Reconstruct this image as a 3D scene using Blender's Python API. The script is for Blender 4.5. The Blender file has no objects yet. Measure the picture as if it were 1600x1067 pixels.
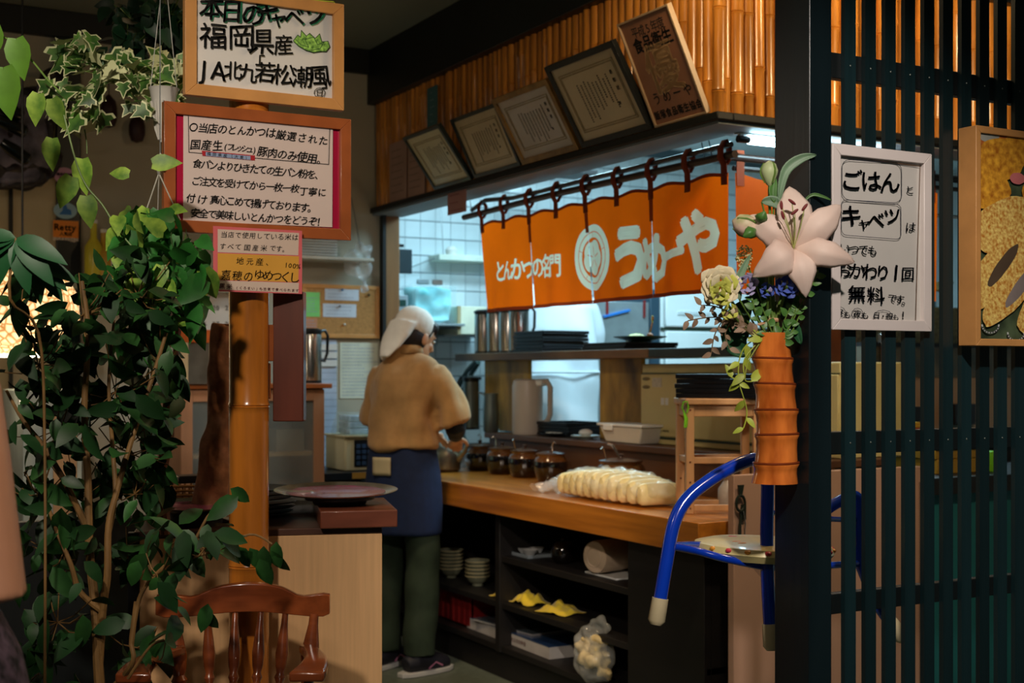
import bpy, math, random
from mathutils import Vector, Matrix, noise
R = random.Random(7)
rad = math.radians
S = bpy.context.scene
COL = S.collection
# ---------------------------------------------------------------- camera
F = 2049.0; HZ = 582.0; CAMZ = 1.32; AZ = rad(29)
FWD = Vector((math.sin(AZ), math.cos(AZ), 0)); RGT = Vector((math.cos(AZ), -math.sin(AZ), 0))
cd = bpy.data.cameras.new('camera'); cam = bpy.data.objects.new('camera', cd); COL.objects.link(cam)
cam.location = (0, 0, CAMZ); cam.rotation_euler = (rad(90), 0, -AZ)
cd.sensor_width = 36; cd.lens = 36 * F / 1600; cd.shift_y = (HZ - 533.5) / 1600
cd.clip_start = .05
cd.dof.use_dof = True; cd.dof.focus_distance = 3.05; cd.dof.aperture_fstop = 4.5
S.camera = cam
# ---------------------------------------------------------------- light and exposure
S.view_settings.view_transform = 'Standard'; S.view_settings.look = 'None'
S.view_settings.gamma = 1; S.view_settings.exposure = 0.0
S.view_settings.use_curve_mapping = False
wd = bpy.data.worlds.new('world'); S.world = wd; wd.use_nodes = True
wd.node_tree.nodes['Background'].inputs[0].default_value = (.11, .24, .26, 1)
wd.node_tree.nodes['Background'].inputs[1].default_value = .10
def light(kind, loc, energy, col, size=.2, target=None, sizey=None, spot=60, blend=.5):
    l = bpy.data.lights.new('light', kind); l.energy = energy; l.color = col
    if kind == 'AREA':
        l.size = size
        if sizey: l.shape = 'RECTANGLE'; l.size_y = sizey
    else: l.shadow_soft_size = size
    if kind == 'SPOT': l.spot_size = rad(spot); l.spot_blend = blend
    o = bpy.data.objects.new('light', l); COL.objects.link(o); o.location = loc
    if target is not None:
        o.rotation_euler = (Vector(target) - Vector(loc)).to_track_quat('-Z', 'Y').to_euler()
    return o
WARM = (1, .70, .38); COOL = (.50, .84, 1)
light('AREA', (4.2, 5.0, 2.70), 62, COOL, 1.3, (4.2, 5.0, 0), .5)            # kitchen ceiling fluorescent fitting
light('AREA', (3.5, 6.0, 2.70), 27, COOL, 1.3, (3.5, 6.0, 0), .3)            # second one near the back wall
light('POINT', (2.22, 3.0, 2.62), 10.5, WARM, .06)                             # warm downlight between lattice and hatch
light('POINT', (3.2, 2.45, 2.62), 34, WARM, .06)                              # warm downlight behind the lattice
light('SPOT', (-.35, .9, 2.75), 185, (1, .86, .72), .07, (1.02, 3.35, 1.42), spot=42, blend=.7)
light('POINT', (-.9, 4.6, 2.4), 5, (1, .84, .66), .1)                       # added fill to brighten the sliding screen and stickers, no lamp known there
light('SPOT', (2.3, 2.42, 2.75), 55, (1, .80, .60), .06, (2.95, 3.4, .5), spot=50, blend=.8)   # added light to raise the beige end panel, no fitting known
light('SPOT', (-.25, .1, 2.5), 80, (1, .82, .68), .08, (.3, 2.05, 1.05), spot=26, blend=.6)    # added light to brighten the customer's arm, no fitting known
light('POINT', (-.55, 1.5, 2.75), 12, (1, .80, .60), .1)                      # added ambient fill for the front left, customer and plants
light('SPOT', (.9, .3, 2.8), 200, (1, .88, .78), .05, (1.98, 2.2, 1.3), spot=40, blend=.7)      # dining room spotlight on the flowers
light('SPOT', (1.6, 4.25, 2.85), 80, (1, .72, .42), .08, (2.62, 4.6, .8), spot=44, blend=.8)             # added narrow light to brighten the counter front but not the header
light('SPOT', (1.2, 4.2, 2.85), 46, (1, .88, .74), .12, (2.1, 5.7, 1.2), spot=50, blend=.8)            # added spot that brightens the till corner only, no lamp known there

# ---------------------------------------------------------------- pixel to place helpers (camera at origin, photo 1600 x 1067)
def ray(px, py):
    return FWD + RGT * ((px - 800) / F) + Vector((0, 0, (HZ - py) / F))
CO = Vector((0, 0, CAMZ))
def aD(px, py, d): return CO + ray(px, py) * d
def aX(px, py, X): r = ray(px, py); return CO + r * (X / r.x)
def aY(px, py, Y): r = ray(px, py); return CO + r * (Y / r.y)
def aZ(px, py, Z): r = ray(px, py); return CO + r * ((Z - CAMZ) / r.z)

# ---------------------------------------------------------------- materials
def lin(c):
    return tuple(((x / 255) / 12.92 if x / 255 <= .04045 else ((x / 255 + .055) / 1.055) ** 2.4) for x in c)
_M = {}
def M(name, rgb, rough=.5, metal=0, var=.12, vs=9, stretch=(1, 1, 1), bump=0, bs=60, rnd=0, rgb2=None, coat=0,
      trans=0, emit=0, sheen=0, alpha=1, transl=0, spec=.5, two=None, wave=None, ecol=None, detail=4):
    if name in _M: return _M[name]
    m = bpy.data.materials.new(name); m.use_nodes = True; _M[name] = m
    nt = m.node_tree; N = nt.nodes; L = nt.links; b = N['Principled BSDF']
    c = lin(rgb); tc = N.new('ShaderNodeTexCoord'); mp = N.new('ShaderNodeMapping')
    mp.inputs['Scale'].default_value = stretch; L.new(tc.outputs['Object'], mp.inputs[0])
    nz = N.new('ShaderNodeTexNoise'); nz.inputs['Scale'].default_value = vs; nz.inputs['Detail'].default_value = detail
    L.new(mp.outputs[0], nz.inputs['Vector'])
    rp = N.new('ShaderNodeValToRGB')
    c2 = lin(rgb2) if rgb2 else c
    rp.color_ramp.elements[0].position = .32; rp.color_ramp.elements[1].position = .68
    rp.color_ramp.elements[0].color = (*[x * (1 - var) for x in c], 1)
    rp.color_ramp.elements[1].color = (*[min(1, x * (1 + var)) for x in c2], 1)
    src = nz.outputs['Fac']
    if wave:
        w = N.new('ShaderNodeTexWave'); w.inputs['Scale'].default_value = wave; w.inputs['Distortion'].default_value = 3
        L.new(mp.outputs[0], w.inputs['Vector']); src = w.outputs['Fac']
    L.new(src, rp.inputs[0]); out = rp.outputs[0]
    if rnd:
        oi = N.new('ShaderNodeObjectInfo'); mr = N.new('ShaderNodeMapRange')
        mr.inputs['To Min'].default_value = 1 - rnd; mr.inputs['To Max'].default_value = 1 + rnd
        L.new(oi.outputs['Random'], mr.inputs['Value'])
        vm = N.new('ShaderNodeVectorMath'); vm.operation = 'SCALE'
        L.new(out, vm.inputs[0]); L.new(mr.outputs[0], vm.inputs['Scale']); out = vm.outputs[0]
    L.new(out, b.inputs['Base Color'])
    b.inputs['Roughness'].default_value = rough; b.inputs['Metallic'].default_value = metal
    b.inputs['Specular IOR Level'].default_value = spec
    if coat: b.inputs['Coat Weight'].default_value = coat; b.inputs['Coat Roughness'].default_value = .08
    if trans: b.inputs['Transmission Weight'].default_value = trans
    if sheen: b.inputs['Sheen Weight'].default_value = sheen
    if emit:
        b.inputs['Emission Strength'].default_value = emit
        b.inputs['Emission Color'].default_value = (*(ecol or c), 1)
    if bump:
        nb = N.new('ShaderNodeTexNoise'); nb.inputs['Scale'].default_value = bs; L.new(mp.outputs[0], nb.inputs['Vector'])
        bp = N.new('ShaderNodeBump'); bp.inputs['Strength'].default_value = bump; bp.inputs['Distance'].default_value = .004
        L.new(nb.outputs['Fac'], bp.inputs['Height']); L.new(bp.outputs[0], b.inputs['Normal'])
    last = b
    if transl:
        t = N.new('ShaderNodeBsdfTranslucent'); L.new(out, t.inputs[0]); mx = N.new('ShaderNodeMixShader')
        mx.inputs[0].default_value = transl; L.new(b.outputs[0], mx.inputs[1]); L.new(t.outputs[0], mx.inputs[2]); last = mx
    if alpha < 1:
        t = N.new('ShaderNodeBsdfTransparent'); mx = N.new('ShaderNodeMixShader'); mx.inputs[0].default_value = alpha
        L.new(t.outputs[0], mx.inputs[1]); L.new(last.outputs[0], mx.inputs[2]); last = mx
    if last is not b: L.new(last.outputs[0], N['Material Output'].inputs[0])
    return m
black = M('black_stained_wood', (13, 20, 21), .5, var=.35, vs=6, stretch=(1, 1, .15), bump=.15, bs=80)
blackS = M('black_satin_wood', (15, 27, 31), .30, var=.45, vs=5, stretch=(1, 1, .12), bump=.1, spec=.6)
slatm = M('slat_stain', (18, 40, 44), .40, var=.3, vs=7, stretch=(3, 3, .12), bump=.12, rnd=.25)
plaster = M('plaster', (176, 170, 152), .9, var=.05, vs=3, bump=.1, bs=200)
ceilm = M('ceiling_paint', (128, 134, 120), .9, var=.04, vs=2)
kwhite = M('kitchen_paint', (222, 230, 232), .6, var=.03)
tilem = M('white_tile', (214, 226, 230), .12, var=.04, rnd=.06, coat=.4)
grout = M('grout', (96, 118, 128), .9, var=.1)
floorm = M('vinyl_floor', (104, 112, 98), .45, var=.14, vs=30, bump=.05)
cane = M('bamboo_cane', (186, 118, 42), .30, var=.25, vs=10, stretch=(4, 4, .5), rnd=.3, rgb2=(204, 136, 54), coat=.25)
bamboo_post = M('varnished_bamboo', (176, 104, 34), .22, var=.28, vs=5, stretch=(3, 3, .35), coat=.6, rgb2=(196, 118, 40))
dkboard = M('dark_board', (32, 30, 30), .5, var=.3, vs=6, bump=.1)
soffm = M('soffit_board', (122, 130, 134), .6, var=.15, vs=4, stretch=(1, .2, 1))
counterw = M('counter_wood', (176, 102, 26), .28, var=.22, vs=3.2, stretch=(8, .5, 8), coat=.3, rgb2=(190, 116, 34))
shelfw = M('shelf_wood', (138, 102, 48), .45, var=.35, vs=3, stretch=(6, .6, 2), rgb2=(168, 130, 62))
riserw = M('riser_wood', (86, 56, 34), .45, var=.3, vs=3, stretch=(4, .6, 3))
pinew = M('pine_wood', (208, 160, 112), .5, var=.14, vs=4, stretch=(5, 5, .4))
lightw = M('light_wood_panel', (212, 168, 118), .55, var=.07, vs=14, stretch=(6, 6, .25))
redwood = M('red_brown_wood', (96, 44, 28), .35, var=.3, vs=4, stretch=(3, 3, .5), coat=.3)
chairw = M('chair_varnish', (120, 58, 30), .22, var=.3, vs=5, stretch=(.5, 4, 4), coat=.7, rgb2=(136, 70, 36))
framew = M('oak_frame', (206, 148, 86), .4, var=.12, vs=5, stretch=(2, 2, 2))
framer = M('brown_frame', (164, 88, 44), .35, var=.16, vs=5, stretch=(2, 2, 2), coat=.3)
paper = M('white_paper', (224, 222, 218), .4, var=.02)
paperp = M('pinkish_paper', (226, 208, 202), .35, var=.02, coat=.5)
crimson = M('crimson_card', (186, 26, 66), .3, var=.05, coat=.5)
ink = M('black_ink', (16, 18, 20), .5, var=.1)
steel = M('brushed_steel', (190, 186, 180), .22, metal=1, var=.08)
blkpl = M('black_plastic', (20, 22, 26), .3, var=.1)
lacq = M('black_lacquer', (11, 16, 24), .38, var=.1, spec=.35)
creamp = M('cream_plastic', (214, 204, 164), .4, var=.04)
whitep = M('white_plastic', (226, 226, 220), .35, var=.03)
glassm = M('cabinet_glass', (150, 160, 158), .06, alpha=.32, spec=.8)
clearbag = M('clear_bag', (228, 232, 236), .12, alpha=.30, spec=.9, bump=.9, bs=45)

# ---------------------------------------------------------------- geometry builder
class G:
    def __init__(s): s.v = []; s.f = []; s.m = []; s.mi = 0
    def _add(s, vs, fs):
        o = len(s.v); s.v += [Vector(p) for p in vs]; s.f += [tuple(i + o for i in f) for f in fs]; s.m += [s.mi] * len(fs); return s
    def mat(s, i): s.mi = i; return s
    def box(s, a, b, rot=None, piv=None):
        x0, y0, z0 = a; x1, y1, z1 = b
        vs = [Vector(p) for p in ((x0, y0, z0), (x1, y0, z0), (x1, y1, z0), (x0, y1, z0), (x0, y0, z1), (x1, y0, z1), (x1, y1, z1), (x0, y1, z1))]
        if rot is not None:
            c = Vector(piv) if piv else (Vector(a) + Vector(b)) / 2
            vs = [c + rot @ (p - c) for p in vs]
        return s._add(vs, [(0, 3, 2, 1), (4, 5, 6, 7), (0, 1, 5, 4), (1, 2, 6, 5), (2, 3, 7, 6), (3, 0, 4, 7)])
    def bc(s, c, d, rot=None):
        c = Vector(c); d = Vector(d) / 2; return s.box(c - d, c + d, rot)
    def bar(s, p, q, w, h, up=(0, 0, 1)):
        p = Vector(p); q = Vector(q); t = (q - p).normalized(); u = Vector(up)
        a = t.cross(u); a = a.normalized() if a.length > 1e-4 else Vector((1, 0, 0)); b = a.cross(t)
        vs = [e + a * (i * w / 2) + b * (j * h / 2) for e in (p, q) for i, j in ((-1, -1), (1, -1), (1, 1), (-1, 1))]
        return s._add(vs, [(0, 1, 2, 3), (7, 6, 5, 4), (0, 4, 5, 1), (1, 5, 6, 2), (2, 6, 7, 3), (3, 7, 4, 0)])
    def tube(s, pts, r, n=8, cap=True, flat=1.0):
        pts = [Vector(p) for p in pts]; k = len(pts); rs = r if isinstance(r, (list, tuple)) else [r] * k
        t0 = (pts[1] - pts[0]).normalized()
        u = t0.orthogonal().normalized(); vs = []
        for i, p in enumerate(pts):
            t = (pts[min(i + 1, k - 1)] - pts[max(i - 1, 0)])
            t = t.normalized() if t.length > 1e-9 else t0
            u = u - t * u.dot(t); u = u.normalized() if u.length > 1e-6 else t.orthogonal().normalized()
            w = t.cross(u)
            for j in range(n):
                a = 2 * math.pi * j / n; vs.append(p + (u * math.cos(a) + w * math.sin(a) * flat) * rs[i])
        fs = [(i * n + j, i * n + (j + 1) % n, (i + 1) * n + (j + 1) % n, (i + 1) * n + j) for i in range(k - 1) for j in range(n)]
        if cap: fs += [tuple(range(n - 1, -1, -1)), tuple((k - 1) * n + j for j in range(n))]
        return s._add(vs, fs)
    def cyl(s, p, q, r, r2=None, n=16): return s.tube([p, q], [r, r if r2 is None else r2], n)
    def lathe(s, prof, c=(0, 0, 0), n=20, cap=True, rot=None, sx=1, sy=1):
        c = Vector(c); vs = []; k = len(prof)
        for r, z in prof:
            for j in range(n):
                a = 2 * math.pi * j / n; p = Vector((r * math.cos(a) * sx, r * math.sin(a) * sy, z))
                vs.append(c + (rot @ p if rot is not None else p))
        fs = [(i * n + j, i * n + (j + 1) % n, (i + 1) * n + (j + 1) % n, (i + 1) * n + j) for i in range(k - 1) for j in range(n)]
        if cap: fs += [tuple(range(n - 1, -1, -1)), tuple((k - 1) * n + j for j in range(n))]
        return s._add(vs, fs)
    def ell(s, c, rx, ry, rz, n=12, m=8, rot=None):
        prof = [(math.sin(math.pi * (i + .001) / (m + .002)), -math.cos(math.pi * (i + .001) / (m + .002))) for i in range(m + 1)]
        c = Vector(c); vs = []
        for r, z in prof:
            for j in range(n):
                a = 2 * math.pi * j / n; p = Vector((r * math.cos(a) * rx, r * math.sin(a) * ry, z * rz))
                vs.append(c + (rot @ p if rot is not None else p))
        k = m + 1
        fs = [(i * n + j, i * n + (j + 1) % n, (i + 1) * n + (j + 1) % n, (i + 1) * n + j) for i in range(k - 1) for j in range(n)]
        fs += [tuple(range(n - 1, -1, -1)), tuple((k - 1) * n + j for j in range(n))]
        return s._add(vs, fs)
    def loft(s, rings, cap=True):
        n = len(rings[0]); vs = [p for r in rings for p in r]; k = len(rings)
        fs = [(i * n + j, i * n + (j + 1) % n, (i + 1) * n + (j + 1) % n, (i + 1) * n + j) for i in range(k - 1) for j in range(n)]
        if cap: fs += [tuple(range(n - 1, -1, -1)), tuple((k - 1) * n + j for j in range(n))]
        return s._add(vs, fs)
    def poly(s, pts, d):
        d = Vector(d); n = len(pts); pts = [Vector(p) for p in pts]
        return s._add(pts + [p + d for p in pts], [tuple(range(n)), tuple(range(2 * n - 1, n - 1, -1))] + [(j, j + n, (j + 1) % n + n, (j + 1) % n) for j in range(n)])
    def grid(s, fn, nu, nv):
        vs = [fn(i / nu, j / nv) for j in range(nv + 1) for i in range(nu + 1)]
        return s._add(vs, [(j * (nu + 1) + i, j * (nu + 1) + i + 1, (j + 1) * (nu + 1) + i + 1, (j + 1) * (nu + 1) + i) for j in range(nv) for i in range(nu)])
    def mesh(s, name, mats, smooth=True, inv=None, ang=40):
        me = bpy.data.meshes.new(name)
        vs = [inv @ p for p in s.v] if inv is not None else s.v
        me.from_pydata([tuple(p) for p in vs], [], s.f)
        for m in (mats if isinstance(mats, (list, tuple)) else [mats]): me.materials.append(m)
        if len(me.materials) > 1: me.polygons.foreach_set('material_index', s.m)
        if smooth:
            me.polygons.foreach_set('use_smooth', [True] * len(me.polygons)); me.set_sharp_from_angle(angle=rad(ang))
        me.update(); return me
    def build(s, name, mats, parent=None, world=False, smooth=True, bevel=0, ang=40, sol=0, sub=0):
        inv = None
        if world and parent is not None:
            mw = Matrix.Identity(4); p = parent
            while p is not None: mw = p.matrix_basis @ mw; p = p.parent
            inv = mw.inverted()
        o = bpy.data.objects.new(name, s.mesh(name, mats, smooth, inv, ang)); COL.objects.link(o); o.parent = parent
        if sol: md = o.modifiers.new('solid', 'SOLIDIFY'); md.thickness = sol; md.offset = 0
        if bevel: md = o.modifiers.new('bevel', 'BEVEL'); md.width = bevel; md.segments = 2; md.limit_method = 'ANGLE'; md.angle_limit = rad(50)
        if sub: md = o.modifiers.new('sub', 'SUBSURF'); md.levels = sub; md.render_levels = sub
        return o
def tag(o, label=None, cat=None, group=None, kind=None):
    if label: o['label'] = label
    if cat: o['category'] = cat
    if group: o['group'] = group
    if kind: o['kind'] = kind
    return o
def T(name, label, cat, loc=(0, 0, 0), rz=0, group=None, kind=None):
    o = bpy.data.objects.new(name, None); COL.objects.link(o); o.empty_display_size = .1
    o.location = loc; o.rotation_euler = (0, 0, rz); return tag(o, label, cat, group, kind)
def solo(g, name, mats, label, cat, group=None, kind=None, loc=None, **kw):
    """one-mesh thing whose origin sits at loc (geometry given local to loc)"""
    o = g.build(name, mats, None, **kw); 
    if loc is not None: o.location = loc
    return tag(o, label, cat, group, kind)
def inst(src, parent, mw=None, name=None):
    o = src.copy(); COL.objects.link(o); o.parent = parent
    if mw is not None: o.matrix_basis = mw
    return o
def inst_me(name, me, parent, mw):
    o = bpy.data.objects.new(name, me); COL.objects.link(o); o.parent = parent; o.matrix_basis = mw; return o
def dup(root, loc, rz=None, label=None, group=None):
    r = root.copy(); COL.objects.link(r); r.location = loc
    if rz is not None: r.rotation_euler = (0, 0, rz)
    if label: r['label'] = label
    if group: r['group'] = group
    for ch in list(root.children):
        c = ch.copy(); COL.objects.link(c); c.parent = r
        for g in list(ch.children):
            d = g.copy(); COL.objects.link(d); d.parent = c
    return r
def struct(g, name, mats, **kw): return tag(g.build(name, mats, None, **kw), kind='structure')
def remesh(o, vox, disp=0, dscale=8, smooth=2, stretch=(1, 1, 1)):
    md = o.modifiers.new('r', 'REMESH'); md.mode = 'VOXEL'; md.voxel_size = vox; md.use_smooth_shade = True
    if smooth: ms = o.modifiers.new('s', 'SMOOTH'); ms.iterations = smooth; ms.factor = .5
    dg = bpy.context.evaluated_depsgraph_get(); dg.update()
    me = bpy.data.meshes.new_from_object(o.evaluated_get(dg)); o.modifiers.clear()
    if disp:
        me.update()
        ns = [v.normal.copy() for v in me.vertices]
        for v, n in zip(me.vertices, ns):
            q = Vector((v.co.x * stretch[0], v.co.y * stretch[1], v.co.z * stretch[2])) * dscale
            v.co += n * disp * noise.noise(q)
    mats = [m for m in o.data.materials]; o.data = me
    if not me.materials:
        for m in mats: me.materials.append(m)
    return o

# ---------------------------------------------------------------- lettering
_GL = {}
def load_glyphs(chars, offset):
    obs = []
    for ch in chars:
        if (ch, offset) in _GL: continue
        cu = bpy.data.curves.new('glyph', 'FONT'); cu.body = ch; cu.size = 1; cu.offset = offset; cu.resolution_u = 2
        cu.align_x = 'CENTER'; ob = bpy.data.objects.new('glyph', cu); COL.objects.link(ob); obs.append((ch, ob, cu))
    dg = bpy.context.evaluated_depsgraph_get(); dg.update()
    for ch, ob, cu in obs:
        me = bpy.data.meshes.new_from_object(ob.evaluated_get(dg))
        _GL[(ch, offset)] = ([v.co.copy() for v in me.vertices], [tuple(p.vertices) for p in me.polygons])
        bpy.data.meshes.remove(me)
    for ch, ob, cu in obs: bpy.data.objects.remove(ob); bpy.data.curves.remove(cu)
def put_text(g, s, fn, p0, p1, h, off=.012, wob=.05, jit=.05, rot=0.0, slant=0.0):
    """letters of s spread evenly from p0 to p1 (2D, centre of first and last letter), height h; fn maps (x, y) to space"""
    n = len(s); p0 = Vector(p0); p1 = Vector(p1)
    base = math.atan2(p1.y - p0.y, p1.x - p0.x) * .35 if n > 1 else 0
    load_glyphs(sorted(set(c for c in s if c != ' ')), 0)
    shifts = [(0, 0)] if off < .008 else [(off * .8, 0), (-off * .8, 0), (0, off * .8), (0, -off * .8)] if off < .03 else [(off * .8 * math.cos(q_ * .785), off * .8 * math.sin(q_ * .785)) for q_ in range(8)]
    for i, ch in enumerate(s):
        if ch == ' ': continue
        c = p0.lerp(p1, i / (n - 1)) if n > 1 else p0
        vs, fs = _GL[(ch, 0)]
        a = base + rot + R.uniform(-jit, jit); ca, sa = math.cos(a), math.sin(a); hh = h * (1 + R.uniform(-jit, jit)); sd = R.uniform(0, 50)
        if wob or slant or True:
          for sx_, sy_ in shifts:
            out = []
            for v in vs:
                x = v.x; y = v.y - .37
                if wob:
                    x += wob * noise.noise(Vector((v.x * 1.7, v.y * 1.7, sd))); y += wob * noise.noise(Vector((v.x * 1.7, v.y * 1.7, sd + 9)))
                x += slant * y + sx_; y += sy_
                x *= hh; y *= hh
                out.append(fn(c.x + x * ca - y * sa, c.y + x * sa + y * ca))
            g._add(out, fs)
def poly_line(g, pts, fn, w):
    for a, b in zip(pts[:-1], pts[1:]):
        a = Vector(a); b = Vector(b); t = (b - a).normalized(); n = Vector((-t.y, t.x)) * w / 2; t = t * w / 2
        g._add([fn(*(a - n - t)), fn(*(b - n + t)), fn(*(b + n + t)), fn(*(a + n - t))], [(0, 1, 2, 3)])
# ================================================================ THE SETTING
XH = 2.60; YH = 3.33; YW = 6.10; YB = 6.92; ZC = .83; YC = 3.44
struct(G().box((-5, -2.5, -.1), (7.5, 8, 0)), 'floor', floorm)
struct(G().box((-5, -2.5, 2.93), (XH, YW, 3.03)), 'ceiling', ceilm)
struct(G().box((XH + .14, YH + .1, 2.76), (7.5, 8, 2.86)), 'ceiling_kitchen', kwhite)
struct(G().box((XH, -2.5, 2.95), (7.5, YH, 3.05)), 'ceiling_passage', black)
struct(G().box((-5, YW, 0), (2.633, YW + .12, 2.93)), 'wall_back', plaster)
struct(G().box((-5.1, -2.5, 0), (-5, 8, 3)), 'wall_left', plaster)
struct(G().box((7.4, -2.5, 0), (7.5, 8, 3)), 'wall_right', kwhite)
# dark beam along the top of the back wall, dark wall post, corner post of the hatch
struct(G().box((-5, YW - .035, 2.81), (2.62, YW, 2.93)), 'trim_1', black, bevel=.004)
p0 = aY(85, 0, YW).x; p1 = aY(123, 0, YW).x
struct(G().box((p0, YW - .05, 0), (p1, YW, 2.81)), 'trim_2', blackS, bevel=.004)
g = G(); g.box((2.633, YW - .02, 0), (2.72, YW + .12, 2.2)); struct(g, 'trim_3', M('corner_post', (150, 104, 58), .5, var=.2, vs=5, stretch=(3, 3, .4)), bevel=.003)
struct(G().box((2.618, YW - .045, 0), (2.636, YW - .005, 2.81)), 'trim_4', black)
struct(G().box((-1.2, 4.25, 0), (aY(232, 900, 4.25).x, 4.29, .86)), 'wall_added_dark', black, bevel=.003)   # dark box added to darken the background behind the plants
# pale sliding screen at the far left
w = tag(G().box((-1.6, YW - .03, .0), (p0, YW, 2.62)).build('wall_screen', M('screen_paper', (196, 182, 150), .8, var=.05), None), kind='structure')
a = aY(17, 100, YW - .04)
G().box((a.x - .008, YW - .045, 0), (a.x + .008, YW - .03, 2.62)).build('stile', black, w)
# kitchen tiled wall: backing in grout colour, tiles set proud
kb = struct(G().box((1.9, YB, 0), (7.4, YB + .1, 2.86)), 'wall_kitchen', grout)
tg = G().box((-.0472, -.006, -.0472), (.0472, .004, .0472)); tme = tg.mesh('tile', tilem, smooth=False)
cells = []
for i in range(52):
    for j in range(18):
        x = 2.2 + i * .0975; z = .95 + j * .1
        q = Vector((x, YB, z)) - CO; d = q.dot(FWD); px = 800 + F * q.dot(RGT) / d; py = HZ - F * q.z / d
        hy = 325 - .272 * (px - 605)
        vis = 0
        if 610 < px < 1150 and hy - 8 < py < 700:
            if px < 770: vis = 3
            elif py < 332 - .22 * (px - 735) + 12: vis = 3
            elif px < 1080 and py > 480: vis = 2
            else: vis = 1
        if 1440 < px < 1560: vis = 1
        cells.append((-vis, d, x, z))
cells.sort(); k = 0; rest = G(); tm = M('tile_rest', (214, 226, 230), .12, var=.04, coat=.4)
for v, d, x, z in cells:
    if v < 0 and k < 298:
        inst_me('tile', tme, kb, Matrix.Translation((x, YB - .002, z))); k += 1
    else: rest.box((x - .0472, YB - .008, z - .0472), (x + .0472, YB + .002, z + .0472))
tag(rest.build('tile_field', tm, kb, smooth=False), kind='stuff')
# grey kitchen side, raised kitchen floor
struct(G().box((XH + 1.1, 3.9, 0), (7.4, YB, .14)), 'floor_kitchen', floorm)
# ---- bamboo clad header over the hatch
hd = T('trim_5', 'bamboo clad header over the kitchen hatch', None, (XH, YH, 0), kind='structure')
g = G(); g.box((XH + .03, YH + .03, 2.13), (XH + .14, YW + .02, 2.93)); g.box((XH + .03, YH + .03, 2.13), (7.4, YH + .14, 2.93))
g.build('backing_board', dkboard, hd, world=True)
g = G(); g.box((XH - .035, YH - .035, 2.118), (XH + .03, YW, 2.144)); g.box((XH + .03, YH - .035, 2.118), (7.4, YH + .03, 2.144))
g.build('ledge_board', M('ledge_black', (7, 12, 13), .6), hd, world=True, bevel=.004)
g = G(); g.box((XH - .02, YH - .02, 2.108), (XH + .14, YW, 2.118)); g.box((XH + .14, YH - .02, 2.108), (7.4, YH + .14, 2.118))
g.build('soffit_board', soffm, hd, world=True)
g = G(); g.box((XH - .05, YH - .03, 2.66), (XH + .05, YW, 2.95)); g.box((XH - .05, YH - .05, 2.66), (7.4, YH + .05, 2.95))
g.build('top_beam', black, hd, world=True, bevel=.004)
caneme = []
for k in range(6):
    r = .0225; prof = [(r * .97, 0)]
    z = .06 + .5 * R.random() * .5
    while z < .5:
        prof += [(r * .97, z - .012), (r * 1.12, z - .003), (r * .98, z), (r * 1.1, z + .003), (r, z + .012)]; z += .2 + .12 * R.random()
    prof.append((r, .53)); caneme.append(G().lathe(prof, n=10, cap=False).mesh('bamboo_cane', cane))
y = YH + .012; 
while y < YW - .03:
    s = R.uniform(.85, 1.08)
    mw = Matrix.Translation((R.uniform(-.004, .004) + .008, y - YH, 2.14)) @ Matrix.Rotation(R.uniform(-.012, .012), 4, 'X') @ Matrix.Rotation(R.random() * 6, 4, 'Z') @ Matrix.Diagonal((s, s, 1, 1))
    inst_me('bamboo_cane', R.choice(caneme), hd, mw); y += .046 * (s + 1) / 2
x = XH + .03
while x < XH + 3.1:
    s = R.uniform(.82, 1.1)
    mw = Matrix.Translation((x - XH, R.uniform(-.004, .004) + .008, 2.14)) @ Matrix.Rotation(R.uniform(-.012, .012), 4, 'Y') @ Matrix.Rotation(R.random() * 6, 4, 'Z') @ Matrix.Diagonal((s, s, 1, 1))
    inst_me('bamboo_cane', R.choice(caneme), hd, mw); x += .046 * (s + 1) / 2
# ---- square post and lattice
px0 = 1.903; px1 = 1.966
struct(G().box((px0, 2.13, 0), (px1, 2.243, 2.95)), 'trim_6', blackS, bevel=.003)
lt = T('lattice_screen', 'tall dark green black lattice screen of narrow vertical slats beside the post', 'screen', (1.99, 2.16, 0))
sl = G().box((0, 0, 0), (.0325, .012, 2.93)); sme = sl.mesh('slat', slatm, smooth=False); dot = M('nail_head', (120, 128, 120), .4, metal=.6)
x = aY(1320, 500, 2.16).x - 1.99
rz = [(1.966, 2.022), (1.14, 1.19), (.79, .835)]
for a, b in rz: G().box((-.02, .0122, a), (1.35, .035, b)).build('rail', black, lt, bevel=.002)
xs = [x + i * .0602 for i in range(22)]
for i, xx in enumerate(xs):
    o = inst_me('slat', sme, lt, Matrix.Translation((xx, 0, 0)))
    if i < 12:
        for a, b in rz[:2]: G().ell((.016, -.001, (a + b) / 2), .0022, .0012, .0022, 6, 4).build('nail', dot, o)
# ================================================================ POST, SIGNS
def facing(px, py, Y, rz=0): return aY(px, py, Y)
# bamboo pole
pc = aD(389, 582, 3.47); POLE = Vector((pc.x, pc.y, 0))
bp = T('bamboo_pole', 'thick varnished bamboo post in the foreground carrying the signs', 'post', POLE)
r = .0525; prof = [(r * 1.04, 0)]
nodes = [.11, .45, .81, 1.232, 1.60, 2.0, 2.42, 2.8]
for z in nodes: prof += [(r * 1.0, z - .02), (r * 1.005, z - .006), (r * 1.05, z - .003), (r * .99, z), (r * 1.045, z + .003), (r * .985, z + .012), (r * .985, z + .1)]
prof += [(r, 2.93)]
G().lathe(prof, n=32).build('culm', bamboo_post, bp)
g = G(); g.box((.046, -.02, 1.35), (.062, .02, 1.447)); g.box((.043, -.014, 1.25), (.056, .022, 1.345))
g.build('wood_block', framer, bp, bevel=.002)
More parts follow.
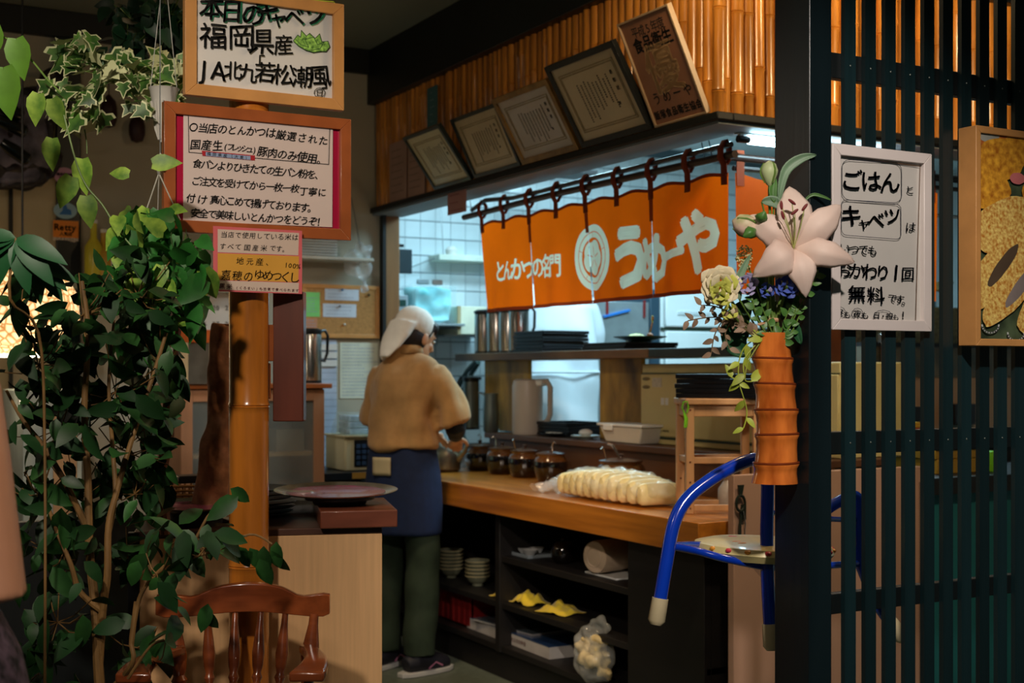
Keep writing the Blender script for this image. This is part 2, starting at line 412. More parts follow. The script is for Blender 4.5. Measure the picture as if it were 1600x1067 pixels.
# red brown plank hung behind the post
a = POLE + RGT * .1035 + FWD * .03; t = T('wooden_plank', 'dark red-brown wooden plank hanging upright behind the bamboo post', 'plank', (a.x, a.y, 1.19), rad(-29))
G().box((-.042, -.02, 0), (.040, .02, .345), Matrix.Rotation(rad(-3), 3, 'Z')).build('board', redwood, t, bevel=.003)
G().tube([(-.02, 0, .34), (0, .0, .43), (.02, 0, .34)], .0015, 5).build('string', ink, t)

def framed(name, label, cat, quadpx, Y, fw, dep, frame_mat, back_mat, group=None, proud=.008):
    """upright rectangular frame on the plane y = Y; quadpx = left, top, right, bottom in the photo (outer edge, on its left side)"""
    l, tp, rt, bt = quadpx
    A = aY(l, tp, Y); B = aY(l, bt, Y); C = aY(rt, tp, Y)
    w = C.x - A.x; h = A.z - B.z
    t = T(name, label, cat, (A.x, Y, B.z), 0, group)
    G().box((fw * .6, .004, fw * .6), (w - fw * .6, dep * .7, h - fw * .6)).build('print', back_mat, t, smooth=False)
    for k, pts in enumerate((((0, 0), (w, 0), (w - fw, fw), (fw, fw)), ((w, 0), (w, h), (w - fw, h - fw), (w - fw, fw)),
                ((w, h), (0, h), (fw, h - fw), (w - fw, h - fw)), ((0, h), (0, 0), (fw, fw), (fw, h - fw)))):
        G().poly([(p[0], -proud, p[1]) for p in pts], (0, dep + proud, 0)).build('frame_rail', frame_mat, t, bevel=.0015)
    return t, A, B, w, h
def plane_fn(t, Y, eps):
    """maps photo pixels of the plane y = Y to the local space of t, eps in front of it"""
    o = t.location
    def fn(px, py):
        q = aY(px, -py, Y); return Vector((q.x - o.x, q.y - o.y - eps, q.z - o.z))
    return fn
YS = POLE.y - .060
def lines(t, Y, spec, mat, name='lettering', eps=.0015, off=.012, wob=.05, jit=.05, slant=0):
    g = G(); fn = plane_fn(t, Y, eps)
    for s, x0, y0, x1, y1, h in spec: put_text(g, s, fn, (x0, -y0), (x1, -y1), h, off, wob, jit, slant=slant)
    return g.build(name, mat, t, smooth=False)
def outline(t, Y, pts, mat, w=1.2, name='ruled_line', eps=.0015, close=True):
    g = G(); p = [(x, -y) for x, y in pts] + ([(pts[0][0], -pts[0][1])] if close else [])
    poly_line(g, p, plane_fn(t, Y, eps), w); return g.build(name, mat, t, smooth=False)
def rrect(x0, y0, x1, y1, r, sl=0):
    o = []
    for cx, cy, a0 in ((x1 - r, y0 + r, -90), (x1 - r, y1 - r, 0), (x0 + r, y1 - r, 90), (x0 + r, y0 + r, 180)):
        for k in range(5):
            a = rad(a0 + k * 22.5); x = cx + r * math.cos(a); o.append((x, cy + r * math.sin(a) + sl * (x - x0)))
    return o
def blob(t, Y, pts, mat, name, eps=.001):
    fn = plane_fn(t, Y, eps); g = G(); g._add([fn(x, -y) for x, y in pts], [tuple(range(len(pts)))]); return g.build(name, mat, t, smooth=False)
# sign 1: today's cabbage
t, A, B, w, h = framed('framed_sign', 'topmost handwritten white sign in a pale oak frame on the bamboo post', 'sign', (288, -28, 536, 148), YS, .030, .016, framew, paper)
yel = M('yellow_green_edge', (188, 204, 60), .5, var=.05)
outline(t, YS, [(304, -14), (522, 3), (521, 158.5), (303, 134)], yel, 1.6, 'coloured_edge')
Y1 = YS
lines(t, Y1, [('本日の', 332, 14, 397, 24, 40), ('キ', 418, 16, 418, 16, 40), ('ャ', 436, 30, 436, 30, 30), ('ベ', 460, 28, 460, 28, 34), ('ツ', 494, 24, 494, 24, 40)], M('green_shadow_ink', (40, 150, 110), .5, var=.3), 'letter_shadow', .0011, .026, .05)
lines(t, Y1, [('本日の', 330, 12, 395, 23, 40), ('キ', 417, 14, 417, 14, 40), ('ャ', 435, 29, 435, 29, 30), ('ベ', 459, 27, 459, 27, 34), ('ツ', 493, 23, 493, 23, 40)], ink, 'heading', .0016, .024, .05)
R.seed(11)
lines(t, Y1, [('福岡', 333, 56, 377, 59, 44), ('県', 409, 66, 409, 66, 42), ('産', 443, 70, 443, 70, 34), ('JA', 319, 108, 341, 110, 38), ('北九', 364, 110, 387, 114, 31), ('「', 401, 98, 401, 98, 26),
              ('若松潮', 414, 113, 472, 121, 35), ('風', 499, 118, 499, 118, 35), ('」', 514, 128, 514, 128, 24), ('日', 499, 145, 499, 145, 13)], ink, 'lettering', .0016, .012, .06)
outline(t, Y1, [(499 + 8.5 * math.cos(a * .6), 145 + 7.5 * math.sin(a * .6)) for a in range(11)], ink, 1.1, 'ring_mark')
cab = [(458 + 57 * u, 64 + 7 * u + 20 * v) for u, v in ((0, 0), (.12, -.5), (.2, -.35), (.22, -.9), (.36, -.5), (.45, -.75), (.6, -.4), (.72, -.8), (.78, -.2), (.95, -.3), (1, .1), (.9, .5), (.75, .55), (.55, .7), (.35, .6), (.15, .35))]
blob(t, Y1, cab, M('cabbage_green', (84, 158, 50), .6, var=.5, vs=90, rgb2=(150, 200, 90)), 'drawn_cabbage')
outline(t, Y1, cab, M('dark_green_ink', (20, 70, 30), .6), 1.0, 'cabbage_outline')
outline(t, Y1, [(462, 62), (470, 70), (482, 74), (476, 62), (490, 58), (496, 70), (506, 66), (500, 76), (486, 79)], M('dark_green_ink', (20, 70, 30), .6), .9, 'leaf_vein', close=False)
# sign 2: pork
t, A, B, w, h = framed('framed_sign', 'large landscape handwritten sign with crimson border in a brown frame on the bamboo post', 'sign', (255, 158, 547, 361), YS, .030, .016, framer, crimson)
fn = plane_fn(t, YS, .0005)
g = G(); q = [(286.5, 172), (520, 191.5), (519, 355), (286, 345)]
g._add([fn(x, -y) for x, y in q], [(0, 1, 2, 3)]); g.build('paper', paperp, t, smooth=False)
R.seed(12)
lines(t, YS, [('○当店のとんかつは', 302, 199, 423, 207.5, 16.5), ('厳選された', 439, 211, 505, 220, 16), ('国産生', 305, 226, 340, 228, 17), ('(フレッシュ)', 352, 229, 398, 234, 12.5),
              ('豚肉のみ使用。', 410, 237, 503, 250, 17), ('食パンよりひきたての生パン粉を、', 308, 256, 499, 274, 15.5), ('ご注文を受けてから一枚一枚', 306, 283, 461, 295, 15),
              ('丁寧に', 474, 299, 503, 301, 15), ('付け', 298, 310, 316, 312, 15.5), ('真心こめて揚げております。', 335, 312, 488, 326, 15.5), ('安全で美味しいとんかつをどうぞ！', 305, 333, 502, 347, 15.5)], ink, off=.022, slant=.12)
outline(t, YS, [(294, 178), (515, 197), (513.5, 257), (295, 238)], ink, 1.1)
blob(t, YS, [(315, 235.5), (398, 243), (398, 251), (316, 243.5)], M('red_card', (180, 40, 50), .4), 'correction_strip', .0018)
blob(t, YS, [(321, 237.5), (391, 244), (391, 250), (321, 243.5)], M('lilac_paper', (150, 170, 205), .4), 'correction_paper', .0022)
lines(t, YS, [('福岡県産（大麦）', 326, 240.5, 386, 247, 6)], ink, 'small_lettering', .0026, .01)
# sign 3: rice card
YT = YS - .026
A = aY(333, 353, YT); B = aY(333, 455, YT); C = aY(472, 353, YT)
t = T('laminated_card', 'small laminated pink and orange card hanging below the brown framed sign', 'sign', (A.x, YT, B.z))
w = C.x - A.x; h = A.z - B.z
G().box((0, 0, 0), (w, .0015, h)).build('card', M('pink_card', (228, 112, 118), .3, var=.05, coat=.8), t, smooth=False)
blob(t, YT, [(340, 358), (467, 364), (466, 399), (340, 394)], M('pale_card', (222, 200, 186), .35, var=.04, coat=.8), 'card_panel', .0006)
blob(t, YT, [(340, 395.5), (467, 400.5), (466, 441), (340, 437)], M('orange_card', (226, 168, 70), .35, var=.05, coat=.8), 'card_panel', .0006)
blob(t, YT, [(340, 438), (467, 442), (466, 458), (340, 452)], M('pale_card', (222, 200, 186), .35), 'card_panel', .0006)
R.seed(13)
lines(t, YT, [('当店で使用している米は', 350, 366.5, 461, 371, 10.5), ('すべて', 348, 385, 372, 386, 10.5), ('国産米', 386, 387, 412, 388, 10.5), ('です。', 426, 388, 446, 390, 10.5),
              ('地元産、', 375, 408, 421, 410, 12), ('100%', 447, 414, 466, 416, 10.5), ('嘉穂の', 353, 430, 388, 432, 16.5), ('ゆめつくし', 405, 429, 460, 434, 18)], ink, off=.008, eps=.0012, slant=.08)
lines(t, YT, [('黒米', 347, 447, 358, 448, 9.5), ('(くろまい)も古里で食べられます', 370, 449.5, 464, 454, 5.5)], M('dark_red_ink', (110, 20, 24), .5), 'red_lettering', .0012, .02)
# sign 4: white frame on the lattice
YL = 2.148
t, A, B, w, h = framed('framed_sign', 'white framed handwritten sign with boxed words on the lattice screen', 'sign', (1297, 224, 1452, 515), YL, .024, .012, M('white_frame', (222, 212, 208), .4, var=.03), M('grey_white_paper', (206, 202, 196), .22, var=.03, coat=1.0))
R.seed(14)
for row in [('ごはん', 1331, 281, 1390, 285, 34), ('と', 1421, 297, 1421, 297, 15), ('キ', 1329, 337, 1329, 337, 36), ('ャ', 1349, 349, 1349, 349, 22), ('ベ', 1368, 344, 1368, 344, 30), ('ツ', 1394, 337, 1394, 337, 30), ('は', 1422, 355, 1422, 355, 17),
              ('いつでも', 1319, 388, 1363, 392, 17), ('おかわり', 1318, 421, 1379, 426, 27), ('1', 1399, 425, 1399, 425, 30), ('回', 1418, 428, 1418, 428, 23), ('無料', 1338, 459, 1368, 462, 28), ('です。', 1394, 466, 1416, 470, 15),
              ('昼も', 1311, 489, 1323, 492, 13), ('夜も', 1339, 491, 1351, 493, 13), ('日・祝も', 1369, 493, 1399, 496, 12), ('！', 1414, 493, 1414, 493, 16)]:
    lines(t, YL, [row], M('blue_black_ink', (30, 34, 50), .5), off=.016, wob=.07)
for rr in (rrect(1315, 249, 1408, 312, 12, .06), rrect(1314, 312, 1407, 367, 8, .08)): outline(t, YL, rr, M('blue_black_ink', (30, 34, 50), .5), .9)
for cx, cy, q in ((1312, 489, 8.5), (1339, 491, 9), (1379, 494, 15)): outline(t, YL, [(cx + q * math.cos(k * .6), cy + 9.5 * math.sin(k * .6)) for k in range(11)], M('blue_black_ink', (30, 34, 50), .5), .8, 'ring_mark')
outline(t, YL, [(1315, 243), (1437, 260), (1430, 503)], M('thin_brown_line', (120, 92, 70), .5), 1.0, 'ruled_line', close=False)
# framed food poster
YP = 2.105
t, A, B, w, h = framed('framed_poster', 'pale wood framed poster of golden fried food on the lattice screen', 'poster', (1521, 196, 1702, 540), YP, .016, .044, framew, M('poster_ground', (38, 52, 40), .3, var=.6, vs=14, rgb2=(70, 84, 60), coat=.3))
fry = M('poster_fried_crumb', (224, 136, 36), .35, var=.28, vs=130, rgb2=(255, 204, 118), coat=.3, detail=8)
fry2 = M('poster_blurred_crumb', (214, 128, 34), .35, var=.35, vs=60, rgb2=(236, 164, 50), coat=.3)
def oval(cx, cy, a, b, ang, mat, name, e, jag=.02, n=40):
    ca, sa = math.cos(rad(ang)), math.sin(rad(ang)); pts = []
    for k in range(n):
        th = 2 * math.pi * k / n; rr = 1 + jag * math.sin(7 * th + cx) + jag * .7 * R.uniform(-1, 1)
        x = a * math.cos(th) * rr; y = b * math.sin(th) * rr; pts.append((min(max(cx + x * ca - y * sa, 1529), 1694), min(max(cy + x * sa + y * ca, 207), 541)))
    blob(t, YP, pts, mat, name, e)
oval(1570, 222, 60, 26, 0, M('poster_red', (186, 70, 40), .4, var=.3, vs=30, rgb2=(220, 150, 60)), 'print_patch', .0010)
oval(1545, 212, 16, 10, 0, M('poster_grey', (170, 170, 160), .4), 'print_patch', .0012)
oval(1560, 250, 42, 34, -10, fry2, 'print_patch', .0014); oval(1600, 228, 34, 24, 0, fry2, 'print_patch', .0012)
oval(1545, 300, 34, 26, -10, fry2, 'print_patch', .0016); oval(1589, 279, 12, 9, 10, M('poster_pink', (214, 120, 120), .4), 'print_patch', .0018)
oval(1575, 352, 62, 42, -22, fry, 'print_patch', .0018); oval(1560, 420, 78, 30, -52, fry, 'print_patch', .0020)
oval(1655, 290, 60, 40, -20, fry2, 'print_patch', .0012); oval(1662, 370, 62, 36, -35, fry, 'print_patch', .0017); oval(1670, 440, 60, 30, -50, fry, 'print_patch', .0019)
oval(1566, 415, 40, 9, -55, M('poster_shade_grey', (88, 72, 56), .4, var=.2), 'print_patch', .0022)
oval(1590, 440, 86, 25, -52, fry, 'print_patch', .0024); oval(1596, 444, 44, 9, -54, M('poster_lilac_grey', (140, 128, 124), .4, var=.2), 'print_patch', .0026)
oval(1628, 470, 60, 24, -55, fry, 'print_patch', .0028)
for cx, cy in ((1546, 508), (1586, 520)):
    outline(t, YP, [(cx + 13 * math.cos(a), cy + 12 * math.sin(a)) for a in [k * math.pi / 10 for k in range(0, 11)]], M('poster_white', (210, 212, 210), .4), 2.2, 'print_line', .003, close=False)

# ================================================================ CERTIFICATES LEANING OUT OVER THE LEDGE
certp = M('certificate_paper', (204, 186, 148), .35, var=.06, vs=6, coat=.5)
marks = M('faded_ink', (78, 70, 60), .6); borderm = M('certificate_border', (150, 132, 92), .5, var=.3, vs=60)
def certificate(TL, BL, BR, label, fm, pm, fw, kind, group=None):
    X = XH - .028; b0 = aX(BL[0], BL[1], X); b1 = aX(BR[0], BR[1], X); zb = 2.1475
    tp = aY(TL[0], TL[1], b0.y); H = math.hypot(X - tp.x, tp.z - zb); th = math.atan2(X - tp.x, tp.z - zb)
    H = min(H, .52); W = b0.y - b1.y
    t = T('framed_certificate', label, 'certificate', (X, b0.y, zb), -math.pi / 2, group)
    t.rotation_euler = (th, 0, -math.pi / 2)          # local X runs towards the near corner, Z up the leaning frame
    G().box((fw * .6, .002, fw * .6), (W - fw * .6, .010, H - fw * .6)).build('backing', pm, t, smooth=False)
    for pts in (((0, 0), (W, 0), (W - fw, fw), (fw, fw)), ((W, 0), (W, H), (W - fw, H - fw), (W - fw, fw)), ((W, H), (0, H), (fw, H - fw), (W - fw, H - fw)), ((0, H), (0, 0), (fw, fw), (fw, H - fw))):
        G().poly([(p[0], -.006, p[1]) for p in pts], (0, .020, 0)).build('frame_rail', fm, t, bevel=.0012)
    fn = lambda x, y: Vector((x * W, .0012, y * H))
    if kind == 'cert':
        g = G(); m = fw + .03
        for e in (0, .008):
            q = [(m + e) / W, (m + e) / H]; poly_line(g, [(q[0], q[1]), (1 - q[0], q[1]), (1 - q[0], 1 - q[1] * 1.0), (q[0], 1 - q[1]), (q[0], q[1])], fn, .012)
        g.build('printed_border', borderm, t, smooth=False)
        g = G()
        for c in range(9):
            x = .72 - c * .052; L = R.uniform(.25, .45); top = R.uniform(.66, .72)
            z = top
            while z > top - L:
                q = R.uniform(.012, .02); g._add([fn(x - .009, z), fn(x + .009, z), fn(x + .009, z - q), fn(x - .009, z - q)], [(0, 1, 2, 3)]); z -= q + .009
        g.build('printed_column', marks, t, smooth=False)
        g = G(); fs = lambda x, y: Vector((x, .0012, y))
        for k, ch in enumerate('表彰状'): put_text(g, ch, fs, (W * .80, H * (.70 - k * .09)), (W * .80, 0), H * .055, .03, 0, 0)
        g.build('printed_title', ink, t, smooth=False)
        g = G(); put_text(g, '様', fs, (W * .74, H * .36), (0, 0), H * .04, .03, 0, 0); g.build('printed_title', ink, t, smooth=False)
    return t, W, H
dg_ = M('dark_teal_frame', (30, 44, 46), .35, var=.2, coat=.3); gold = M('dull_gold_frame', (142, 108, 52), .4, var=.3, vs=20)
R.seed(5)
certificate((629.5, 215), (680, 292), (738, 277), 'smallest dark framed certificate, leftmost of the row above the hatch', dg_, M('certificate_cream', (208, 200, 160), .35, var=.06, coat=.5), .016, 'cert')
certificate((704, 187), (743, 271), (815, 254), 'dark framed certificate second from the left above the hatch', dg_, certp, .016, 'cert')
certificate((768.7, 155.5), (818, 254), (906, 232), 'dull gold framed certificate in the middle of the row above the hatch', gold, M('certificate_grey', (196, 184, 170), .35, var=.05, coat=.5), .022, 'cert')
certificate((851, 105), (911, 229), (1021, 197), 'largest certificate with a black frame, above the orange curtain', black, certp, .022, 'cert')
t, W, H = certificate((965, 38), (1025, 199), (1106, 176), 'tall narrow brown hygiene award plaque with one big pale character', M('aluminium_frame', (176, 150, 120), .4, var=.1), M('brown_plaque', (146, 98, 72), .45, var=.08), .007, 'plaque')
fs = lambda x, y: Vector((x, .0012, y))
for row in (('平成5年度', .25, .87, .14, .0), ('食品衛生', .22, .75, .19, .03), ('うめーや', .2, .25, .16, .01), ('飯塚食品衛生協会', .1, .10, .11, .03)):
    g = G(); put_text(g, row[0], fs, (W * row[1], H * row[2]), (W * (1 - row[1]), H * row[2]), W * row[3], row[4], .02, .02); g.build('printed_lettering', ink, t, smooth=False)
g = G()
#, fs, (W * .22, H * .75), (W * .78, H * .75), W * .19, .03, .02, .02)
#put_text(g, 'うめーや', fs, (W * .2, H * .25), (W * .8, H * .25), W * .16, .01, .02, .02)
g = G(); put_text(g, '優', fs, (W * .5, H * .50), (0, 0), W * .62, .03, .03, 0); g.build('printed_character', M('tan_print', (214, 176, 130), .5), t, smooth=False)
# papers at the far end of the header
def wall_sheet(name, label, cat, X, p, q, mat, Yplane=None, th=.002, group=None):
    """thin upright sheet; p = top left pixel, q = bottom right pixel, on plane x = X (or y = Yplane)"""
    if Yplane is None:
        a = aX(*p, X); b = aX(*q, X); zt = a.z; y0, y1 = a.y, b.y; zb = b.z
        t = T(name, label, cat, (X, y0, zb), -math.pi / 2, group); w = y0 - y1; h = zt - zb
    else:
        a = aY(*p, Yplane); b = aY(*q, Yplane); t = T(name, label, cat, (a.x, Yplane, b.z), 0, group); w = b.x - a.x; h = a.z - b.z
    G().box((0, -th, 0), (w, 0, h)).build('sheet', mat, t, smooth=False); return t, w, h
def dashes(t, w, h, n, mat, x0=.12, x1=.88, z0=.15, z1=.85, th=.0035, name='printed_lines', e=.0026):
    g = G()
    for k in range(n):
        z = h * (z1 - (z1 - z0) * k / max(1, n - 1)); x = w * x0; xe = w * R.uniform((x0 + x1) / 2, x1)
        while x < xe:
            q = R.uniform(.004, .012); g._add([(x, -e, z), (x + q, -e, z), (x + q, -e, z + th), (x, -e, z + th)], [(0, 1, 2, 3)]); x += q + .004
    return g.build(name, mat, t, smooth=False)
pk = M('faded_pink_paper', (172, 138, 124), .6, var=.08)
t, w, h = wall_sheet('notice_paper', 'faded pinkish notice at the left end of the bamboo header', 'paper', XH - .02, (609, 226), (636, 310), pk); dashes(t, w, h, 7, marks)
t, w, h = wall_sheet('notice_paper', 'faded pinkish notice half behind the smallest certificate', 'paper', XH - .022, (638, 222), (664, 302), pk); dashes(t, w, h, 7, marks)
t, w, h = wall_sheet('name_strip', 'narrow teal paper strip above the smallest certificate', 'paper', XH - .02, (668, 139), (684, 197), M('teal_paper', (56, 104, 112), .6, var=.1)); dashes(t, w, h, 5, M('pale_teal_ink', (130, 160, 160), .6), .3, .7)
t, w, h = wall_sheet('hanging_card', 'pinkish card hanging below the ledge at the left end of the hatch', 'card', XH - .02, (700, 303), (729, 330), M('dusty_pink_card', (170, 122, 118), .6, var=.06)); dashes(t, w, h, 3, M('dark_red_ink', (110, 20, 24), .5))
# ================================================================ ORANGE HALF CURTAIN
XN = 2.72; y0n = 3.42; y1n = 5.30
orange = M('orange_cloth', (232, 94, 6), .8, var=.08, vs=4, transl=.62)
orangeD = M('orange_cloth_double', (150, 62, 26), .85, var=.1, transl=.15)
creamc = M('undyed_cloth', (230, 234, 208), .8, var=.03, transl=.5)
rodm = M('dark_bamboo_rod', (58, 40, 34), .35, var=.3, vs=6, coat=.3)
def cloth_fn(ya, yb, zt, zb, X, slope=0):
    W = ya - yb
    def fn(x, y, e=0):         # x in metres from the far end, y in metres down from the top
        yy = ya - x; H = zt - zb
        k = y / H
        bow = .012 * math.sin(x * 15 + 1.3) * k + .006 * math.sin(x * 37) * k
        swag = .006 * math.cos(x * 2 * math.pi / .22) * (1 - k) ** 2
        gather = (.05 * k) * max(0, 1 - x / .25)
        return Vector((X + bow - e + .02 * k * math.sin(x * 2.1), yy - gather, zt - y - swag))
    return fn
def noren(name, label, ya, yb, zt, zb, X, npan, loops):
    t = T(name, label, 'curtain', (X, ya, zt)); W = ya - yb; H = zt - zb; fn = cloth_fn(ya, yb, zt, zb, X)
    pw = W / npan
    for k in range(npan):
        g = G(); a = k * pw + (.0008 if k else 0); b = (k + 1) * pw - (.0008 if k < npan - 1 else 0)
        def gf(u, v, a=a, b=b, k=k):
            sl = max(0, v - .25) / .75 * .009
            aa = a + (sl if k else 0); bb = b - (sl * .6 if k < npan - 1 else 0)
            return fn(aa + (bb - aa) * u, H * v)
        g.grid(gf, 18, 14); g.build('cloth_panel', orange, t, world=True, ang=180)
        g = G(); g.grid(lambda u, v: fn(a + (b - a) * u, H * (.965 + .035 * v), .002), 18, 2); g.build('bottom_hem', orangeD, t, world=True, ang=180)
        g = G(); g.grid(lambda u, v: fn(a + (b - a) * u, H * (.03 * v), .002), 18, 1); g.build('top_hem', orangeD, t, world=True, ang=180)
        if k:
            g = G(); g.grid(lambda u, v: fn(k * pw - .012 + .024 * u, H * (.0 + .30 * v), .0025), 2, 6); g.build('seam_tape', orangeD, t, world=True, ang=180)
    for k in range(loops + 1):
        c = min(max(k * W / loops, .02), W - .02); g = G()
        g.grid(lambda u, v: fn(c - .016 + .032 * u, H * (.10 * v), .003), 2, 3)
        top = fn(c, 0); 
        ring = [Vector((top.x - .003, 0, top.z - .006)), Vector((top.x - .004, 0, 2.008)), Vector((XN - .018, 0, 2.030)), Vector((XN - .018, 0, 2.062)), Vector((XN, 0, 2.090)), Vector((XN + .018, 0, 2.062)), Vector((XN + .018, 0, 2.030)), Vector((top.x + .003, 0, 2.006))]
        g.grid(lambda u, v: Vector((ring[int(round(v * 7))].x, top.y + (.016 - .032 * u), ring[int(round(v * 7))].z)), 1, 7)
        g.build('hanging_loop', orangeD, t, world=True, ang=180, sol=.0015)
    return t, fn, W, H
from mathutils.geometry import delaunay_2d_cdt
YA, WN, HN = 5.20, 1.765, .397
def NP(px, py): q = aX(px, py, XN); return (5.20 - q.y, q.z - 1.985)
R.seed(3)
OUT = []; LET = []     # (layer, polygons in the cloth plane): even layers orange, odd layers cream
def collect(s, p0, p1, h, off, wob, jit, rot=0):
    g = G(); put_text(g, s, lambda x, y: Vector((x, y, 0)), p0, p1, h, off, wob, jit, rot=rot)
    cnt = {}
    for f in g.f:
        LET.append((1, [(g.v[i].x, g.v[i].y) for i in f]))
        for a_, b_ in zip(f, f[1:] + f[:1]): cnt[(min(a_, b_), max(a_, b_))] = cnt.get((min(a_, b_), max(a_, b_)), 0) + 1
    OUT.append(([(p.x, p.y) for p in g.v], [e for e, c in cnt.items() if c == 1]))
collect('とんかつの名門', NP(780, 424), NP(865, 414), .098, .029, .06, .04)
for ch, px, py, s in (('う', 981, 402, .25), ('め', 1018, 403, .19), ('ー', 1052, 397, .15), ('や', 1090, 378, .24)):
    collect(ch, NP(px, py), NP(px, py), s, .072, .04, 0, rot=.12 if ch == 'ー' else 0)
cx, cy = NP(921.5, 402); rr = .128
def circ(r, n=40, f=lambda a: 1): return [(cx + r * f(a) * math.cos(a), cy + r * f(a) * math.sin(a)) for a in [2 * math.pi * j / n for j in range(n)]]
for lay, pl in ((3, circ(rr)), (4, circ(.102)), (5, circ(.0985)), (6, circ(.078)), (7, circ(.070, 60, lambda a: .84 + .16 * abs(math.cos(a * 2.5 + .4)) ** .6))): LET.append((lay, pl))
for k in range(5):
    a = k * 2 * math.pi / 5 + .3
    for r0, r1, w in ((.010, .045, .0016), (.080, .1, .0012)):
        c, s_ = math.cos(a), math.sin(a); LET.append((8, [(cx + r0 * c - w * s_, cy + r0 * s_ + w * c), (cx + r0 * c + w * s_, cy + r0 * s_ - w * c), (cx + r1 * c + w * s_, cy + r1 * s_ - w * c), (cx + r1 * c - w * s_, cy + r1 * s_ + w * c)]))
def clothmesh():
    V = []; E = []; Fc = []
    nu, nv = 72, 12
    for j in range(nv + 1):
        for i in range(nu + 1): V.append(Vector((WN * i / nu, -HN * j / nv)))
    at = lambda i, j: j * (nu + 1) + i
    for k in range(5):
        i = k * nu // 4; E += [(at(i, j), at(i, j + 1)) for j in range(nv)]
    E += [(at(i, j), at(i + 1, j)) for j in (0, nv) for i in range(nu)]
    for vs_, es_ in OUT:
        o = len(V); used = {}
        for a_, b_ in es_:
            for i in (a_, b_):
                if i not in used: used[i] = len(V); V.append(Vector(vs_[i]))
            E.append((used[a_], used[b_]))
    for l, pl in LET:
        if l > 1: o = len(V); V += [Vector(p) for p in pl]; E += [(o + i, o + (i + 1) % len(pl)) for i in range(len(pl))]
    v2, e2, f2_, ov, oe, of = delaunay_2d_cdt(V, E, Fc, 0, 1e-5, False)
    res = [([], []) for _ in range(4)]; idx = [dict() for _ in range(4)]
    bins = [[] for _ in range(120)]
    for l, pl in LET:
        xs_ = [p[0] for p in pl]; ys_ = [p[1] for p in pl]; bb = (min(xs_), max(xs_), min(ys_), max(ys_))
        for q in range(max(0, int(bb[0] / WN * 120)), min(119, int(bb[1] / WN * 120)) + 1): bins[q].append((l, pl, bb))
    def inside(x, y, pl):
        c = False; n = len(pl); j = n - 1
        for i in range(n):
            if (pl[i][1] > y) != (pl[j][1] > y) and x < (pl[j][0] - pl[i][0]) * (y - pl[i][1]) / (pl[j][1] - pl[i][1]) + pl[i][0]: c = not c
            j = i
        return c
    for f in f2_:
        c = sum((v2[i] for i in f), Vector((0, 0))) / len(f)
        if not (0 < c.x < WN and -HN < c.y < 0): continue
        k = min(3, int(c.x / (WN / 4))); l = max([q[0] for q in bins[min(119, int(c.x / WN * 120))] if q[2][0] <= c.x <= q[2][1] and q[2][2] <= c.y <= q[2][3] and inside(c.x, c.y, q[1])], default=0)
        res[k][0].append((f, l % 2))
    return v2, res
v2_, res_ = clothmesh()
t, fn, W, H = noren('noren_curtain', 'long orange half curtain with white lettering and round crest across the hatch', 5.20, 3.435, 1.985, 1.588, XN, 4, 8)
pan = [o for o in t.children if o.name.split('.')[0] == 'cloth_panel']
for k, o in enumerate(sorted(pan, key=lambda o: o.name)):
    g = G(); mp = {}; pw = WN / 4
    for f, m in res_[k][0]:
        ids = []
        for i in f:
            if i not in mp:
                p = v2_[i]; u = min(1, max(0, p.x / pw - k)); v = -p.y / HN; sl = max(0, v - .25) / .75 * .009
                a = k * pw + (.0008 if k else 0) + (sl if k else 0); b = (k + 1) * pw - (.0008 + sl * .6 if k < 3 else 0)
                mp[i] = len(g.v); g.v.append(fn(a + (b - a) * u, H * v) - Vector((XN, 5.20, 1.985)))
            ids.append(mp[i])
        g.f.append(tuple(ids)); g.m.append(m)
    o.data = g.mesh('cloth_panel', [orange, creamc], True, ang=180)
t = T('curtain_rod', 'dark bamboo rods with cord hanging the long orange curtain', 'rod', (XN, 5.32, 2.04))
g = G(); g.tube([(XN, 5.36, 2.03), (XN, 4.6, 2.04), (XN, 3.40, 2.035)], .0135, 10); g.build('rod', rodm, t, world=True)
g = G(); g.tube([(XN + .01, 5.30, 2.058), (XN, 5.15, 2.085), (XN, 4.9, 2.066), (XN, 4.3, 2.068), (XN, 3.42, 2.07)], .010, 8); g.build('rod', rodm, t, world=True)
for yy in (5.28, 3.56, 3.52): G().tube([(XN, yy, 2.035), (XN, yy + .02, 2.10)], .002, 5).build('hanging_cord', blkpl, t, world=True)
# second curtain round the corner
YN = 3.50
t = T('noren_curtain', 'short orange half curtain round the corner, behind the lily', 'curtain', (2.80, YN, 1.985))
def f2(u, v): x = 2.80 + .95 * u; return Vector((x, YN + .010 * math.sin(x * 22) * v, 1.985 - .40 * v - .008 * math.cos(x * 28) * (1 - v)))
G().grid(f2, 30, 12).build('cloth_panel', orange, t, world=True, ang=180)
for k in range(5):
    x = 2.82 + k * .225; g = G(); g.box((x - .016, YN - .004, 1.95), (x + .016, YN - .001, 2.07)); g.build('hanging_loop', orangeD, t, world=True)
t = T('curtain_rod', 'dark rod over the short orange curtain round the corner', 'rod', (2.76, YN, 2.045))
G().tube([(2.755, YN, 2.045), (5.2, YN, 2.045)], .014, 10).build('rod', rodm, t, world=True)
G().tube([(2.80, YN + .01, 2.01), (5.2, YN + .01, 2.01)], .009, 8).build('rod', rodm, t, world=True)
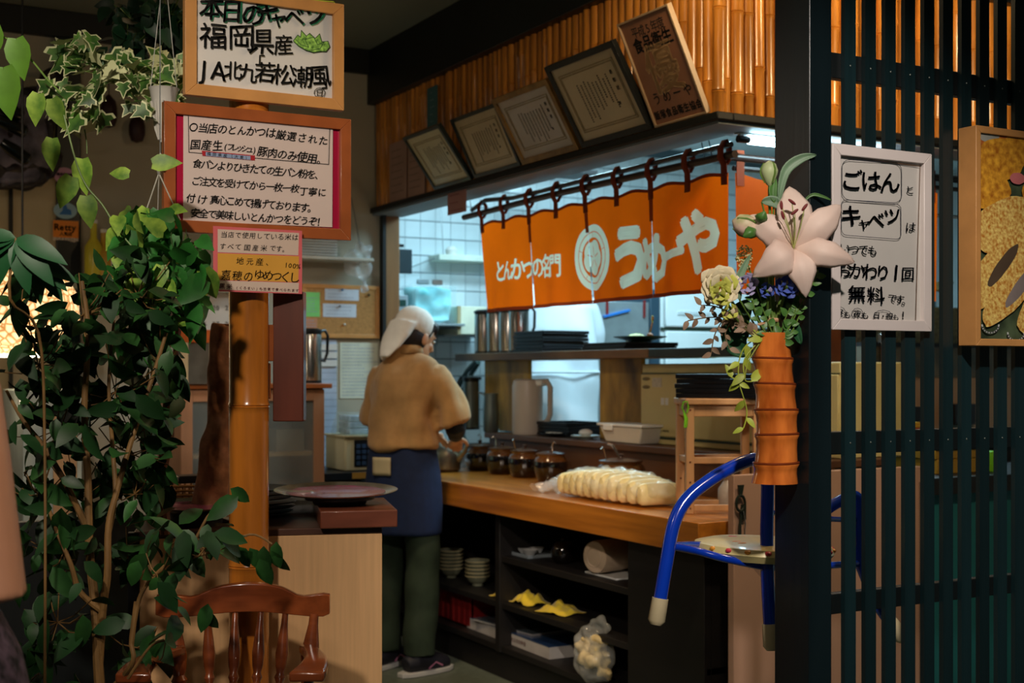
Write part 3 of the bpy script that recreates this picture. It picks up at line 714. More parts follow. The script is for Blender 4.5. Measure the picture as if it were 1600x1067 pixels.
# fluorescent tube under the header
a = aY(1166, 217, 3.41)
t = T('fluorescent_tube', 'glowing white fluorescent tube under the header corner beside the black post', 'lamp', (a.x, 3.41, 2.088))
G().cyl((.01, 0, 0), (.62, 0, 0), .014).build('glowing_tube', M('tube_light', (200, 240, 255), .3, emit=26, ecol=(.55, .86, 1)), t)
G().cyl((-.035, 0, 0), (.012, 0, 0), .012).build('end_cap', blkpl, t)
g = G(); g.box((-.04, -.012, .0155), (.66, .012, .0195)); g.box((-.03, -.006, -.01), (-.015, .006, .018)); g.build('batten', whitep, t)

# ================================================================ COUNTER
ct = T('serving_counter', 'long L-shaped varnished brown wooden counter with dark open shelves beneath', 'counter', (XH, YC, 0))
g = G(); g.poly([(XH, YC, ZC - .105), (3.5, YC, ZC - .105), (3.5, YW - .06, ZC - .105), (XH, YW - .06, ZC - .105)], (0, 0, .105)); g.build('counter_top', counterw, ct, world=True, bevel=.003)
bk = M('black_brown_cabinet', (24, 20, 18), .55, var=.35, vs=4, stretch=(3, .6, 3))
g = G(); g.box((2.71, YC + .1, 0), (3.4, YW - .06, .125)); g.build('plinth', bk, ct, world=True)
g = G(); g.box((2.68, YC + .06, .125), (3.35, YW - .06, .15)); g.build('shelf', bk, ct, world=True, bevel=.002)
g = G(); g.box((2.68, YC + .06, .31), (3.35, YW - .06, .335)); g.build('shelf', bk, ct, world=True, bevel=.002)
yd = aX(777, 700, 2.67).y; ye = aX(981, 700, 2.67).y
g = G(); g.box((2.68, ye, .51), (3.35, yd, .536)); g.build('shelf', bk, ct, world=True, bevel=.002)
g = G(); g.box((2.67, yd - .02, .125), (3.35, yd + .02, ZC - .105)); g.build('divider', bk, ct, world=True, bevel=.002)
g = G(); g.box((2.67, YC + .06, .0), (2.70, ye, ZC - .105)); g.box((2.70, ye - .025, .15), (3.35, ye, ZC - .105)); g.build('end_panel', bk, ct, world=True, bevel=.002)
g = G(); g.box((2.70, YC + .06, .0), (3.5, YC + .09, ZC - .105)); g.build('end_panel', bk, ct, world=True)
g = G(); g.box((2.68, YW - .09, .0), (3.38, YW - .062, ZC - .105)); g.build('end_panel', bk, ct, world=True)
g = G(); g.box((3.35, YC + .06, .0), (3.38, YW - .06, ZC - .105)); g.build('back_panel', bk, ct, world=True)
# riser and pass-through shelving
XS = 3.15
sh = T('pass_shelf', 'two-tier wooden pass-through shelf standing on the back of the counter', 'shelf', (XS, 4.2, ZC))
g = G(); g.box((XS + .03, YC + .02, ZC), (XS + .06, 5.98, .985)); g.build('riser_board', riserw, sh, world=True, bevel=.002)
g = G(); g.box((XS, YC + .02, .985), (XS + .34, 5.98, 1.012)); g.build('lower_shelf', riserw, sh, world=True, bevel=.003)
ysl = aX(711, 550, XS).y; ysr = aX(1012, 550, XS).y; ysr2 = aX(1066, 550, XS).y
g = G(); g.box((XS, ysr, 1.382), (XS + .36, ysl, 1.42)); g.build('upper_shelf', M('dark_shelf_wood', (88, 62, 34), .5, var=.35, vs=3, stretch=(6, .6, 2), rgb2=(120, 88, 48)), sh, world=True, bevel=.003)
g = G(); g.box((XS + .002, ysr2 - .3, 1.384), (XS + .36, ysr - .001, 1.419)); g.build('upper_shelf_end', M('teal_black_board', (34, 52, 54), .4, var=.2), sh, world=True, bevel=.003)
for pl, pr in ((757, 826), (937, 1003)):
    a = aX(pl, 600, XS + .17).y; b = aX(pr, 600, XS + .17).y
    g = G(); g.box((XS + .17, b, 1.012), (XS + .19, a, 1.382)); g.build('support_board', M('scorched_yellow_board', (120, 88, 34), .5, var=.5, vs=2.6, stretch=(3, 3, 1.2), rgb2=(176, 136, 52)), sh, world=True, bevel=.002)
# ================================================================ THINGS ON THE UPPER SHELF
def thermos(loc, rz, label, group=None, h=.235, r=.052, body=steel):
    t = T('vacuum_jug', label, 'jug', loc, rz, group)
    G().lathe([(r * .97, .004), (r, .012), (r, h * .86), (r * .93, h * .91)], n=24).build('body', body, t)
    G().lathe([(r * 1.0, 0), (r * 1.0, .012)], n=24).build('base_ring', blkpl, t)
    g = G().lathe([(r * .97, h * .89), (r * 1.03, h * .92), (r * 1.02, h * .97), (r * .75, h)], n=24); g.box((-r * 1.35, -.012, h * .93), (-r * .6, .012, h * .975)); g.build('lid', blkpl, t)
    G().tube([(r * .8, 0, h * .95), (r * 1.5, 0, h * .97), (r * 1.8, 0, h * .88), (r * 1.75, 0, h * .55), (r * 1.45, 0, h * .40), (r * 1.0, 0, h * .42)], .007, 8).build('handle', blkpl, t)
    return t
ys = [aX(px, 545, XS + .12).y for px in (758, 776, 794, 812)]
first = thermos((XS + .115, ys[3], 1.42), rad(-60), 'nearest of the four steel vacuum jugs on the upper shelf, handle showing', 'steel vacuum jugs on the upper shelf')
for k, lb in ((2, 'second nearest of the four steel vacuum jugs on the upper shelf'), (1, 'third nearest of the four steel vacuum jugs on the upper shelf'), (0, 'farthest of the four steel vacuum jugs, left end of the upper shelf')):
    dup(first, (XS + .115 + .004 * k, ys[k], 1.42), rad(-75 + 6 * k), lb)
def tray(loc, rz, w, d, label, group=None, h=.016, name='lacquer_tray', mat=lacq, cat='tray', rim=.012):
    t = G(); k = rim
    t.box((-w / 2, -d / 2, 0), (w / 2, d / 2, .004))
    for a, b in (((-w / 2, -d / 2), (w / 2, -d / 2 + .006)), ((-w / 2, d / 2 - .006), (w / 2, d / 2)), ((-w / 2, -d / 2 + .006), (-w / 2 + .006, d / 2 - .006)), ((w / 2 - .006, -d / 2 + .006), (w / 2, d / 2 - .006))):
        t.box((a[0], a[1], .004), (b[0], b[1], h))
    o = t.build(name, mat, None, smooth=False, bevel=.0015); o.location = loc; o.rotation_euler = (0, 0, rz); return tag(o, label, cat, group)
def pile(px, z0, n, X, y, w, d, rz, where, group, step=.0175, h=.016):
    ordn = ['bottom', 'second lowest', 'third lowest', 'fourth lowest', 'fifth lowest', 'sixth lowest', 'seventh lowest', 'eighth lowest']
    src = None
    for k in range(n):
        o_ = ordn[k] if k < n - 1 else 'topmost'
        lb = f'{o_} black tray in the pile {where}'; loc = (X + R.uniform(-.004, .004), y + R.uniform(-.006, .006), z0 + k * step)
        if src is None: src = tray(loc, rz, w, d, lb, group, h)
        else:
            o = src.copy(); COL.objects.link(o); o.location = loc; o.rotation_euler = (0, 0, rz + R.uniform(-.02, .02)); o['label'] = lb
R.seed(21)
ya = aX(850, 540, XS + .15).y
pile(0, 1.4205, 6, XS + .18, aX(860, 540, XS + .18).y, .30, .26, rad(-90), 'beside the vacuum jugs on the upper shelf', 'black trays beside the jugs')
pile(0, 1.4205, 2, XS + .16, aX(985, 545, XS + .16).y, .34, .28, rad(-90), 'under the green food plate', 'black trays under the food plate', .0165)
pile(0, 1.0125, 4, XS + .20, aX(893, 665, XS + .2).y, .28, .22, rad(-90), 'on the lower shelf behind the small plates', 'black trays on the lower shelf')
q = aX(1000, 525, XS + .15)
t = T('food_plate', 'dark green oblong plate of shredded cabbage with a spoon, on the upper shelf', 'plate', (XS + .15, q.y, 1.455), rad(-90))
G().lathe([(.06, 0), (.062, .003), (.10, .012), (.135, .02), (.137, .024), (.10, .017), (.05, .006), (.001, .006)], n=28, sy=.8).build('plate', M('dark_green_glaze', (28, 70, 58), .2, coat=.5), t)
cab1 = M('shredded_cabbage', (222, 226, 160), .6, var=.2, vs=60)
g = G()
for k in range(130):
    a = R.random() * 6.28; rr_ = R.random() ** .5; c = Vector((-.03 + .07 * rr_ * math.cos(a), .05 * rr_ * math.sin(a), .012 + .032 * (1 - rr_) * R.random() + .004)); dx = Vector((R.uniform(-1, 1), R.uniform(-1, 1), R.uniform(-.3, .5))) * .012
    g.bar(c - dx, c + dx, .003, .0022)
g.ell((-.03, 0, .012), .062, .045, .026, 12, 6); tag(g.build('shredded_cabbage', cab1, t), kind='stuff')
G().ell((.06, .01, .028), .014, .012, .012, 8, 6).ell((.082, .0, .026), .010, .012, .010, 8, 6).build('food_piece', M('fried_orange', (190, 110, 50), .5), t)
G().bar((.03, .03, .03), (.045, .035, .085), .006, .004).ell((.045, .035, .10), .010, .004, .016, 10, 6).build('spoon', M('brass_spoon', (206, 180, 90), .25, metal=.9), t)
# lower shelf: flask, grey jug, plates, tub, cream cabinet
q = aX(741, 672, XS + .12)
t = thermos((XS + .10, q.y, 1.012), rad(120), 'tall slim steel flask with dark spout lid, left end of the lower shelf', None, .29, .045, M('dull_steel', (120, 128, 124), .35, metal=.8))
q = aX(824, 672, XS + .085)
t = T('water_jug', 'large grey-beige plastic water jug with a square handle on the lower shelf', 'jug', (XS + .086, q.y, 1.0125), rad(-62))
jb = M('beige_grey_plastic', (186, 172, 158), .4, var=.03)
G().lathe([(.072, 0), (.077, .01), (.077, .24), (.07, .268), (.056, .275)], n=28).build('body', jb, t)
G().tube([(.06, 0, .262), (.115, 0, .265), (.132, 0, .235), (.132, 0, .10), (.115, 0, .065), (.07, 0, .055)], .014, 8).build('handle', jb, t)
G().box((.03, -.03, .24), (.10, .03, .272)).build('lid_clip', whitep, t, bevel=.01)
q = aX(768, 672, XS + .04)
t = T('metal_pitcher', 'small dull steel pitcher in front of the water jug on the lower shelf', 'pitcher', (XS + .036, q.y, 1.0125))
G().lathe([(.035, 0), (.04, .01), (.042, .10), (.036, .18), (.038, .20), (.035, .20), (.033, .18)], n=20).build('body', M('dull_steel', (120, 128, 124), .35, metal=.8), t)
G().bar((-.03, .0, .19), (-.065, .02, .205), .02, .006).build('spout', M('dull_steel', (120, 128, 124), .35, metal=.8), t)
def plate(loc, r, label, mat, cat='plate', group=None, name='small_plate'):
    return solo(G().lathe([(r * .5, 0), (r * .55, .004), (r, .014), (r * 1.0, .017), (r * .55, .007), (.001, .006)], n=24), name, mat, label, cat, group, loc=loc)
q = aX(872, 668, XS + .1); plate((XS + .10, q.y, 1.014), .085, 'dark plate of white shreds at the front of the lower shelf', lacq)
g = G()
for k in range(70):
    a = R.random() * 6.28; rr_ = R.random() ** .5 * .06; c = Vector((rr_ * math.cos(a), rr_ * math.sin(a), .014)); dx = Vector((R.uniform(-1, 1), R.uniform(-1, 1), R.uniform(-.2, .3))) * .01
    g.bar(c - dx, c + dx, .003, .002)
solo(g, 'shredded_radish', M('white_shreds', (220, 224, 214), .6), 'heap of white shreds on the dark plate of the lower shelf', 'food', kind='stuff', loc=(XS + .10, q.y, 1.018))
q = aX(915, 668, XS + .08); plate((XS + .08, q.y, 1.014), .07, 'grey-green small plate beside the tub on the lower shelf', M('celadon_glaze', (170, 186, 178), .2, coat=.4))
solo(G().ell((0, 0, .018), .034, .03, .018, 10, 6), 'folded_cloth', M('damp_white_cloth', (216, 216, 210), .8), 'folded white cloth on the grey-green plate', 'cloth', loc=(XS + .08, q.y, 1.024))
q0 = aX(937, 690, XS + .01); q1 = aX(1003, 690, XS + .01); L = q0.y - q1.y
t = T('plastic_tub', 'translucent white food tub with a lid at the shelf edge under the scorched board', 'tub', (XS + .0, (q0.y + q1.y) / 2, 1.0125), rad(-90))
def taper(w0, d0, w1, d1, h): return [[Vector((a * w / 2, b * d / 2, z)) for a, b in ((-1, -1), (1, -1), (1, 1), (-1, 1))] for w, d, z in ((w0, d0, 0), (w1, d1, h))]
sh.location.z += 0
G().loft(taper(L * .8, .10, L, .13, .075)).build('tub', M('translucent_white', (206, 200, 186), .4, var=.04), t, bevel=.008)
g = G(); g.box((-L * .53, -.07, .074), (L * .53, .07, .086)); g.box((-L * .36, -.074, .055), (-L * .14, -.068, .08)); g.build('lid', whitep, t, bevel=.004)
t.location = (XS + .07, t.location.y, 1.0125)
ya = aX(1003, 640, XS + .12).y
t = T('cream_cabinet', 'cream coloured hot cabinet with two oval grips behind the pine stool', 'appliance', (XS + .12, ya, 1.0125), rad(-90))
wc = ya - (YC + .06); crm = M('yellowed_cream', (206, 190, 128), .45, var=.04)
G().box((0, 0, .0), (wc, .34, .345)).build('body', crm, t, bevel=.006)
G().box((.004, -.008, .035), (wc - .004, 0, .30)).build('door', crm, t, bevel=.003)
G().box((0, -.004, .302), (wc, 0, .306)).build('gap_line', M('dark_green_gap', (40, 60, 44), .5), t)
G().box((0, -.004, .024), (wc, 0, .033)).build('gap_line', M('dark_green_gap', (40, 60, 44), .5), t)
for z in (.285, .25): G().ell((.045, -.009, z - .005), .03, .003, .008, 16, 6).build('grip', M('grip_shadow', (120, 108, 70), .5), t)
G().box((.09, -.0095, .245), (.16, -.008, .285)).build('sticker', M('worn_label', (196, 190, 170), .5, var=.15, vs=80), t)
for a in (.155, .185): G().box((a, -.0095, .17), (a + .022, -.008, .20)).build('sticker', whitep, t)
g = G(); put_text(g, 'TOWEL WARMER', lambda x, y: Vector((x, -.0095, y)), (.13, .06), (.21, .06), .012, .02, 0, 0)
g.build('lettering', M('dark_green_gap', (40, 60, 44), .5), t, smooth=False)
# ================================================================ ON THE COUNTER
# four lidded jars
potm = M('dark_brown_glaze', (18, 12, 10), .12, var=.3, coat=.8); potb = M('amber_brown_glaze', (96, 58, 26), .18, var=.3, vs=10, coat=.7); lidm = M('brown_lid', (70, 44, 28), .3, var=.3, coat=.4)
def jar(loc, label, s=1, group='dark glazed sauce jars on the counter'):
    t = T('sauce_jar', label, 'jar', loc, R.uniform(0, 3), group); r = .078 * s
    G().lathe([(r * .7, 0), (r * .82, .01), (r * .98, .05), (r, .075), (r * .97, .09)], n=26).build('body', potm, t)
    G().lathe([(r * .97, .09), (r * .9, .105), (r * .8, .112), (r * .84, .12), (r * .78, .12)], n=26).build('shoulder', potb, t)
    G().lathe([(r * .86, .120), (r * .88, .126), (r * .5, .134), (.001, .136)], n=26).build('lid', lidm, t)
    G().lathe([(.010, .134), (.008, .142), (.013, .150), (.001, .154)], n=10).build('lid_knob', lidm, t)
    G().tube([(r * .5, .02, .12), (r * .62, .02, .165), (r * .66, .03, .18), (r * .7, .04, .172)], .0028, 6).build('ladle_handle', steel, t)
    return t
ps = [(750, 712), (786, 716), (823, 722), (866, 729)]
lbs = ['leftmost of the four dark glazed jars on the counter, farthest away', 'second from the left of the four dark glazed jars on the counter', 'third from the left of the four dark glazed jars on the counter', 'nearest of the four dark glazed jars, beside the big plastic bag']
jx = 3.04; js = []
for k, (px, py) in enumerate(ps):
    q = aX(px, py, jx)
    if k == 0: j0 = jar((jx, q.y, ZC), lbs[0])
    else: dup(j0, (jx - .006 * k, q.y, ZC), k * 1.3, lbs[k])
q = aX(970, 738, 3.03)
t = jar((3.03, q.y, ZC), 'wide dark jar with steel ladle behind the big plastic bag', 1.35, None)
G().tube([(.0, .0, .13), (.03, .02, .19), (.05, .02, .195)], .006, 6).build('ladle_handle', steel, t)
# plastic bag packed with pale yellow pieces
q = aZ(968, 780, ZC); L = Vector((.34, 0, 0))
bx = 2.78; qa = aX(890, 770, bx); qb = aX(1046, 770, bx)
t = T('plastic_bag', 'large clear plastic bag packed with pale yellow slices lying on the counter', 'bag', (bx, (qa.y + qb.y) / 2, ZC), rad(-90))
hw = (qa.y - qb.y) / 2
ym = M('pale_yellow_slice', (236, 214, 140), .55, var=.16, vs=14, rgb2=(238, 220, 164), coat=.2)
R.seed(8)
for k in range(11):
    x = -hw * .80 + k * hw * 1.6 / 10; s = .75 + .3 * math.sin(math.pi * (k + 1.2) / 12)
    g = G(); rings = []
    for y in (-.105, -.07, .0, .07, .10):
        w = math.cos(y * 9) * .5 + .5
        rings.append([Vector((x + .024 * math.cos(a) + .02 * (y * 5) + .006 * R.uniform(-1, 1), y * s, .058 * s * w ** .5 + (.056 * s * w ** .4) * math.sin(a))) for a in [j * math.pi / 5 for j in range(10)]])
    o = g.loft(rings).build('yellow_slice', ym, t, sub=1); o.location.z = .004
g = G()
for y0_, z0_, r_ in ((0, .06, .055),): g.ell((0, 0, .062), hw * 1.02, .115, .062, 20, 12); g.ell((-hw * 1.05, .0, .035), hw * .30, .07, .035, 12, 8)
o = remesh(g.build('bag_film', M('thin_bag_film', (238, 240, 232), .10, alpha=.22, spec=1, bump=.9, bs=30), t), .008, .022, 26)
g = G().grid(lambda u, v: Vector((-hw * 1.0 - .12 * u, -.03 + (-.06 + .13 * v) * (.5 + u), .02 + .05 * (1 - u) * math.sin(v * 3.1) + .02 * math.sin(u * 9 + v * 12))), 10, 10)
g.build('bag_neck', clearbag, t)
# pine stool
sp = aZ(1116, 800, ZC)
t = T('pine_stool', 'small bare pine stool standing on the counter end', 'stool', (2.89, 3.71, ZC), rad(-26))
w = .118; hS = .40
G().box((-w - .02, -.115, hS - .022), (w + .02, .115, hS)).build('top_board', pinew, t, bevel=.004)
for sx in (-1, 1):
    for sy in (-1, 1): 
        lg = G().box((sx * w - .014, sy * .09 - .014, 0), (sx * w + .014, sy * .09 + .014, hS - .022)).build('leg', pinew, t, bevel=.002)
        for z in (.02, .11, .18, .36): G().cyl((sx * w, sy * .09 - .0143, z), (sx * w, sy * .09 - .0155, z), .0035, n=8).build('screw_head', redwood, lg)
for z, hh in ((.36, .045), (.185, .022), (.02, .022)):
    for sy in (-1, 1): G().box((-w + .014, sy * .09 - .008, z - hh / 2), (w - .014, sy * .09 + .008, z + hh / 2)).build('rail', pinew, t, bevel=.002)
    for sx in (-1, 1): G().box((sx * w - .008, -.076, z - hh / 2), (sx * w + .008, .076, z + hh / 2)).build('rail', pinew, t, bevel=.002)
st = t
R.seed(4)
pile(0, ZC + .4005, 5, 2.93, 3.72, .30, .21, rad(-55), 'on top of the pine stool', 'black trays on the pine stool', .0170)
a = Vector((2.718, 3.668, 1.18))
t = T('peeler', 'bright green plastic peeler hanging on the left stool leg', 'peeler', (a.x, a.y, a.z), rad(-29))
gp = M('lime_plastic', (120, 200, 40), .4)
G().tube([(0, 0, -.05), (.002, 0, -.02), (-.004, 0, .0)], [.009, .010, .006], 8, flat=.5).build('handle', gp, t)
G().tube([(-.004, 0, 0), (-.012, 0, .02), (-.008, 0, .038), (.006, 0, .04), (.010, 0, .02), (.004, 0, .0)], .003, 6).build('frame', gp, t)
G().bar((-.008, -.001, .012), (.006, -.001, .036), .006, .002).build('blade', blkpl, t)
a = aZ(1095, 790, ZC)
solo(G().lathe([(.032, 0), (.036, .02), (.034, .07), (.02, .09), (.014, .10), (.022, .115)], n=14), 'seasoning_bag', M('milky_bag', (190, 180, 168), .3, var=.1, vs=20, bump=.6, bs=30), 'milky plastic packet standing behind the stool legs', 'packet', loc=(2.98, 3.77, ZC))
# kettle and crumpled bag at the far end
q = aX(694, 715, 2.93)
t = T('steel_kettle', 'round dull steel kettle on the counter in front of the worker', 'kettle', (2.86, aX(694, 715, 2.86).y, ZC), rad(-60))
ks = M('worn_steel', (150, 140, 124), .3, metal=.9, var=.2, vs=8)
G().lathe([(.07, 0), (.086, .015), (.088, .07), (.08, .115), (.055, .14), (.03, .148), (.001, .15)], n=28).build('body', ks, t)
G().ell((0, 0, .156), .012, .012, .010, 10, 6).build('lid_knob', blkpl, t)
G().tube([(-.06, 0, .12), (-.055, 0, .19), (0, 0, .215), (.055, 0, .19), (.06, 0, .12)], .006, 8).build('handle', ks, t)
G().tube([(.075, 0, .06), (.12, 0, .10), (.135, 0, .135)], [.018, .013, .010], 10).build('spout', ks, t)
g = G().ell((0, 0, .045), .06, .05, .05, 12, 8); o = solo(g, 'crumpled_bag', clearbag, 'crumpled clear bag beside the farthest dark jar', 'bag', loc=(2.95, aX(722, 725, 2.95).y, ZC)); remesh(o, .007, .03, 30)
# green hoses behind the left end of the shelf
hosem = M('dark_green_hose', (24, 56, 52), .3, coat=.3)
for k, pts in enumerate(([(745, 563), (722, 592), (706, 640), (704, 690), (703, 720)], [(748, 566), (728, 600), (712, 645), (722, 678), (733, 700)])):
    P = [aX(x, y, 3.42 + .03 * k) for x, y in pts]
    # smooth the run
    Q = []
    for i in range(len(P) - 1):
        for u in (0, .33, .66):
            p_1 = P[max(i - 1, 0)]; p2 = P[i]; p3 = P[i + 1]; p4 = P[min(i + 2, len(P) - 1)]
            Q.append(.5 * ((2 * p2) + (p3 - p_1) * u + (2 * p_1 - 5 * p2 + 4 * p3 - p4) * u * u + (3 * p2 - p_1 - 3 * p3 + p4) * u ** 3))
    Q.append(P[-1]); o = P[-1].copy()
    solo(G().tube([q - o for q in Q], .014, 10), 'rubber_hose', hosem, ['outer dark green hose looping down left of the shelf', 'inner dark green hose looping down left of the shelf'][k], 'hose', loc=o)
# ================================================================ UNDER THE COUNTER
XF = 2.72
bowlm = M('celadon_bowl', (120, 122, 100), .2, var=.15, coat=.4); bowlr = M('pale_bowl_rim', (176, 164, 124), .25, coat=.4)
def bowl():
    t = T('rice_bowl', '', 'bowl')
    G().lathe([(.024, 0), (.026, .010), (.045, .022), (.058, .048), (.056, .048), (.042, .024), (.001, .014)], n=22).build('bowl', bowlm, t)
    G().lathe([(.0585, .044), (.0595, .049), (.0565, .0495), (.0560, .046)], n=22, cap=False).build('rim', bowlr, t); return t
b0 = None
for side, px, py, n, zb in (('left', 702, 920, 6, .336), ('right', 743, 926, 5, .336)):
    q = aX(px, py, XF + .07)
    for k in range(n):
        o_ = ['bottom', 'second lowest', 'third lowest', 'fourth lowest', 'fifth lowest', 'topmost'][k] if k < n - 1 else 'topmost'
        lb = f'{o_} pale rimmed bowl in the {side} pile under the counter'; loc = (XF + .08, q.y, zb + k * .017)
        if b0 is None: b0 = bowl(); b0.location = loc; tag(b0, lb, 'bowl', 'bowls nested in two piles under the counter')
        else: dup(b0, loc, 0, lb)
ycl = M('yellow_cloth', (238, 206, 50), .85, var=.15, vs=12, sheen=.3)
def cloth(px, py, w, d, h, z, label, X=None, seed=1, mat=ycl):
    X = X or XF + .06; q = aX(px, py, X); R.seed(seed)
    def f(u, v):
        x = (u - .5) * w; y = (v - .5) * d; r = math.hypot((u - .5) * 2, (v - .5) * 2)
        e = .12 * noise.noise(Vector((u * 3, v * 3, seed)))
        return Vector((x * (1 + e), y * (1 - e), .004 + h * max(0, 1 - r ** 2 * .75) * (.5 + 1.1 * abs(noise.noise(Vector((u * 4, v * 4, seed + 4)))))))
    return solo(G().grid(f, 22, 16), 'yellow_cloth', mat, label, 'cloth', 'yellow wiping cloths under the counter', loc=(X, q.y, z), sol=.003, ang=180)
c = cloth(762, 925, .15, .12, .055, .336, 'yellow cloth bunched against the divider, right of the bowls', seed=1); c.rotation_euler = (0, 0, -1.4); c.location.y = yd + .085
c = cloth(805, 925, .15, .12, .055, .336, 'yellow cloth bunched just right of the divider', seed=2); c.rotation_euler = (0, 0, -1.5); c.location.y = yd - .09
c = cloth(876, 965, .17, .13, .035, .336, 'yellow cloth lying flat in the middle of the shelf', seed=3); c.rotation_euler = (0, 0, -1.3)
# red crate
q0 = aX(664, 970, XF + .02); q1 = aX(738, 990, XF + .02)
t = T('red_crate', 'dark red ribbed plastic crate on the lowest shelf behind the worker', 'crate', (XF + .02, q0.y, .151), -math.pi / 2)
rm = M('dark_red_plastic', (120, 22, 20), .4, var=.1); wq = q0.y - q1.y
g = G(); g.box((0, 0, 0), (wq, .3, .006)); g.box((0, 0, 0), (wq, .006, .15)); g.box((0, .294, 0), (wq, .3, .15)); g.box((0, 0, 0), (.006, .3, .15)); g.box((wq - .006, 0, 0), (wq, .3, .15)); g.build('crate_body', rm, t, smooth=False)
for k in range(9): G().box((wq * (k + .3) / 9, -.006, .01), (wq * (k + .7) / 9, 0, .14)).build('rib', rm, t)
# magazines
q = aX(790, 985, XF + .10); mz = .151
def slab(name, w, d, h, mat, label, cat, loc, rz, edge=None, group=None, bevel=.001):
    t = T(name, label, cat, loc, rz, group)
    G().box((-w / 2, -d / 2, 0), (w / 2, d / 2, h)).build('pages' if edge else 'body', edge or mat, t, smooth=False)
    if edge: G().box((-w / 2 - .002, -d / 2 - .002, h), (w / 2 + .002, d / 2, h + .0015)).build('cover', mat, t, smooth=False)
    return t
bl = M('blue_cover', (50, 78, 120), .25, coat=.6, var=.3, vs=8)
ly = (aX(722, 990, XF + .0).y + aX(862, 1000, XF).y) / 2; lw = aX(722, 990, XF).y - aX(862, 1000, XF).y
t = slab('picture_book', lw * .95, .26, .05, bl, 'thick white-edged book with blue cover on the lowest shelf', 'book', (XF + .14, ly, mz), -math.pi / 2 - .02, M('page_edge', (186, 180, 174), .6))
g = G(); put_text(g, '大人のお弁当', lambda x, y: Vector((x, -.1305, y)), (.06, .025), (.17, .025), .022, .03, 0, 0); g.build('spine_lettering', M('dark_red_ink', (110, 20, 24), .5), t, smooth=False)
g = G(); g._add([(.02, -.1305, .015), (.045, -.1305, .015), (.045, -.1305, .035), (.02, -.1305, .035)], [(0, 1, 2, 3)]); g.build('spine_mark', ink, t, smooth=False)
t = slab('magazine', lw * .55, .22, .008, M('glossy_grey_cover', (96, 108, 116), .15, coat=.9, var=.4, vs=10), 'glossy magazine lying skewed on the thick book', 'magazine', (XF + .13, ly + .07, mz + .0525), -math.pi / 2 + .12, M('page_edge', (186, 180, 174), .6))
# upper shelf right of the divider
q = aX(829, 862, XF + .08)
tray((XF + .09, q.y, .5365), rad(-90), .20, .16, 'grey tray of white dishes under the counter, right of the divider', None, .014, 'dish_tray', M('grey_plastic', (140, 150, 156), .4))
dm = M('white_dish', (206, 206, 204), .3)
q2 = q.y
for k, (dx, dy, r, lb) in enumerate(((.0, .05, .034, 'white small dish at the left of the grey tray'), (-.01, -.03, .036, 'white small dish at the right of the grey tray'), (.05, .01, .03, 'white small dish at the back of the grey tray'))):
    solo(G().lathe([(r * .5, 0), (r * .6, .004), (r, .024), (r * .95, .024), (r * .5, .006), (.001, .005)], n=16), 'small_dish', dm, lb, 'dish', 'white small dishes on the grey tray', loc=(XF + .07 + dx, q2 + dy, .5410))
q = aX(794, 862, XF + .06)
t = slab('card_packet', .03, .10, .12, whitep, 'pale upright packet leaning beside the divider under the counter', 'packet', (XF + .05, q.y - .006, .5365), rad(-85))
q = aX(880, 868, XF + .08)
t = T('black_pot', 'small round shiny black pot under the counter', 'pot', (XF + .08, q.y, .5365))
G().lathe([(.03, 0), (.048, .02), (.052, .05), (.044, .078), (.03, .088), (.001, .09)], n=20).build('body', potm, t); G().ell((0, 0, .095), .01, .01, .008, 10, 6).build('lid_knob', potm, t)
q = aX(940, 885, XF + .04); 
t = T('white_bottle', 'large beige plastic bottle lying on its side under the counter', 'bottle', (XF + .005, q.y, .5365 + .066), rad(0))
bm = M('beige_bottle', (204, 178, 150), .4, var=.04)
rt = Matrix.Rotation(rad(90), 3, 'Y') @ Matrix.Rotation(rad(0), 3, 'X')
rt = Matrix.Rotation(rad(14), 3, 'Z') @ Matrix.Rotation(rad(90), 3, 'Y')
G().lathe([(.048, .0), (.060, .004), (.063, .015), (.063, .2), (.04, .24), (.02, .25)], n=26, rot=rt).lathe([(.034, -.001), (.036, -.003), (.040, -.001)], n=24, rot=rt, cap=False).build('body', bm, t)
G().tube([rt @ Vector((0, .05, .06)), rt @ Vector((0, .085, .08)), rt @ Vector((0, .085, .15)), rt @ Vector((0, .05, .17))], .010, 8).build('handle', bm, t)
tray((XF + .09, q.y - .02, .5365 - .0), rad(-90), .22, .14, 'shallow pale dish under the lying bottle', None, .006, 'pale_tray', whitep)
t.location.z += .006
# hanging bag of leftovers
q = aX(945, 978, XF + .02)
t = T('plastic_bag', 'clear bag of pale yellow scraps hanging from the shelf under the counter', 'bag', (XF - .03, q.y, .335), rad(-70))
sc = M('pale_scrap', (214, 184, 116), .6, var=.3, vs=20, rgb2=(230, 206, 150))
R.seed(9)
g = G()
for k in range(60):
    a = R.random() * 6.28; b = R.uniform(-1, 1); r_ = R.random() ** .4; c = Vector((.07 * r_ * math.cos(a), .04 * r_ * math.sin(a), -.09 + .085 * b * r_))
    g.ell(c, R.uniform(.012, .024), R.uniform(.01, .02), R.uniform(.012, .026), 7, 5, Matrix.Rotation(R.random() * 3, 3, 'Y'))
tag(remesh(g.build('scraps', sc, t), .008, .012, 20, 1), kind='stuff')
o = remesh(G().ell((0, 0, -.085), .092, .055, .115, 18, 14).ell((.03, 0, .02), .05, .02, .04, 10, 6).build('bag_film', M('thin_bag_film', (238, 240, 232), .12), t), .008, .02, 25)

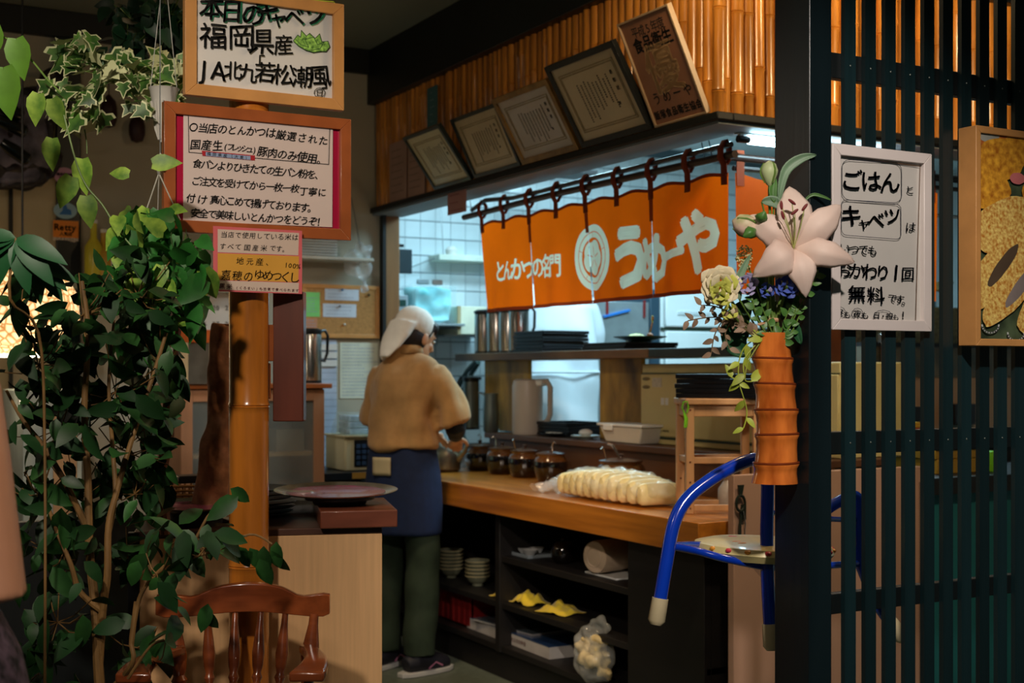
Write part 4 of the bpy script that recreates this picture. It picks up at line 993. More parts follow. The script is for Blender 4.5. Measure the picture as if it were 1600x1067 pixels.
# ================================================================ INSIDE THE KITCHEN
# white cupboard door with a horizontal seam, grey board with blue marker
def kbox(px0, py0, px1, py1, Y, D, name, label, cat, mat, Z0=None, **kw):
    a = aY(px0, py0, Y); b = aY(px1, py1, Y); t = T(name, label, cat, (a.x, Y, Z0 if Z0 is not None else b.z))
    w = b.x - a.x; h = a.z - t.location.z
    G().box((0, 0, 0), (w, D, h)).build('body', mat, t, bevel=.004, **kw); return t, w, h
applw = M('appliance_white', (226, 232, 232), .3, var=.02, coat=.3); grey = M('grey_steel', (150, 160, 164), .35, metal=.5)
t, w, h = kbox(1032, 452, 1215, 700, 6.3, .5, 'white_refrigerator', 'white two-door refrigerator behind the orange curtain', 'appliance', applw, .14)
z = aY(1040, 513, 6.3).z - .14
G().box((.0, -.012, z - .012), (w, -.0, z + .006)).build('door_gap', M('dark_green_gap', (40, 60, 44), .5), t)
G().box((.02, -.03, z + .01), (w, -.012, h)).build('door', applw, t, bevel=.006); G().box((.02, -.03, .02), (w, -.012, z - .016)).build('door', applw, t, bevel=.006)
G().box((.10, -.036, z + .08), (.34, -.03, z + .10)).build('printed_note', M('faint_print', (196, 204, 206), .5, var=.2, vs=60), t)
t, w, h = kbox(1016, 452, 1031, 700, 6.28, .5, 'dark_cabinet_side', 'narrow dark blue cabinet side left of the white refrigerator', 'cabinet', M('dark_blue_grey', (40, 66, 82), .5), .14)
t, w, h = kbox(926, 470, 1014, 560, 6.25, .3, 'grey_cupboard', 'grey metal cupboard with blue marker strip behind the food plate', 'cupboard', grey, 1.0)
a = aY(962, 490, 6.25)
G().bar((a.x - t.location.x - .085, -.008, a.z - 1.0 - .018), (a.x - t.location.x + .09, -.008, a.z - 1.0 + .022), .012, .018, (0, 1, 0)).build('marker', M('blue_marker', (30, 110, 190), .4), t)
for px in (948, 1006):
    a = aY(px, 480, 6.25); G().box((a.x - t.location.x - .006, -.01, a.z - 1.0 - .06), (a.x - t.location.x + .006, 0, a.z - 1.0 + .04)).build('red_handle', M('dark_red_plastic', (120, 22, 20), .4), t)
# shelf with cyan cloth bundle, cream box, at the left of the tiled wall
q0 = aY(622, 508, 6.7); q1 = aY(712, 508, 6.7)
t = T('wall_shelf', 'thin grey metal shelf on the tiled wall under the cyan bundle', 'shelf', (q0.x, 6.58, aY(650, 505, 6.6).z - .012))
w = q1.x - q0.x
G().box((0, 0, 0), (w, .335, .014)).build('shelf_board', grey, t, bevel=.002)
for x in (.03, w - .04): G().box((x, .30, -.10), (x + .012, .33, 0)).box((x, .05, -.012), (x + .012, .33, 0)).build('bracket', grey, t)
zs = t.location.z + .0145
q = aY(672, 480, 6.7)
cy = M('cyan_towel', (110, 206, 214), .7, var=.2, vs=7, rgb2=(170, 230, 232), sheen=.2)
t = T('clear_case', 'clear plastic case with a cyan towel inside on the wall shelf', 'case', (q.x, 6.72, zs))
o = G().box((-.125, -.07, .006), (.125, .07, .20)).build('towel', cy, t); remesh(o, .014, .03, 14, smooth=5)
G().box((-.14, -.08, 0), (.14, .08, .215)).build('case_shell', M('clear_case_plastic', (200, 226, 232), .1, alpha=.2, spec=.8), t, bevel=.01)
q = aY(637, 480, 6.55)
t = T('control_box', 'small grey control box at the left of the clear case', 'box', (q.x - .01, 6.60, zs))
G().box((-.035, 0, 0), (.035, .06, .15)).build('body', M('grey_plastic', (140, 150, 156), .4), t, bevel=.004); G().box((-.022, -.003, .09), (.022, 0, .125)).build('display', M('display_dark', (40, 66, 60), .2), t)
q = aY(735, 522, 6.7)
t, w, h = kbox(714, 478, 760, 523, 6.62, .25, 'cream_box', 'pale cream slanted box on the wall right of the clear case', 'box', M('pale_cream', (216, 214, 190), .5))
G().box((-.05, .05, -.012), (w + .05, .30, 0)).build('bracket_shelf', grey, t)
G().box((.0, -.01, 0), (.02, 0, h)).build('edge_strip', M('edge_tan', (170, 150, 110), .5), t)
# long thin wall ledge
a = aY(677, 403, 6.85); b = aY(772, 412, 6.85)
t = T('wall_ledge', 'long pale plastic ledge on the tiles behind the curtain end', 'shelf', (a.x, 6.77, b.z - .0))
G().box((0, 0, 0), (1.5, .148, .035)).build('ledge', M('pale_ledge', (206, 214, 200), .5), t, bevel=.004)
G().tube([(.05, .05, .035), (.05, .10, .45)], .003, 6).tube([(.05, .05, .035), (-.18, .10, -.06)], .003, 6).build('wire', grey, t)
G().lathe([(.03, 0), (.036, .03), (.02, .05)], (.10, .05, .035), n=12).build('small_cup', whitep, t)
# things on the corner post: white spray nozzle, dark board
q = aY(627, 372, 6.05)
t = T('bottle_holder', 'white spray bottle head with a black nozzle held on the corner post', 'bottle', (q.x + .0, 6.16, aY(627, 400, 6.16).z))
G().lathe([(.028, 0), (.03, .02), (.02, .05), (.026, .085), (.02, .10)], n=14).build('body', whitep, t)
G().box((-.09, .0, .045), (-.02, .02, .065)).box((.02, -.01, .045), (.06, .01, .06)).build('clamp', blkpl, t)
G().ell((0, -.02, .008), .016, .012, .007, 10, 6).build('red_mark', M('red_spot', (200, 60, 70), .4), t)
a = aY(609, 387, 6.1); b = aY(648, 427, 6.1)
t = T('splash_board', 'dark teal rectangular board fixed beside the corner post', 'board', (2.70, 6.13, b.z))
G().box((-.01, 0, 0), (b.x - 2.70, .03, a.z - b.z)).build('board', M('dark_teal_board', (22, 50, 60), .5, var=.15), t, bevel=.003)
G().box((.0, .03, -.30), (.03, .06, .45)).build('upright', black, t)
t, w, h = kbox(652, 436, 671, 444, 6.905, .008, 'switch_plate', 'left grey switch plate on the tiles above the clear case', 'switch', grey)
t, w, h = kbox(676, 437, 692, 445, 6.905, .008, 'switch_plate', 'right brownish switch plate on the tiles above the clear case', 'switch', M('brown_plate', (130, 110, 100), .5))
# red lettered notice behind the worker's face
a = aY(655, 515, 6.9); b = aY(670, 570, 6.9)
t = T('notice_strip', 'white notice strip with red characters on the tiles beside the worker', 'notice', (a.x, 6.908, b.z)); w = b.x - a.x; h = a.z - b.z
G().box((0, 0, 0), (w, .002, h)).build('sheet', paper, t, smooth=False)
g = G(); f_ = lambda x, y: Vector((x, -.001, y)); 
for k, ch in enumerate('火消し'): put_text(g, ch, f_, (w * .5, h * (.8 - .3 * k)), (0, 0), h * .26, .03, 0, 0)
g.build('lettering', M('bright_red_ink', (200, 30, 40), .5), t, smooth=False)
# dark wall lamp panel seen between header and tiles
a = aZ(800, 290, 2.60)
t = T('ceiling_vent', 'dark flat vent hanging over the kitchen behind the curtain rod', 'vent', (3.55, 6.3, 2.45))
G().box((0, 0, 0), (.5, .25, .02)).build('plate', dkboard, t); G().tube([(.1, .12, .02), (.1, .12, .31)], .004, 6).tube([(.4, .12, .02), (.4, .12, .31)], .004, 6).build('hanger', blkpl, t)
# ceiling fluorescent fittings of the kitchen
for X_, Y_, lb in ((4.2, 5.0, 'nearer kitchen ceiling light fitting above the pass-through'), (3.5, 6.0, 'farther kitchen ceiling light fitting near the tiled wall')):
    t = T('ceiling_light', lb, 'lamp', (X_, Y_, 2.715)); G().box((-.65, -.1, .0), (.65, .1, .045)).build('fitting', whitep, t, bevel=.005)
    G().box((-.62, -.07, -.012), (.62, .07, .0)).build('diffuser', M('kitchen_diffuser', (220, 244, 255), .4, emit=5, ecol=(.7, .92, 1)), t)

# ================================================================ BACK WALL, LEFT OF THE HATCH
YV = YW
a = aY(472, 443, YV - .02); b = aY(598, 529, YV - .02)
t = T('cork_board', 'cork notice board with a light wooden frame on the back wall', 'board', (a.x, YV - .022, b.z)); w = min(b.x, 2.61) - a.x; h = a.z - b.z
G().box((0, .004, 0), (w, .018, h)).build('cork', M('cork', (184, 134, 76), .85, var=.16, vs=90, bump=.2), t, smooth=False)
for q, r_ in (((0, 0, 0), (w, .02, .02)), ((0, 0, h - .02), (w, .02, h)), ((0, 0, .02), (.02, .02, h - .02)), ((w - .02, 0, .02), (w, .02, h - .02))): G().box(q, r_).build('frame_rail', framew, t, bevel=.002)
def pin_paper(px0, py0, px1, py1, mat, label, n=4, pinc=None, rot=0):
    A_ = aY(px0, py0, YV - .022); B_ = aY(px1, py1, YV - .022)
    t = T('pinned_note', label, 'paper', (A_.x, YV - .0185, B_.z)); w = B_.x - A_.x; h = A_.z - B_.z
    G().box((0, -.001, 0), (w, 0, h)).build('sheet', mat, t, smooth=False); dashes(t, w, h, n, M('faint_blue_ink', (150, 164, 186), .6), .1, .9, .2, .75, .003, e=.0016)
    if pinc: G().ell((w / 2, -.006, h * .82), .006, .006, .006, 8, 6).build('pin', M(*pinc), t)
    return t
bp_ = M('bluish_white_paper', (206, 216, 230), .6)
pin_paper(508, 448, 561, 470, bp_, 'upper white slip pinned to the cork board', 3, ('blue_pin', (30, 110, 170), .3))
pin_paper(505, 474, 557, 496, bp_, 'lower white slip pinned to the cork board', 3, ('grey_pin', (140, 140, 150), .3))
pin_paper(475, 456, 500, 495, M('green_note', (130, 214, 120), .6), 'light green sticky note at the left edge of the cork board', 6)
pin_paper(476, 497, 496, 514, M('salmon_note', (200, 140, 104), .6), 'salmon slip below the green note on the cork board', 3)
for px, py, c in ((576, 461, 'dark'), (538, 507, 'white')):
    q = aY(px, py, YV - .02); solo(G().ell((0, -.004, 0), .006, .007, .006, 8, 6), 'push_pin', blkpl if c == 'dark' else whitep, f'{c} push pin alone on the cork board', 'pin', loc=(q.x, YV - .02, q.z))
def wsheet(px0, py0, px1, py1, name, label, cat, mat, n, Y=YV - .002, m2=None):
    t, w, h = wall_sheet(name, label, cat, 0, (px0, py0), (px1, py1), mat, Yplane=Y)
    if n: dashes(t, w, h, n, m2 or M('faint_blue_ink', (150, 164, 186), .6), .06, .94, .05, .95)
    return t, w, h
wsheet(531, 535, 590, 622, 'handwritten_sheet', 'large pale handwritten sheet on the wall left of the worker', 'paper', M('greenish_white_paper', (214, 218, 200), .6), 16)
t, w, h = wsheet(499, 530, 526, 740, 'order_chart', 'long narrow bluish chart strip on the wall beside the steel jug', 'chart', M('bluish_paper', (188, 200, 222), .6), 0)
g = G()
for k in range(20): 
    z = h * k / 20; g._add([(0, -.0026, z), (w, -.0026, z), (w, -.0026, z + .003), (0, -.0026, z + .003)], [(0, 1, 2, 3)])
g.build('ruled_line', M('faint_blue_ink', (150, 164, 186), .6), t, smooth=False)
for k in range(3): G().box((.005, -.012, h * (.80 + .06 * k)), (w - .002, -.003, h * (.80 + .06 * k) + .03)).build('paper_flap', M('white_paper', (224, 222, 218), .4), t)
# wire shelf with plastic above the cork board
a = aY(476, 405, 5.95); b = aY(582, 418, 5.95)
t = T('wall_shelf', 'pale narrow wall shelf above the cork board', 'shelf', (a.x - .1, 5.93, aY(500, 402, 5.95).z - .01)); w = b.x - a.x + .1
G().box((0, 0, 0), (w, YV - 5.93, .014)).build('shelf_board', M('pale_shelf', (200, 200, 188), .5), t, bevel=.002); zsh = t.location.z + .0145
a = aY(497, 400, 5.98)
t = T('louvre_box', 'pale slatted plastic box on the wall shelf behind the sign', 'box', (a.x, 5.96, zsh))
lb_ = M('pale_grey_plastic', (196, 202, 200), .5); G().box((-.10, .01, 0), (.095, .12, .085)).build('body', lb_, t, bevel=.003)
for k in range(6): G().box((-.095, .0, .008 + .013 * k), (.09, .01, .014 + .013 * k)).build('louvre', lb_, t)
a = aY(572, 400, 5.93)
t = T('crumpled_bag', 'crumpled clear bag hanging on a cord beside the hatch corner', 'bag', (a.x, 6.0, a.z - .02))
remesh(G().ell((0, 0, 0), .07, .05, .085, 14, 10).ell((.02, -.0, -.08), .02, .02, .06, 10, 8).build('bag_film', clearbag, t), .009, .04, 24)
G().tube([(0, 0, .06), (-.03, .05, .32)], .0022, 6).build('cord', M('grey_cord', (110, 116, 116), .6), t)
# calendar
YCL = 5.95
a = aY(280, 425, YCL); b = aY(362, 531, YCL)
t = T('wall_calendar', 'white wall calendar with black dates left of the bamboo post', 'calendar', (a.x, YCL, b.z)); w = b.x - a.x; h = a.z - b.z
G().box((0, 0, 0), (w, .003, h)).build('sheet', paper, t, smooth=False)
G().box((0, -.002, h - .01), (w, .004, h + .008)).build('top_strip', grey, t)
g = G(); f_ = lambda x, y: Vector((x, -.0012, y))
for r_, row in enumerate((('18', '19', '20', '21'), ('25', '26', '27', '28'))):
    for c_, s_ in enumerate(row):
        q = aY(297.5 + 19.8 * c_, 481 + 25 * r_, YCL); x = q.x - t.location.x; z = q.z - t.location.z; put_text(g, s_, f_, (x - .0085, z), (x + .0085, z), .030, .02, 0, 0)
for c_, s_ in enumerate(('11', '12', '13', '14')):
    q = aY(297.5 + 19.8 * c_, 456, YCL); put_text(g, s_, f_, (q.x - t.location.x - .0085, q.z - t.location.z), (q.x - t.location.x + .0085, q.z - t.location.z), .030, .02, 0, 0)
g.build('dates', ink, t, smooth=False)
tag(G().box((-.25, 0, 0), (.0, .145, .0)).build, None) if False else None
# lower cabinet with glass doors, behind the post
YC2 = 5.55
a = aY(283, 608, YC2); b = aY(507, 800, YC2)
t = T('glass_cabinet', 'light brown cabinet with glass doors against the back wall behind the bamboo post', 'cabinet', (a.x, YC2, 0)); w = b.x - a.x; h = a.z
cw = M('pinkish_wood', (176, 128, 96), .5, var=.12, vs=4, stretch=(4, 4, .5))
G().box((-.01, -.02, h), (w + .03, .42, h + .022)).build('top_board', M('orange_brown_board', (166, 92, 44), .35, var=.2, vs=4, coat=.2), t, bevel=.003)
g = G(); g.box((0, .02, 0), (.02, .40, h)); g.box((w - .02, .02, 0), (w, .40, h)); g.box((.02, .38, 0), (w - .02, .40, h)); g.build('carcass', cw, t)
for z in (h - .30, h - .62, h - .9): G().box((.02, .03, z), (w - .02, .38, z + .016)).build('shelf', M('pale_shelf_wood', (206, 170, 112), .5), t)
for x0_, x1_ in ((0, w / 2 - .002), (w / 2 + .002, w)):
    fr = G(); s_ = .05
    fr.box((x0_, 0, .05), (x0_ + s_, .02, h - .005)).box((x1_ - s_, 0, .05), (x1_, .02, h - .005)).box((x0_ + s_, 0, h - .055), (x1_ - s_, .02, h - .005)).box((x0_ + s_, 0, .05), (x1_ - s_, .02, .10))
    d = fr.build('door', cw, t, bevel=.002); G().box((x0_ + s_, .008, .10), (x1_ - s_, .012, h - .055)).build('pane', glassm, d, smooth=False)
CAB = t; hc = h
def oncab(px, dy=.12): q = aY(px, 600, YC2 + dy); return q.x
t = thermos((oncab(489), YC2 + .15, hc + .0225), rad(10), 'steel and black vacuum jug alone on the cabinet behind the plank', None, .25, .05)
x_ = aY(676, 600, 6).x
# small things inside cabinet
xb = aY(448, 680, YC2 + .15).x
R.seed(31)
t = slab('stacked_box', .13, .16, .10, M('dull_beige_box', (150, 140, 116), .6), 'dull box behind the glass of the cabinet', 'box', (xb, YC2 + .18, hc - .30 + .0165), 0)
# photo frame with orange bar, left of the post
a = aY(277, 531, 5.5); b = aY(331, 552, 5.5)
t = T('wooden_sign_bar', 'short orange wooden bar left of the post below the calendar', 'board', (a.x, 5.5, b.z)); w = b.x - a.x; h = a.z - b.z
G().box((0, 0, 0), (w, .02, h)).build('bar', M('orange_bar_wood', (190, 92, 36), .4, var=.15), t, bevel=.002)
a2 = aY(283, 553, 5.5); b2 = aY(330, 616, 5.5)
G().box((a2.x - t.location.x, .0, b2.z - t.location.z), (a2.x - t.location.x + .03, .02, 0)).build('side_post', M('cream_wood', (214, 190, 150), .5), t)
G().box((w - .01, 0, b2.z - t.location.z), (w + .02, .02, 0)).build('side_post', M('cream_wood', (214, 190, 150), .5), t)
G().box((a2.x - t.location.x + .03, .006, b2.z - t.location.z), (w - .01, .012, 0)).build('grey_picture', M('dull_grey_picture', (96, 92, 84), .3, var=.3), t)
t.location.z = hc + .0225 + (b.z - b2.z); t['label'] = 'small orange and cream wooden stand on the cabinet left of the post'
# till
YR = 5.62
a = aY(539, 683, YR); b = aY(584, 735, YR)
t = T('cash_register', 'cream cash register with dark keys left of the worker', 'register', (a.x, YR, b.z)); w = .20; h = a.z - b.z
G().box((0, 0, 0), (w, .25, h)).build('body', creamp, t, bevel=.008)
G().box((.045, -.004, .02), (w - .01, 0, h - .015)).build('key_panel', blkpl, t)
for r_ in range(4):
    for c_ in range(5): G().box((.053 + c_ * .028, -.009, .028 + r_ * .026), (.073 + c_ * .028, -.004, .046 + r_ * .026)).build('key', M('dark_blue_key', (50, 70, 96), .3), t)
G().box((-.008, -.012, h), (w + .01, .25, h + .008)).build('top_plate', creamp, t)
zt_ = b.z; th_ = h + .008
t = T('clear_cover', 'clear plastic cover box on top of the cash register', 'box', (a.x + .01, YR + .01, b.z + th_ + .0005))
G().loft([[Vector((x, y, 0)) for x, y in ((0, 0), (.19, 0), (.19, .2), (0, .2))], [Vector((x, y, .10)) for x, y in ((.02, .02), (.17, .02), (.17, .18), (.02, .18))]]).build('cover', M('clear_case_plastic', (200, 226, 232), .1), t)
g = G()
for k in range(3): g.box((.03, .03, .003 + k * .03), (.165, .17, .027 + k * .03))
g.build('contents', M('silvery_packets', (176, 190, 206), .3, metal=.4, var=.3, vs=30), t, bevel=.004)
# table under the till
t = T('till_table', 'dark table under the cash register left of the worker', 'table', (a.x - .115, YR - .05, 0)); W_ = .375
G().box((0, 0, zt_ - .035), (W_, .47, zt_ - .001)).build('table_top', M('dark_blue_board', (24, 34, 44), .4, var=.2), t, bevel=.002)
G().box((.13, -.004, zt_ - .03), (W_ - .05, .0, zt_ - .002)).build('edge_strip', M('yellow_wood_strip', (196, 150, 70), .4), t)
for x in (.01, W_ - .05): G().box((x, .02, 0), (x + .04, .06, zt_ - .035)).box((x, .40, 0), (x + .04, .44, zt_ - .035)).build('leg', dkboard, t)
G().box((.05, .0, zt_ - .18), (W_ - .05, .012, zt_ - .165)).build('rail', M('pale_blue_rail', (110, 160, 180), .4), t)
G().box((.02, .445, .1), (W_ - .02, .465, zt_ - .04)).build('back_panel', dkboard, t)

# ================================================================ FAR LEFT
a = aY(35, 470, 5.2)
t = T('woven_lamp', 'glowing woven cane lampshade at the left edge behind the leaves', 'lamp', (a.x, 5.2, a.z - .20))
lm = bpy.data.materials.new('glowing_woven_cane'); lm.use_nodes = True; nt = lm.node_tree; N = nt.nodes; b_ = N['Principled BSDF']
tc = N.new('ShaderNodeTexCoord'); vo = N.new('ShaderNodeTexVoronoi'); vo.feature = 'DISTANCE_TO_EDGE'; vo.inputs['Scale'].default_value = 36; nt.links.new(tc.outputs['Object'], vo.inputs[0])
rp = N.new('ShaderNodeValToRGB'); rp.color_ramp.elements[0].position = .02; rp.color_ramp.elements[1].position = .2
rp.color_ramp.elements[0].color = (.42, .16, .03, 1); rp.color_ramp.elements[1].color = (1, .72, .36, 1)
nt.links.new(vo.outputs['Distance'], rp.inputs[0]); nt.links.new(rp.outputs[0], b_.inputs['Base Color']); nt.links.new(rp.outputs[0], b_.inputs['Emission Color']); b_.inputs['Emission Strength'].default_value = 1.5
G().lathe([(.10, 0), (.17, .04), (.205, .13), (.20, .22), (.15, .31), (.07, .34)], n=36).build('lamp_shade', lm, t)
G().lathe([(.085, -.012), (.10, -.012), (.10, .002)], n=24).build('glowing_opening', M('lamp_opening', (255, 236, 200), .5, emit=4, ecol=(1, .86, .62)), t)
G().cyl((0, 0, .34), (0, 0, 2.93 - (a.z - .20)), .004, n=6).build('cord', blkpl, t)
light('POINT', (a.x - .02, 5.0, a.z - .36), 3, (1, .8, .55), .1)
# stickers on the dark post
Yp = YW - .052
def sticker(px, py, rx, ry, mat, label, txt, tm, h, rect=False, shape='ring'):
    q = aY(px, py, Yp); t = T('round_sticker' if not rect else 'square_sticker', label, 'sticker', (q.x, Yp, q.z)); s_ = YW * 1.02 / F
    g = G()
    if rect: g.box((-rx * s_, -.0, -ry * s_), (rx * s_, .0015, ry * s_))
    else: g.poly([(rx * s_ * math.cos(a), .0, ry * s_ * math.sin(a)) for a in [k * math.pi / 14 for k in range(28)]], (0, .0015, 0))
    g.build('sticker_base', mat, t, smooth=False)
    g = G(); f_ = lambda x, y: Vector((x * s_, -.001, y * s_))
    for s, x0, y0, x1, y1, hh in txt: put_text(g, s, f_, (x0, y0), (x1, y1), hh, .04, 0, 0)
    if txt: g.build('lettering', tm, t, smooth=False)
    return t, s_
sticker(101, 275, 15, 12.5, M('pink_sticker', (200, 150, 190), .4), 'pink oval sticker, topmost on the dark wall post', [('県未来応援', -9, 2, 9, 2, 5), ('宣言店', -5, -4, 5, -4, 6)], ink, 4)
t, s_ = sticker(102, 329, 16.5, 12, M('pale_blue_sticker', (150, 190, 214), .4), 'pale blue oval sticker in the middle of the dark wall post', [], ink, 4)
g = G(); g._add([(x * s_, -.001, z * s_) for x, z in ((-9, -6), (9, -6), (8, 1), (3, 3), (1, 9), (-3, 6), (-4, 0))], [(0, 1, 2, 3, 4, 5, 6)]); g.build('blue_emblem', M('emblem_blue', (20, 110, 190), .4), t, smooth=False)
t, s_ = sticker(103, 358, 18, 12.5, M('orange_sticker', (240, 140, 24), .35), 'orange square sticker, lowest on the dark wall post', [('R', -13, 3, -13, 3, 13), ('e', -6, 3, -6, 3, 13), ('tt', .5, 3, 5, 3, 13), ('y', 11, 3, 11, 3, 13), ('人気店', -6, -7, 6, -7, 6)], ink, 4, True)
g = G()
for k in range(9): g.box(((-18 + 4 * k) * s_, -.0, (-19 + R.uniform(0, 3)) * s_), ((-14.5 + 4 * k) * s_, .0015, (-12.5) * s_))
g.build('crowd_strip', M('crowd_print', (206, 190, 180), .5, var=.5, vs=120), t, smooth=False)
# hide-like wall piece with dark glossy bars
Yh = 5.95
pts = [(-20, 130), (10, 128), (38, 138), (60, 134), (66, 112), (84, 104), (96, 118), (104, 150), (108, 170), (98, 186), (82, 190), (84, 212), (80, 232), (100, 240), (98, 258), (84, 276), (64, 288), (40, 296), (20, 294), (-20, 300)]
q0 = aY(40, 200, Yh); t = T('carved_root', 'mottled grey carved root piece with dark rim hanging at the far left', 'carving', (q0.x, Yh, q0.z))
def hp(px, py): q = aY(px, py, Yh); return Vector((q.x, 0, q.z)) - Vector((q0.x, 0, q0.z))
g = G().poly([hp(x, y) for x, y in pts], (0, .06, 0)); o = g.build('rim', M('dark_root', (30, 20, 24), .4, var=.4), t); remesh(o, .012, .02, 20, smooth=2)
c = Vector((0, 0, 0)); g = G().poly([hp(40 + (x - 40) * .86, 212 + (y - 212) * .86) + Vector((0, -.012, 0)) for x, y in pts], (0, .05, 0)); o = g.build('grey_body', M('mottled_grey', (60, 62, 78), .6, var=.6, vs=9, rgb2=(112, 108, 126)), t); remesh(o, .012, .03, 14, smooth=3)
for k, (x0_, y0_, x1_, y1_) in enumerate(((-10, 160, 36, 182), (-8, 184, 42, 208), (2, 222, 46, 252))):
    A_ = aY(x0_, y0_, Yh - .10); B_ = aY(x1_, y1_, Yh - .10)
    solo(G().tube([Vector((0, 0, 0)), (B_ - A_) * .4, (B_ - A_) * .92, (B_ - A_)], [.020, .030, .030, .018], 12), 'glossy_bar', M('glossy_black', (14, 18, 18), .12, coat=.8), ['uppermost dark glossy rounded bar before the carved root', 'middle dark glossy rounded bar before the carved root', 'lowest dark glossy rounded bar before the carved root'][k], 'carving', 'dark glossy bars before the carved root', loc=A_)
# gourds
for k, (px, y0_, y1_) in enumerate(((170, 148, 200), (214, 180, 223))):
    top = aY(px, y0_, YW - .06); bot = aY(px, y1_, YW - .06); h = top.z - bot.z; r_ = .037
    t = T('dark_gourd', ['left dark red gourd hanging on the wall behind the ivy', 'right dark red gourd hanging on the wall behind the ivy'][k], 'gourd', (top.x, YW - .06, bot.z))
    G().lathe([(.004, 0), (r_ * .7, .008), (r_ * .96, .035), (r_, h * .4), (r_ * .98, h * .62), (r_ * .8, h * .82), (r_ * .4, h * .93), (.006, h)], n=18).build('body', M('dark_red_lacquer', (44, 12, 14), .5, var=.2), t)
    G().tube([(0, 0, h), (.004, .02, h + .12)], .0025, 6).build('string', ink, t)
# shelf and bottles seen between leaves, pale fridge and appliances at the lower left
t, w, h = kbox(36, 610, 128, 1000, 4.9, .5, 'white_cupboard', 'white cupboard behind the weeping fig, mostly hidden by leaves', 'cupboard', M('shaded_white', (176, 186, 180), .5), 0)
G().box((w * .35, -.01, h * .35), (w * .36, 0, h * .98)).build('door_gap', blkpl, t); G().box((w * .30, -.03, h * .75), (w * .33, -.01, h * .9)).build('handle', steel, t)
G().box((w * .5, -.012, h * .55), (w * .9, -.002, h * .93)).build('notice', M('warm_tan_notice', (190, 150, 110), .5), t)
for px, c, hh, lb in ((150, (206, 196, 60), .26, 'yellow bottle seen between the leaves on the far ledge'), (166, (190, 150, 50), .22, 'amber bottle seen between the leaves on the far ledge'), (184, (214, 214, 208), .28, 'white bottle seen between the leaves on the far ledge')):
    q = aY(px, 440, 5.9); t = T('tall_bottle', lb, 'bottle', (q.x, 5.95, aY(150, 440, 5.9).z))
    G().lathe([(.035, 0), (.04, .01), (.04, hh * .6), (.015, hh * .75), (.014, hh)], n=16).build('body', M('bottle_%d' % px, c, .3), t); G().cyl((0, 0, hh), (0, 0, hh + .015), .017, n=12).build('cap', whitep, t)
zl = aY(150, 440, 5.9).z
t = T('far_ledge', 'pale ledge along the back wall behind the leaves', 'shelf', (aY(124, 440, 5.85).x, 5.85, zl - .03)); G().box((0, 0, 0), (.75, .249, .0295)).build('ledge_board', M('pale_ledge', (206, 214, 200), .5), t, bevel=.003)
# ================================================================ FRONT CABINET WITH TRAYS
PL = aZ(218, 838, .88); PR = aZ(597, 829, .88); d_ = PR - PL; cz = math.atan2(d_.y, d_.x); cwid = d_.length
t = T('low_cabinet', 'light wood panelled low cabinet behind the spindle chair', 'cabinet', (PL.x, PL.y, 0), cz)
G().box((0, 0, 0), (cwid, .02, .872)).build('front_panel', lightw, t, bevel=.002)
G().box((cwid - .02, .02, 0), (cwid, .5, .872)).box((0, .02, 0), (.02, .5, .872)).box((.02, .48, 0), (cwid - .02, .5, .872)).build('side_panel', lightw, t)
G().box((-.015, .0, .872), (cwid, .5, .892)).build('top_board', M('dark_worn_top', (70, 44, 32), .4, var=.4, vs=6), t, bevel=.003)
G().box((-.03, -.004, 0), (-.001, .03, .89)).build('dark_edge', blkpl, t)
CT = Matrix.Translation((PL.x, PL.y, 0)) @ Matrix.Rotation(cz, 4, 'Z')
def cab(x, y, z): return CT @ Vector((x, y, z))
wx = 1 / (2049 / 3.6)
def cpx(px): return (px - 218) * cwid / 379
t = solo(G().box((0, 0, 0), (cpx(620) - cpx(497), .36, .048)), 'wooden_board', M('thick_brown_board', (112, 58, 38), .4, var=.3, vs=5, stretch=(1, 4, 4), coat=.2), 'thick brown wooden board under the big oval tray', 'board', loc=cab(cpx(497), -.03, .8925), bevel=.003); t.rotation_euler.z = cz
solo(G().lathe([(.075, 0), (.08, .01), (.10, .014), (.10, .02)], n=28), 'tray_stand', dkboard, 'low dark round stand beneath the big tray', 'stand', loc=cab(cpx(535), .16, .941))
tm_ = M('purple_lacquer_centre', (150, 72, 104), .22, var=.25, vs=30, coat=.6, bump=.3, bs=120); silver = M('silver_rim', (214, 206, 190), .2, metal=.85, var=.2, vs=20)
def rtray(loc, r, label, sy=.86):
    t = T('round_tray', label, 'tray', loc, cz, 'purple centred silver trays')
    t.rotation_euler = (rad(3.5), 0, cz); t.location.z += .008
    G().lathe([(r * .62, 0), (r * .66, .002), (r * .9, .007), (r, .012), (r * 1.01, .014), (r * .93, .011), (r * .80, .006)], n=48, sy=sy, cap=False).build('rim', silver, t)
    G().lathe([(.001, .004), (r * .62, .004), (r * .81, .0075)], n=48, sy=sy, cap=False).build('centre', tm_, t); return t
rtray(cab(cpx(529), .16, .9615), .176, 'large oval silver tray with purple centre on the thick brown board')
rtray(cab(cpx(302), .14, .930), .13, 'smaller silver tray with purple centre at the left of the bamboo post')
solo(G().lathe([(.07, 0), (.075, .035)], n=24), 'tray_stand', dkboard, 'low dark round stand beneath the smaller tray', 'stand', loc=cab(cpx(302), .14, .8925))
t = tray(cab(cpx(455), .42, .892), cz, .22, .15, 'plain steel tray behind the big oval tray', None, .03, 'steel_tray', steel)
